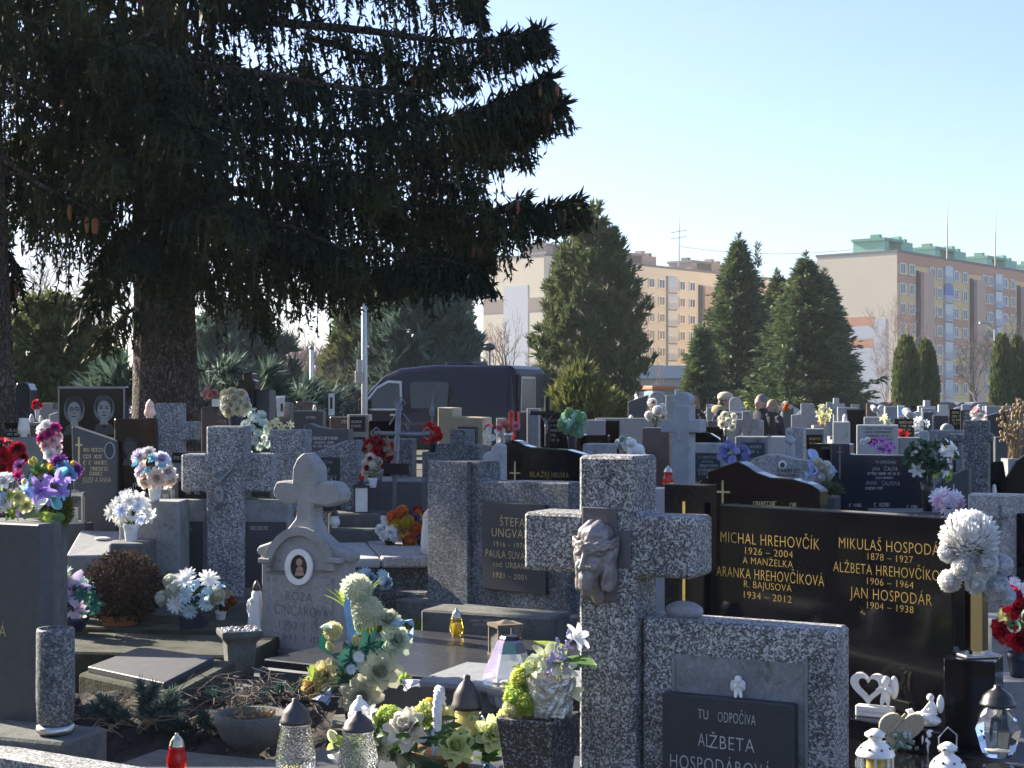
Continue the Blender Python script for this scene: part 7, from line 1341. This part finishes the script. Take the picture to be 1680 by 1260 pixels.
T = thing('dog_figure', 'white curled animal figurine with brown ear above the front cross', 'figurine', at(1044, 748, 13)); kk = 13 / FX; m = MB(); m.ball((2 * kk, 0, 10 * kk), 11 * kk, 12, 8, (1.1, .9, .95)); m.ball((-8 * kk, -3 * kk, 22 * kk), 8 * kk, 12, 8, (1.1, 1, .9)); m.ball((-14 * kk, -5 * kk, 20 * kk), 4 * kk, 8, 6); m.caps([((-10 * kk, 0, 14 * kk), 5 * kk), ((-12 * kk, -4 * kk, 2 * kk), 3.5 * kk)]); m.caps([((10 * kk, 0, 6 * kk), 4 * kk), ((12 * kk, -4 * kk, 2 * kk), 3.5 * kk)]); fuse(m, .006, 'body', M['porc'], T, 2); MB().ball((-5 * kk, -4 * kk, 22 * kk), 4 * kk, 8, 6, (.6, .7, 1.2)).build('ear', M['terra'], T, True)
MB().box(-.14, .14, -.1, .1, 0, at(1044, 748, 13).z - .002).build('block', M['grey'], thing('lantern_block', 'grey block under the white curled figurine', 'block', (at(1044, 0, 13).x, 13, 0)))
gst('brownish granite pillar right behind the front cross', 1053, 1098, 702, 13.5, 10, 'brownl', .25, base=True)
T, fr = gst('pale grey stone cross with carved Christ right of the front cross', 1084, 1152, 657, 12, 22, 'concl', .2, cross=(1104, 1130, 1084, 1148, 664, 688, 710)); corpus(T, fr, 1115, 702, 728, 'concl', y=-.02); slab(T, [(a, b) for a, b in [fr.p(1117 + 14 * math.cos(t), 656 - 13 * math.sin(t)) for t in [6.283 * i / 16 for i in range(16)]]], .16, M['concl'], .02, 'round_head', .01)
gst('black arched stone behind the pale cross', 1128, 1182, 712, 14, 15, 'black', .14, [(1128, N_), (1182, N_), (1180, 720), (1165, 711), (1148, 707), (1128, 708)]); T, fr = gst('pale grey stone with dark plaque of white lettering right of the pale cross', 1128, 1190, 727, 13, 22, 'concl', .16, plaque=(1141, 1182, 743, 790)); inscribe(T, fr, [(1161, 750, 4, 30, 'TU ODPOČÍVA'), (1162, 757, 4, 18, 'MICHAL')], M['letter'], -.0215); worn_lines(T, fr, [(1149, 1178, 764, 4), (1144, 1176, 771, 4), (1148, 1174, 777, 4)], M['letter'], -.0215, 6)
bunch('white mums and a brown bunch above the brownish pillar', 1076, 678, 34, 42, 17, 702, [('mum', WHT, 6, 9), ('tuft', 'dry', 4, 9)], 64, nleaf=6); bunch('blue violet flower tuft left of the brown gilt-cross stone', 1204, 745, 50, 40, 11.6, 775, [('daisy', (.2, .22, .5), 8, 8), ('daisy', (.35, .4, .7), 4, 7)], 65, ('cup', 8, 14, 'iron'), 'leafd', 22)
lantern('small steel and red lantern left of the black family stone', 1096, 764, 800, 18, 9.6, 'red', 'steel', .3, 'wax'); MB().box(-.1, .1, -.1, .1, 0, at(1096, 800, 9.6).z - .002).build('block', M['greyl'], thing('lantern_block', 'pale block under the steel and red lantern', 'block', (at(1096, 0, 9.6).x, 9.6, 0)))
T, fr = gst('dark brown polished stone with swooping top and gilt cross behind the family stone', 1160, 1352, 775, 9, 32, 'brown', .14, [(1148, N_), (1345, N_), (1345, 805), (1330, 795), (1300, 786), (1262, 783), (1240, 775), (1224, 764), (1210, 757), (1160, 773), (1160, 783), (1148, 788)], 'swoop_headstone'); gilt_cross(T, fr, 1186, 788, 826, 807, 22, M['goldp'], w=3); worn_lines(T, fr, [(1236, 1272, 826, 7), (1296, 1304, 828, 6)], M['goldp'], -.003, 7)
T, fr = gst('light grey granite wave stone with round photo behind the swooping stone', 1226, 1332, 745, 11, 22, 'terrl', .14, [(1222, N_), (1330, N_), (1330, 757), (1300, 752), (1275, 746), (1255, 746), (1240, 750), (1226, 762)]); T.children[0].data.materials[0] = M['grey']; E2 = lambda rx, ry, cx=1284, cy=762: [fr.p(cx + rx * math.cos(t), cy + ry * math.sin(t)) for t in [6.283 * i / 20 for i in range(20)]]
MB().prism(E2(7, 7), -.006, -.0005).build('photo', M['porc'], T); MB().prism(E2(4, 4.5, 1284, 763), -.0075, -.0061).build('portrait', M['etchd'], T); worn_lines(T, fr, [(1272, 1312, 772, 6), (1274, 1310, 780, 4)], M['etchd'], -.003, 8)
bunch('white blossoms with pale blue ribbon in a dark vase beside the swooping stone', 1345, 772, 42, 40, 9.6, 815, [('mum', (.85, .82, .68), 3, 11), ('mum', WHT, 3, 10), ('calla', (.42, .55, .85), 5, 16)], 66, ('cup', 10, 26, 'capb'), 'leafd', 8)
gst('low evergreen wreath stone base beside the dark family slab', 1330, 1372, 815, 9.3, 20, 'greyd', .2, base=False); needles('small evergreen wreath before the blue-black double stone', 1348, 815, 9.1, [(0, 0, 26, 30, .4), (-10, 0, 26, 150, .4), (4, 2, 24, 80, .6), (8, -3, 22, 10, .2)], 6, 'fir')
T, fr = gst('blue-black wide stone with taller cross pillar and silver names', 1362, 1524, 745, 10, 24, 'navy', .15, [(1362, N_), (1520, N_), (1520, 748), (1394, 746), (1394, 728), (1362, 728)], 'double_headstone'); gilt_cross(T, fr, 1378, 732, 786, 742, 9, M['etch'], w=2.4)
inscribe(T, fr, [(1453, 758, 5, 34, 'TU ODPOČÍVAJÚ'), (1437, 769, 6, 12, 'JÁN'), (1462, 769, 7, 22, 'ČALFA'), (1430, 792, 6, 18, 'ANNA'), (1462, 793, 7, 30, 'ČALFOVÁ')], M['etch'].copy() if False else M['letter']); worn_lines(T, fr, [(1423, 1476, 777, 4), (1435, 1466, 784, 3), (1420, 1448, 801, 4), (1434, 1462, 828, 6), (1388, 1412, 829, 5), (1488, 1504, 832, 6)], M['letter'], -.003, 9)
gst('black stone with faint lines left of the blue-black pillar', 1327, 1368, 728, 11.2, 20, 'black', .14, rows=[(1347, 1366, 735, 4)], rmat='etch'); bunch('white lilies with a dense ball of dark leaves in a dark vase', 1522, 752, 86, 62, 9.2, 838, [('lily', WHT, 4, 16), ('bud', WHT, 2, 8), ('tuft', 'leafd', 14, 17)], 67, ('cup', 12, 46, 'capb'), 'leafd', 40)
MB().box(-.3, .3, -.1, .25, 0, at(1522, 838, 9.2).z - .002).build('block', M['greyd'], thing('lantern_block', 'dark block under the lily vase', 'block', (at(1522, 0, 9.2).x, 9.2, 0)))
bunch('yellow rose beside the granite cross', 1566, 742, 18, 20, 9.4, 775, [('rose', (.8, .78, .2), 2, 10)], 68, ('cup', 4, 26, 'potd'), nleaf=3); bunch('lime green tuft on the dark slanted stone', 1547, 775, 26, 30, 9.5, 800, [('tuft', 'leafl', 4, 12), ('rose', LIME, 2, 9)], 69, nleaf=6)
T, fr = gst('dark slanted stone with white cross behind the pink-white mums', 1536, 1582, 785, 9.8, 24, 'greyd', .15, [(1534, N_), (1590, N_), (1590, 766), (1562, 778), (1534, 794)]); gilt_cross(T, fr, 1565, 794, 820, 808, 15, M['letter'], w=2.4)
bunch('pink-centred white mums in a basket behind the family stone', 1556, 822, 50, 28, 8.3, 850, [('daisy', (.78, .74, .82), 7, 15), ('daisy', (.7, .4, .55), 4, 10)], 70, ('cup', 18, 18, 'heath'), 'leafd', 10)
MB().box(-.2, .2, -.15, .15, 0, at(1556, 850, 8.3).z - .002).build('block', M['greyd'], thing('lantern_block', 'dark block under the pink-centred mums', 'block', (at(1556, 0, 8.3).x, 8.3, 0)))
gst('tall speckled granite cross at right above the white chrysanthemums', 1560, 1632, 688, 10, 20, 'terr3', .22, cross=(1580, 1622, 1553, 1628, 690, 712, 726)); T, fr = gst('wide grey terrazzo stone with black tablet at the right edge', 1588, 1690, 812, 8, 22, 'terrl', .18, base=True); T.children[0].data.materials[0] = M['terr2']; slab(T, fr.R(1668, 1720, 842, 960), .02, M['black'], -.0205, 'plaque'); gilt_cross(T, fr, 1640, 828, 872, 850, 22, M['terr3'], w=5)
gst('black polished stone with scrolled shoulder and silver arch at right edge', 1625, 1700, 758, 11, 16, 'black', .16, [(1626, N_), (1710, N_), (1710, 742), (1684, 745), (1668, 756), (1660, 770), (1650, 786), (1628, 784), (1624, 772), (1630, 761), (1644, 760)]); lantern('white votive candle beside the scrolled black stone', 1631, 794, 812, 8, 10, 'white', 'white', .2)
f_ = Fr(1690, 10.95, 16); 
gst('dark grey stone with pale edge under the dry branches', 1632, 1690, 717, 16, 12, 'greyd', .16); rr = random.Random(12)
T = thing('dry_flower_spray', 'tall dry brown flower stems at the right edge', 'plant', at(1666, 752, 14)); kk = 14 / FX; mb = MB(); hd = MB()
for i in range(30):
    x0, x1 = rr.uniform(-12, 10), rr.uniform(-24, 20); h = rr.uniform(40, 100); mb.tube([(x0 * kk, rr.uniform(-.04, .04), 0), ((x0 + x1) * .5 * kk, rr.uniform(-.08, .08), h * .5 * kk), (x1 * kk, rr.uniform(-.1, .1), h * kk)], .006, 4)
    for _ in range(4): hd.ball(((x1 + rr.uniform(-5, 5)) * kk, rr.uniform(-.1, .1), (h - rr.uniform(0, 24)) * kk), rr.uniform(2, 3.6) * kk, 5, 4)
mb.build('stems', M['dry'], T); hd.build('seed_heads', M['dry'], T); MB().box(-.1, .1, -.1, .1, 0, at(1666, 752, 14).z - .002).build('block', M['grey'], thing('lantern_block', 'grey block under the dry stems at the right edge', 'block', (at(1666, 0, 14).x, 14, 0)))
bunch('red roses and green ribbon bouquet at the lower right edge', 1672, 1020, 70, 84, 6.9, 1110, [('rose', (.42, .01, .03), 3, 24), ('mum', (.5, .02, .08), 2, 24), ('calla', MINT, 3, 26), ('rose', PALEY, 2, 14)], 72, ('cup', 22, 40, 'potd'), 'leaf', 14)
bunch('small white and purple bouquet at the right edge behind the gilt vase', 1668, 965, 56, 34, 7.6, 1010, [('daisy', WHT, 5, 12), ('rose', PURP, 3, 10)], 73, ('cup', 14, 24, 'potd'), 'leafd', 10)
for (lab, px, py, Yq) in (('grey block under the red rose bouquet', 1672, 1110, 6.9), ('grey block under the white and purple bouquet', 1668, 1010, 7.6)): MB().box(-.16, .2, -.12, .12, 0, at(px, py, Yq).z - .002).build('block', M['grey'], thing('lantern_block', lab, 'block', (at(px, 0, Yq).x, Yq, 0)))
# --- far right rows
FARR = [  # label, x0, x1, ytop, Y, a, mat, kind
 ('pale grey rounded bust stone beside the person in the beret', 1196, 1216, 651, 22, 10, 'concl', 'arch'), ('sandstone stepped stone with white flowers at its left', 1192, 1222, 676, 19, 15, 'conc', 'rect'), ('light sandstone cross stone before the man in the dark coat', 1203, 1246, 674, 18, 16, 'conc', 'cross'),
 ('grey stone with dark tablet below the man in dark coat', 1206, 1260, 716, 14, 18, 'conc', 'plaq'), ('plain pale grey slab stone right of the dark tablet', 1262, 1290, 716, 15, 16, 'greyl', 'rect'), ('pale speckled stone with carved statue before the black stone', 1288, 1318, 702, 13, 18, 'terrl', 'rect'), ('low grey concrete stone with a yellow-lettered brown bar', 1318, 1352, 703, 15, 15, 'conc', 'plaq'),
 ('shouldered cross-shaped grey stone left of the black flared stone', 1298, 1350, 662, 24, 10, 'grey', 'step'), ('small grey stone cross standing highest of the cross cluster', 1358, 1386, 653, 26, 10, 'greyl', 'cross'), ('lower grey stone cross at the left of the cross cluster', 1346, 1376, 660, 24, 10, 'grey', 'cross'), ('grey stepped stone at the right of the cross cluster', 1374, 1392, 668, 22, 10, 'grey', 'rect'),
 ('pale beige stone block right of the yellow lily vase', 1366, 1394, 692, 17, 14, 'concl', 'rect'), ('black flared stone widening to the top before the broad spruce', 1389, 1420, 672, 20, 8, 'black', 'flare'), ('light grey granite stone with centre block and carved lines', 1405, 1474, 697, 15, 14, 'greyl', 'lines'), ('small blue-grey block in front of the flared stone', 1417, 1445, 684, 15.6, 14, 'grey', 'rect'),
 ('blue-grey stone below the left columnar thuja', 1452, 1475, 667, 24, 8, 'grey', 'rect'), ('black stone with gilt lines below the thuja pair', 1468, 1500, 687, 19, 10, 'black', 'gilt'), ('grey low stone below the black gilt-lined stone', 1474, 1512, 718, 15, 12, 'grey', 'rect'), ('pale stone cross in front of the right thuja of the pair', 1507, 1536, 657, 27, 8, 'concl', 'cross'), ('dark grey stone below the pale stone cross', 1514, 1532, 676, 22, 8, 'greyd', 'rect'),
 ('navy polished stone right of the dark grey stone', 1532, 1556, 682, 20, 8, 'navy', 'rect'), ('black tall stone with gilt lines left of the open-book stone', 1558, 1576, 671, 24, 8, 'black', 'gilt'), ('grey stone with white lines beside the gilt-lined tall stone', 1578, 1600, 672, 24, 8, 'greyd', 'lines2'), ('dark blue slanted slab stone with grey stone behind at right', 1616, 1656, 676, 21, 12, 'navy', 'slant'), ('wide grey stone behind the dark blue slanted slab', 1618, 1662, 666, 24, 10, 'grey', 'rect'),
 ('beige low stone with wave edge right of the lilies', 1508, 1524, 707, 13, 14, 'greyl', 'rect'), ('pale sandstone block stone left of the tall granite cross', 1524, 1580, 706, 12, 16, 'conc', 'cross2'), ('small grey arched stone on the pale sandstone block', 1545, 1566, 695, 17, 10, 'grey', 'arch'),
 ('dark round-topped stone behind the white mums by the juniper', 1030, 1062, 652, 26, 12, 'greyd', 'slant'), ('arched grey stone with pale rim beside the tractor', 1064, 1092, 642, 28, 10, 'grey', 'arch'), ('pale grey stone with carved ring behind the pale cross', 1092, 1118, 648, 26, 10, 'grey', 'rect'), ('dark polished low stone with white lily at right of the arch', 1150, 1186, 700, 20, 12, 'brown', 'rect'), ('dark plain stone behind the woman in the fur collar', 1160, 1182, 690, 22, 12, 'greyd', 'rect'),
 ('grey low stone in front of the pale beret person', 1226, 1252, 690, 21, 12, 'grey', 'rect'), ('light stone cross far behind the man in dark coat', 1276, 1296, 660, 34, 10, 'greyl', 'cross'), ('dark stone far behind between coat and shouldered stone', 1284, 1302, 668, 30, 10, 'greyd', 'rect'), ('brown far stone right of the cross cluster', 1422, 1440, 662, 34, 8, 'brownl', 'rect'), ('pale far stone under the dark red car', 1440, 1456, 664, 36, 8, 'greyl', 'arch'), ('black far stone left of the pale stone cross', 1494, 1508, 666, 34, 8, 'black', 'rect'),
 ('light far stone in front of the blue-grey car', 1540, 1556, 664, 36, 8, 'greyl', 'rect'), ('far grey arched stone in front of the silver car', 1600, 1618, 664, 34, 8, 'grey', 'arch'), ('far dark stone at the right edge below the thujas', 1662, 1684, 668, 32, 8, 'greyd', 'rect'), ('far light stone at the right edge behind dry stems', 1672, 1690, 690, 24, 8, 'grey', 'rect'),
 ('dark low stone before the spreading juniper at left centre', 430, 452, 664, 26, 4, 'greyd', 'rect'), ('far grey stone below the left cypress', 526, 542, 668, 28, 4, 'grey', 'rect')]
for i, (lab, x0, x1, yt, Y, a, mt, kd) in enumerate(FARR):
    w = x1 - x0; cx = (x0 + x1) / 2
    if kd == 'arch': gst(lab, x0, x1, yt, Y, a, mt, .2, [(x0, N_), (x1, N_)] + [(cx + w / 2 * math.cos(t), yt + w / 2 - w / 2 * math.sin(t)) for t in [math.pi * j / 12 for j in range(13)]])
    elif kd == 'cross': gst(lab, x0, x1, yt, Y, a, mt, .2, cross=(cx - w * .17, cx + w * .17, x0, x1, yt, yt + w * .32, yt + w * .66))
    elif kd == 'cross2': T, fr = gst(lab, x0, x1, yt, Y, a, mt, .2, plaque=(x0 + 22, x1 - 8, yt + 12, yt + 44)); gilt_cross(T, fr, x0 + 12, yt + 6, yt + 40, yt + 16, 10, M['greyl'], w=2.4)
    elif kd == 'plaq': gst(lab, x0, x1, yt, Y, a, mt, .18, plaque=(x0 + w * .14, x1 - w * .1, yt + 10, yt + 34), rows=[(x0 + w * .3, x1 - w * .2, yt + 17, 4), (x0 + w * .3, x1 - w * .3, yt + 25, 4)], rmat='gold' if 'yellow' in lab else 'letter', seed=i, pm='brown' if 'yellow' in lab else 'slate')
    elif kd == 'step': gst(lab, x0, x1, yt, Y, a, mt, .2, [(x0, N_), (x1, N_), (x1, yt + 19), (cx + w * .22, yt + 17), (cx + w * .22, yt), (cx - w * .2, yt), (cx - w * .2, yt + 17), (x0, yt + 19)])
    elif kd == 'flare': gst(lab, x0, x1, yt, Y, a, mt, .2, [(x0 + 5, N_), (x1 - 9, N_), (x1 - 9, yt + 30), (x1, yt), (x0, yt), (x0 + 3, yt + 20)])
    elif kd == 'slant': gst(lab, x0, x1, yt, Y, a, mt, .2, [(x0, N_), (x1, N_), (x1, yt - 4), (x0, yt + 7)])
    elif kd in ('lines', 'gilt', 'lines2'): gst(lab, x0, x1, yt, Y, a, mt, .16, rows=[(x0 + w * .22, x1 - w * .15, yt + 6 + 6 * j, 3.4) for j in range(4)], rmat={'lines': 'greyd', 'gilt': 'goldp', 'lines2': 'letter'}[kd], seed=i)
    else: gst(lab, x0, x1, yt, Y, a, mt, .2)
for (lab, px, yc, w, h, Y, yb, items, sd, vs_) in [
 ('white roses left of the sandstone stepped stone', 1192, 690, 28, 30, 17, 716, [('rose', (.8, .78, .66), 8, 7)], 81, ('cup', 6, 14, 'iron')), ('yellow lilies in a brown vase by the pale beige block', 1352, 680, 20, 34, 16, 700, [('lily', (.8, .76, .4), 5, 8), ('lily', PALEY, 2, 7)], 82, ('cup', 6, 14, 'brass')), ('pale yellow star flower on the light granite stone', 1457, 690, 16, 16, 14.6, 699, [('lily', (.82, .8, .5), 2, 9)], 83, None),
 ('violet orchid spray before the light granite stone', 1450, 732, 34, 26, 12.5, 752, [('lily', (.5, .18, .6), 8, 7)], 84, ('cup', 5, 12, 'potw')), ('white and red flowers on the light granite ledge', 1428, 724, 28, 10, 13, 730, [('rose', WHT, 4, 5), ('rose', RED, 2, 5)], 85, None), ('red poinsettia bowl before the black gilt-lined stone', 1480, 712, 16, 12, 16, 718, [('star', RED, 4, 6)], 86, None), ('white mum bunch on the black gilt-lined stone', 1492, 680, 16, 14, 19.1, 687, [('mum', WHT, 3, 7)], 87, None),
 ('white and pink rose column before the dark blue slab', 1605, 684, 22, 40, 19, 706, [('rose', (.82, .78, .72), 7, 7), ('rose', LPINK, 2, 6)], 88, ('cup', 5, 10, 'potw')), ('orange and white bunch far behind the shouldered stone', 1292, 668, 14, 18, 28, 680, [('mum', ORG, 3, 4), ('mum', WHT, 2, 4)], 89, None), ('white bunch between far stones right of the flared stone', 1436, 672, 14, 14, 24, 684, [('mum', WHT, 3, 5)], 90, None),
 ('yellow-green bunch behind the coat of the grey-haired man', 1228, 668, 12, 16, 27, 680, [('mum', (.75, .75, .2), 3, 4)], 91, None), ('white blossom cluster left of the navy stone', 1512, 694, 20, 16, 18, 704, [('lily', WHT, 4, 7)], 92, None), ('pink flower dots on the far arched stone', 1462, 662, 10, 8, 33, 668, [('mum', LPINK, 3, 3)], 93, None)]:
    bunch(lab, px, yc, w, h, Y, yb, items, sd, vs_, nleaf=8)
T = thing('notice_board', 'pale blue printed board in front of the left thuja of the pair', 'notice board', (at(1478, 0, 23).x, 23, 0)); MB().box(-.03, .03, 0, .04, 0, 1.4).build('post', M['iron'], T); MB().box(-.045 * 1.1, .05, -.02, -.001, 1.38, 1.56).build('board', M['white'], T); MB().box(-.03, .03, -.025, -.0205, 1.41, 1.53).build('print', M['ribw'], T)
T = thing('statue', 'slim pale stone Madonna before the speckled statue stone', 'statue', at(1294, 745, 12.8)); T.location.z = 0; m = MB(); kk = 12.8 / FX; zb = at(0, 745, 12.8).z; m.caps([((0, -.05, zb - .1), .05), ((0, -.05, zb + .06), .045), ((0, -.05, zb + .14), .03)]); m.ball((0, -.06, zb + .19), .028, 10, 8); m.caps([((-.03, -.06, zb + .12), .02), ((0, -.1, zb + .1), .016)]); m.caps([((.03, -.06, zb + .12), .02), ((0, -.1, zb + .1), .016)]); fuse(m, .007, 'figure', M['concl'], T, 2); MB().box(-.07, .07, -.12, .02, 0, zb - .14).build('plinth', M['greyl'], T)

# last rows before the conifers: stones too alike to tell apart
def far_copies(src_pts, mat, n, label, seed, x0, x1, group, y0, y1):
    r = random.Random(seed); first = None
    for i in range(n):
        Y = r.uniform(y0, y1); px = r.uniform(x0, x1); X = at(px, 0, Y).x
        if first is None:
            first = thing('headstone', label, 'headstone', (X, Y, 0), -rad(12), group); MB().prism(src_pts, 0, .16).build('slab', M[mat], first, False, .01); MB().box(-.42, .42, -.12, .28, 0, .14).build('plinth', M['grey'], first)
            MB().box(-.18, .18, -.012, -.001, .5, .78).build('plaque', M['slate'], first); ch = list(first.children)
        else:
            c = first.copy(); COL.objects.link(c); c.location = (X, Y, 0); c.scale = (1,) * 3
            for q in ch: d = q.copy(); COL.objects.link(d); d.parent = c
aw = [(.34 * math.cos(t), 1.12 + .3 * math.sin(t)) for t in [math.pi * j / 10 for j in range(11)]]
far_copies([(-.34, 0), (.34, 0)] + aw, 'greyl', 16, 'pale round-topped headstone in the last rows before the conifers', 31, 1040, 1680, 'round-topped far headstones', 30, 50)
far_copies([(-.3, 0), (.3, 0), (.3, 1.05), (.12, 1.1), (.12, 1.5), (-.12, 1.5), (-.12, 1.1), (-.3, 1.05)], 'grey', 14, 'grey shouldered headstone in the last rows before the conifers', 32, 1100, 1680, 'shouldered far headstones', 26, 48)
far_copies([(-.4, 0), (.4, 0), (.4, 1.2), (-.4, 1.3)], 'black', 14, 'black slant-topped headstone in the last rows before the conifers', 33, 1040, 1680, 'black far headstones', 24, 46)
far_copies([(-.36, 0), (.36, 0), (.36, 1.1), (.1, 1.25), (-.36, 1.15)], 'greyd', 10, 'dark peaked headstone in the rows before the van', 34, 330, 560, 'dark far headstones', 22, 32)
r_ = random.Random(77); t0 = None
for kd, cap, lab, n_, gp in (('white', 'enam', 'white lantern standing on a far grave', 22, 'white far lanterns'), ('red', 'brass', 'small red lantern standing on a far grave', 9, 'red far lanterns')):
    for i in range(n_):
        px = r_.uniform(440, 560) if i % 6 == 0 else r_.uniform(1030, 1675); Y = r_.uniform(20, 34); zt = r_.uniform(.9, 1.32); yb = HY + (CH - zt) * FX / Y; h = r_.uniform(.16, .24) * FX / Y
        if i == 0: t0 = lantern(lab, px, yb - .15 * FX / Y, yb, .075 * FX / Y, Y, kd, cap, .3, None, gp, 12); ch = list(t0.children); b0_ = MB().box(-.12, .12, -.1, .1, -1.3, -.002).build('stone_base', M['grey'], t0)
        else:
            c = t0.copy(); COL.objects.link(c); c.location = at(px, yb, Y)
            for q in list(t0.children): d = q.copy(); COL.objects.link(d); d.parent = c
# ---------------------------------------------------------------- thin winter haze
hm = bpy.data.materials.new('haze'); hm.use_nodes = True; nt = hm.node_tree; nt.nodes.clear()
ou = nd(nt, 'ShaderNodeOutputMaterial'); pv = nd(nt, 'ShaderNodeVolumePrincipled'); pv.inputs['Color'].default_value = (.86, .92, 1, 1); pv.inputs['Density'].default_value = .00032; nt.links.new(pv.outputs[0], ou.inputs['Volume'])
o = MB().box(-420, 420, -60, 420, -1, 45).build('haze', hm); o['kind'] = 'stuff'; tag(o, 'thin pale winter haze in front of the apartment blocks', 'haze')
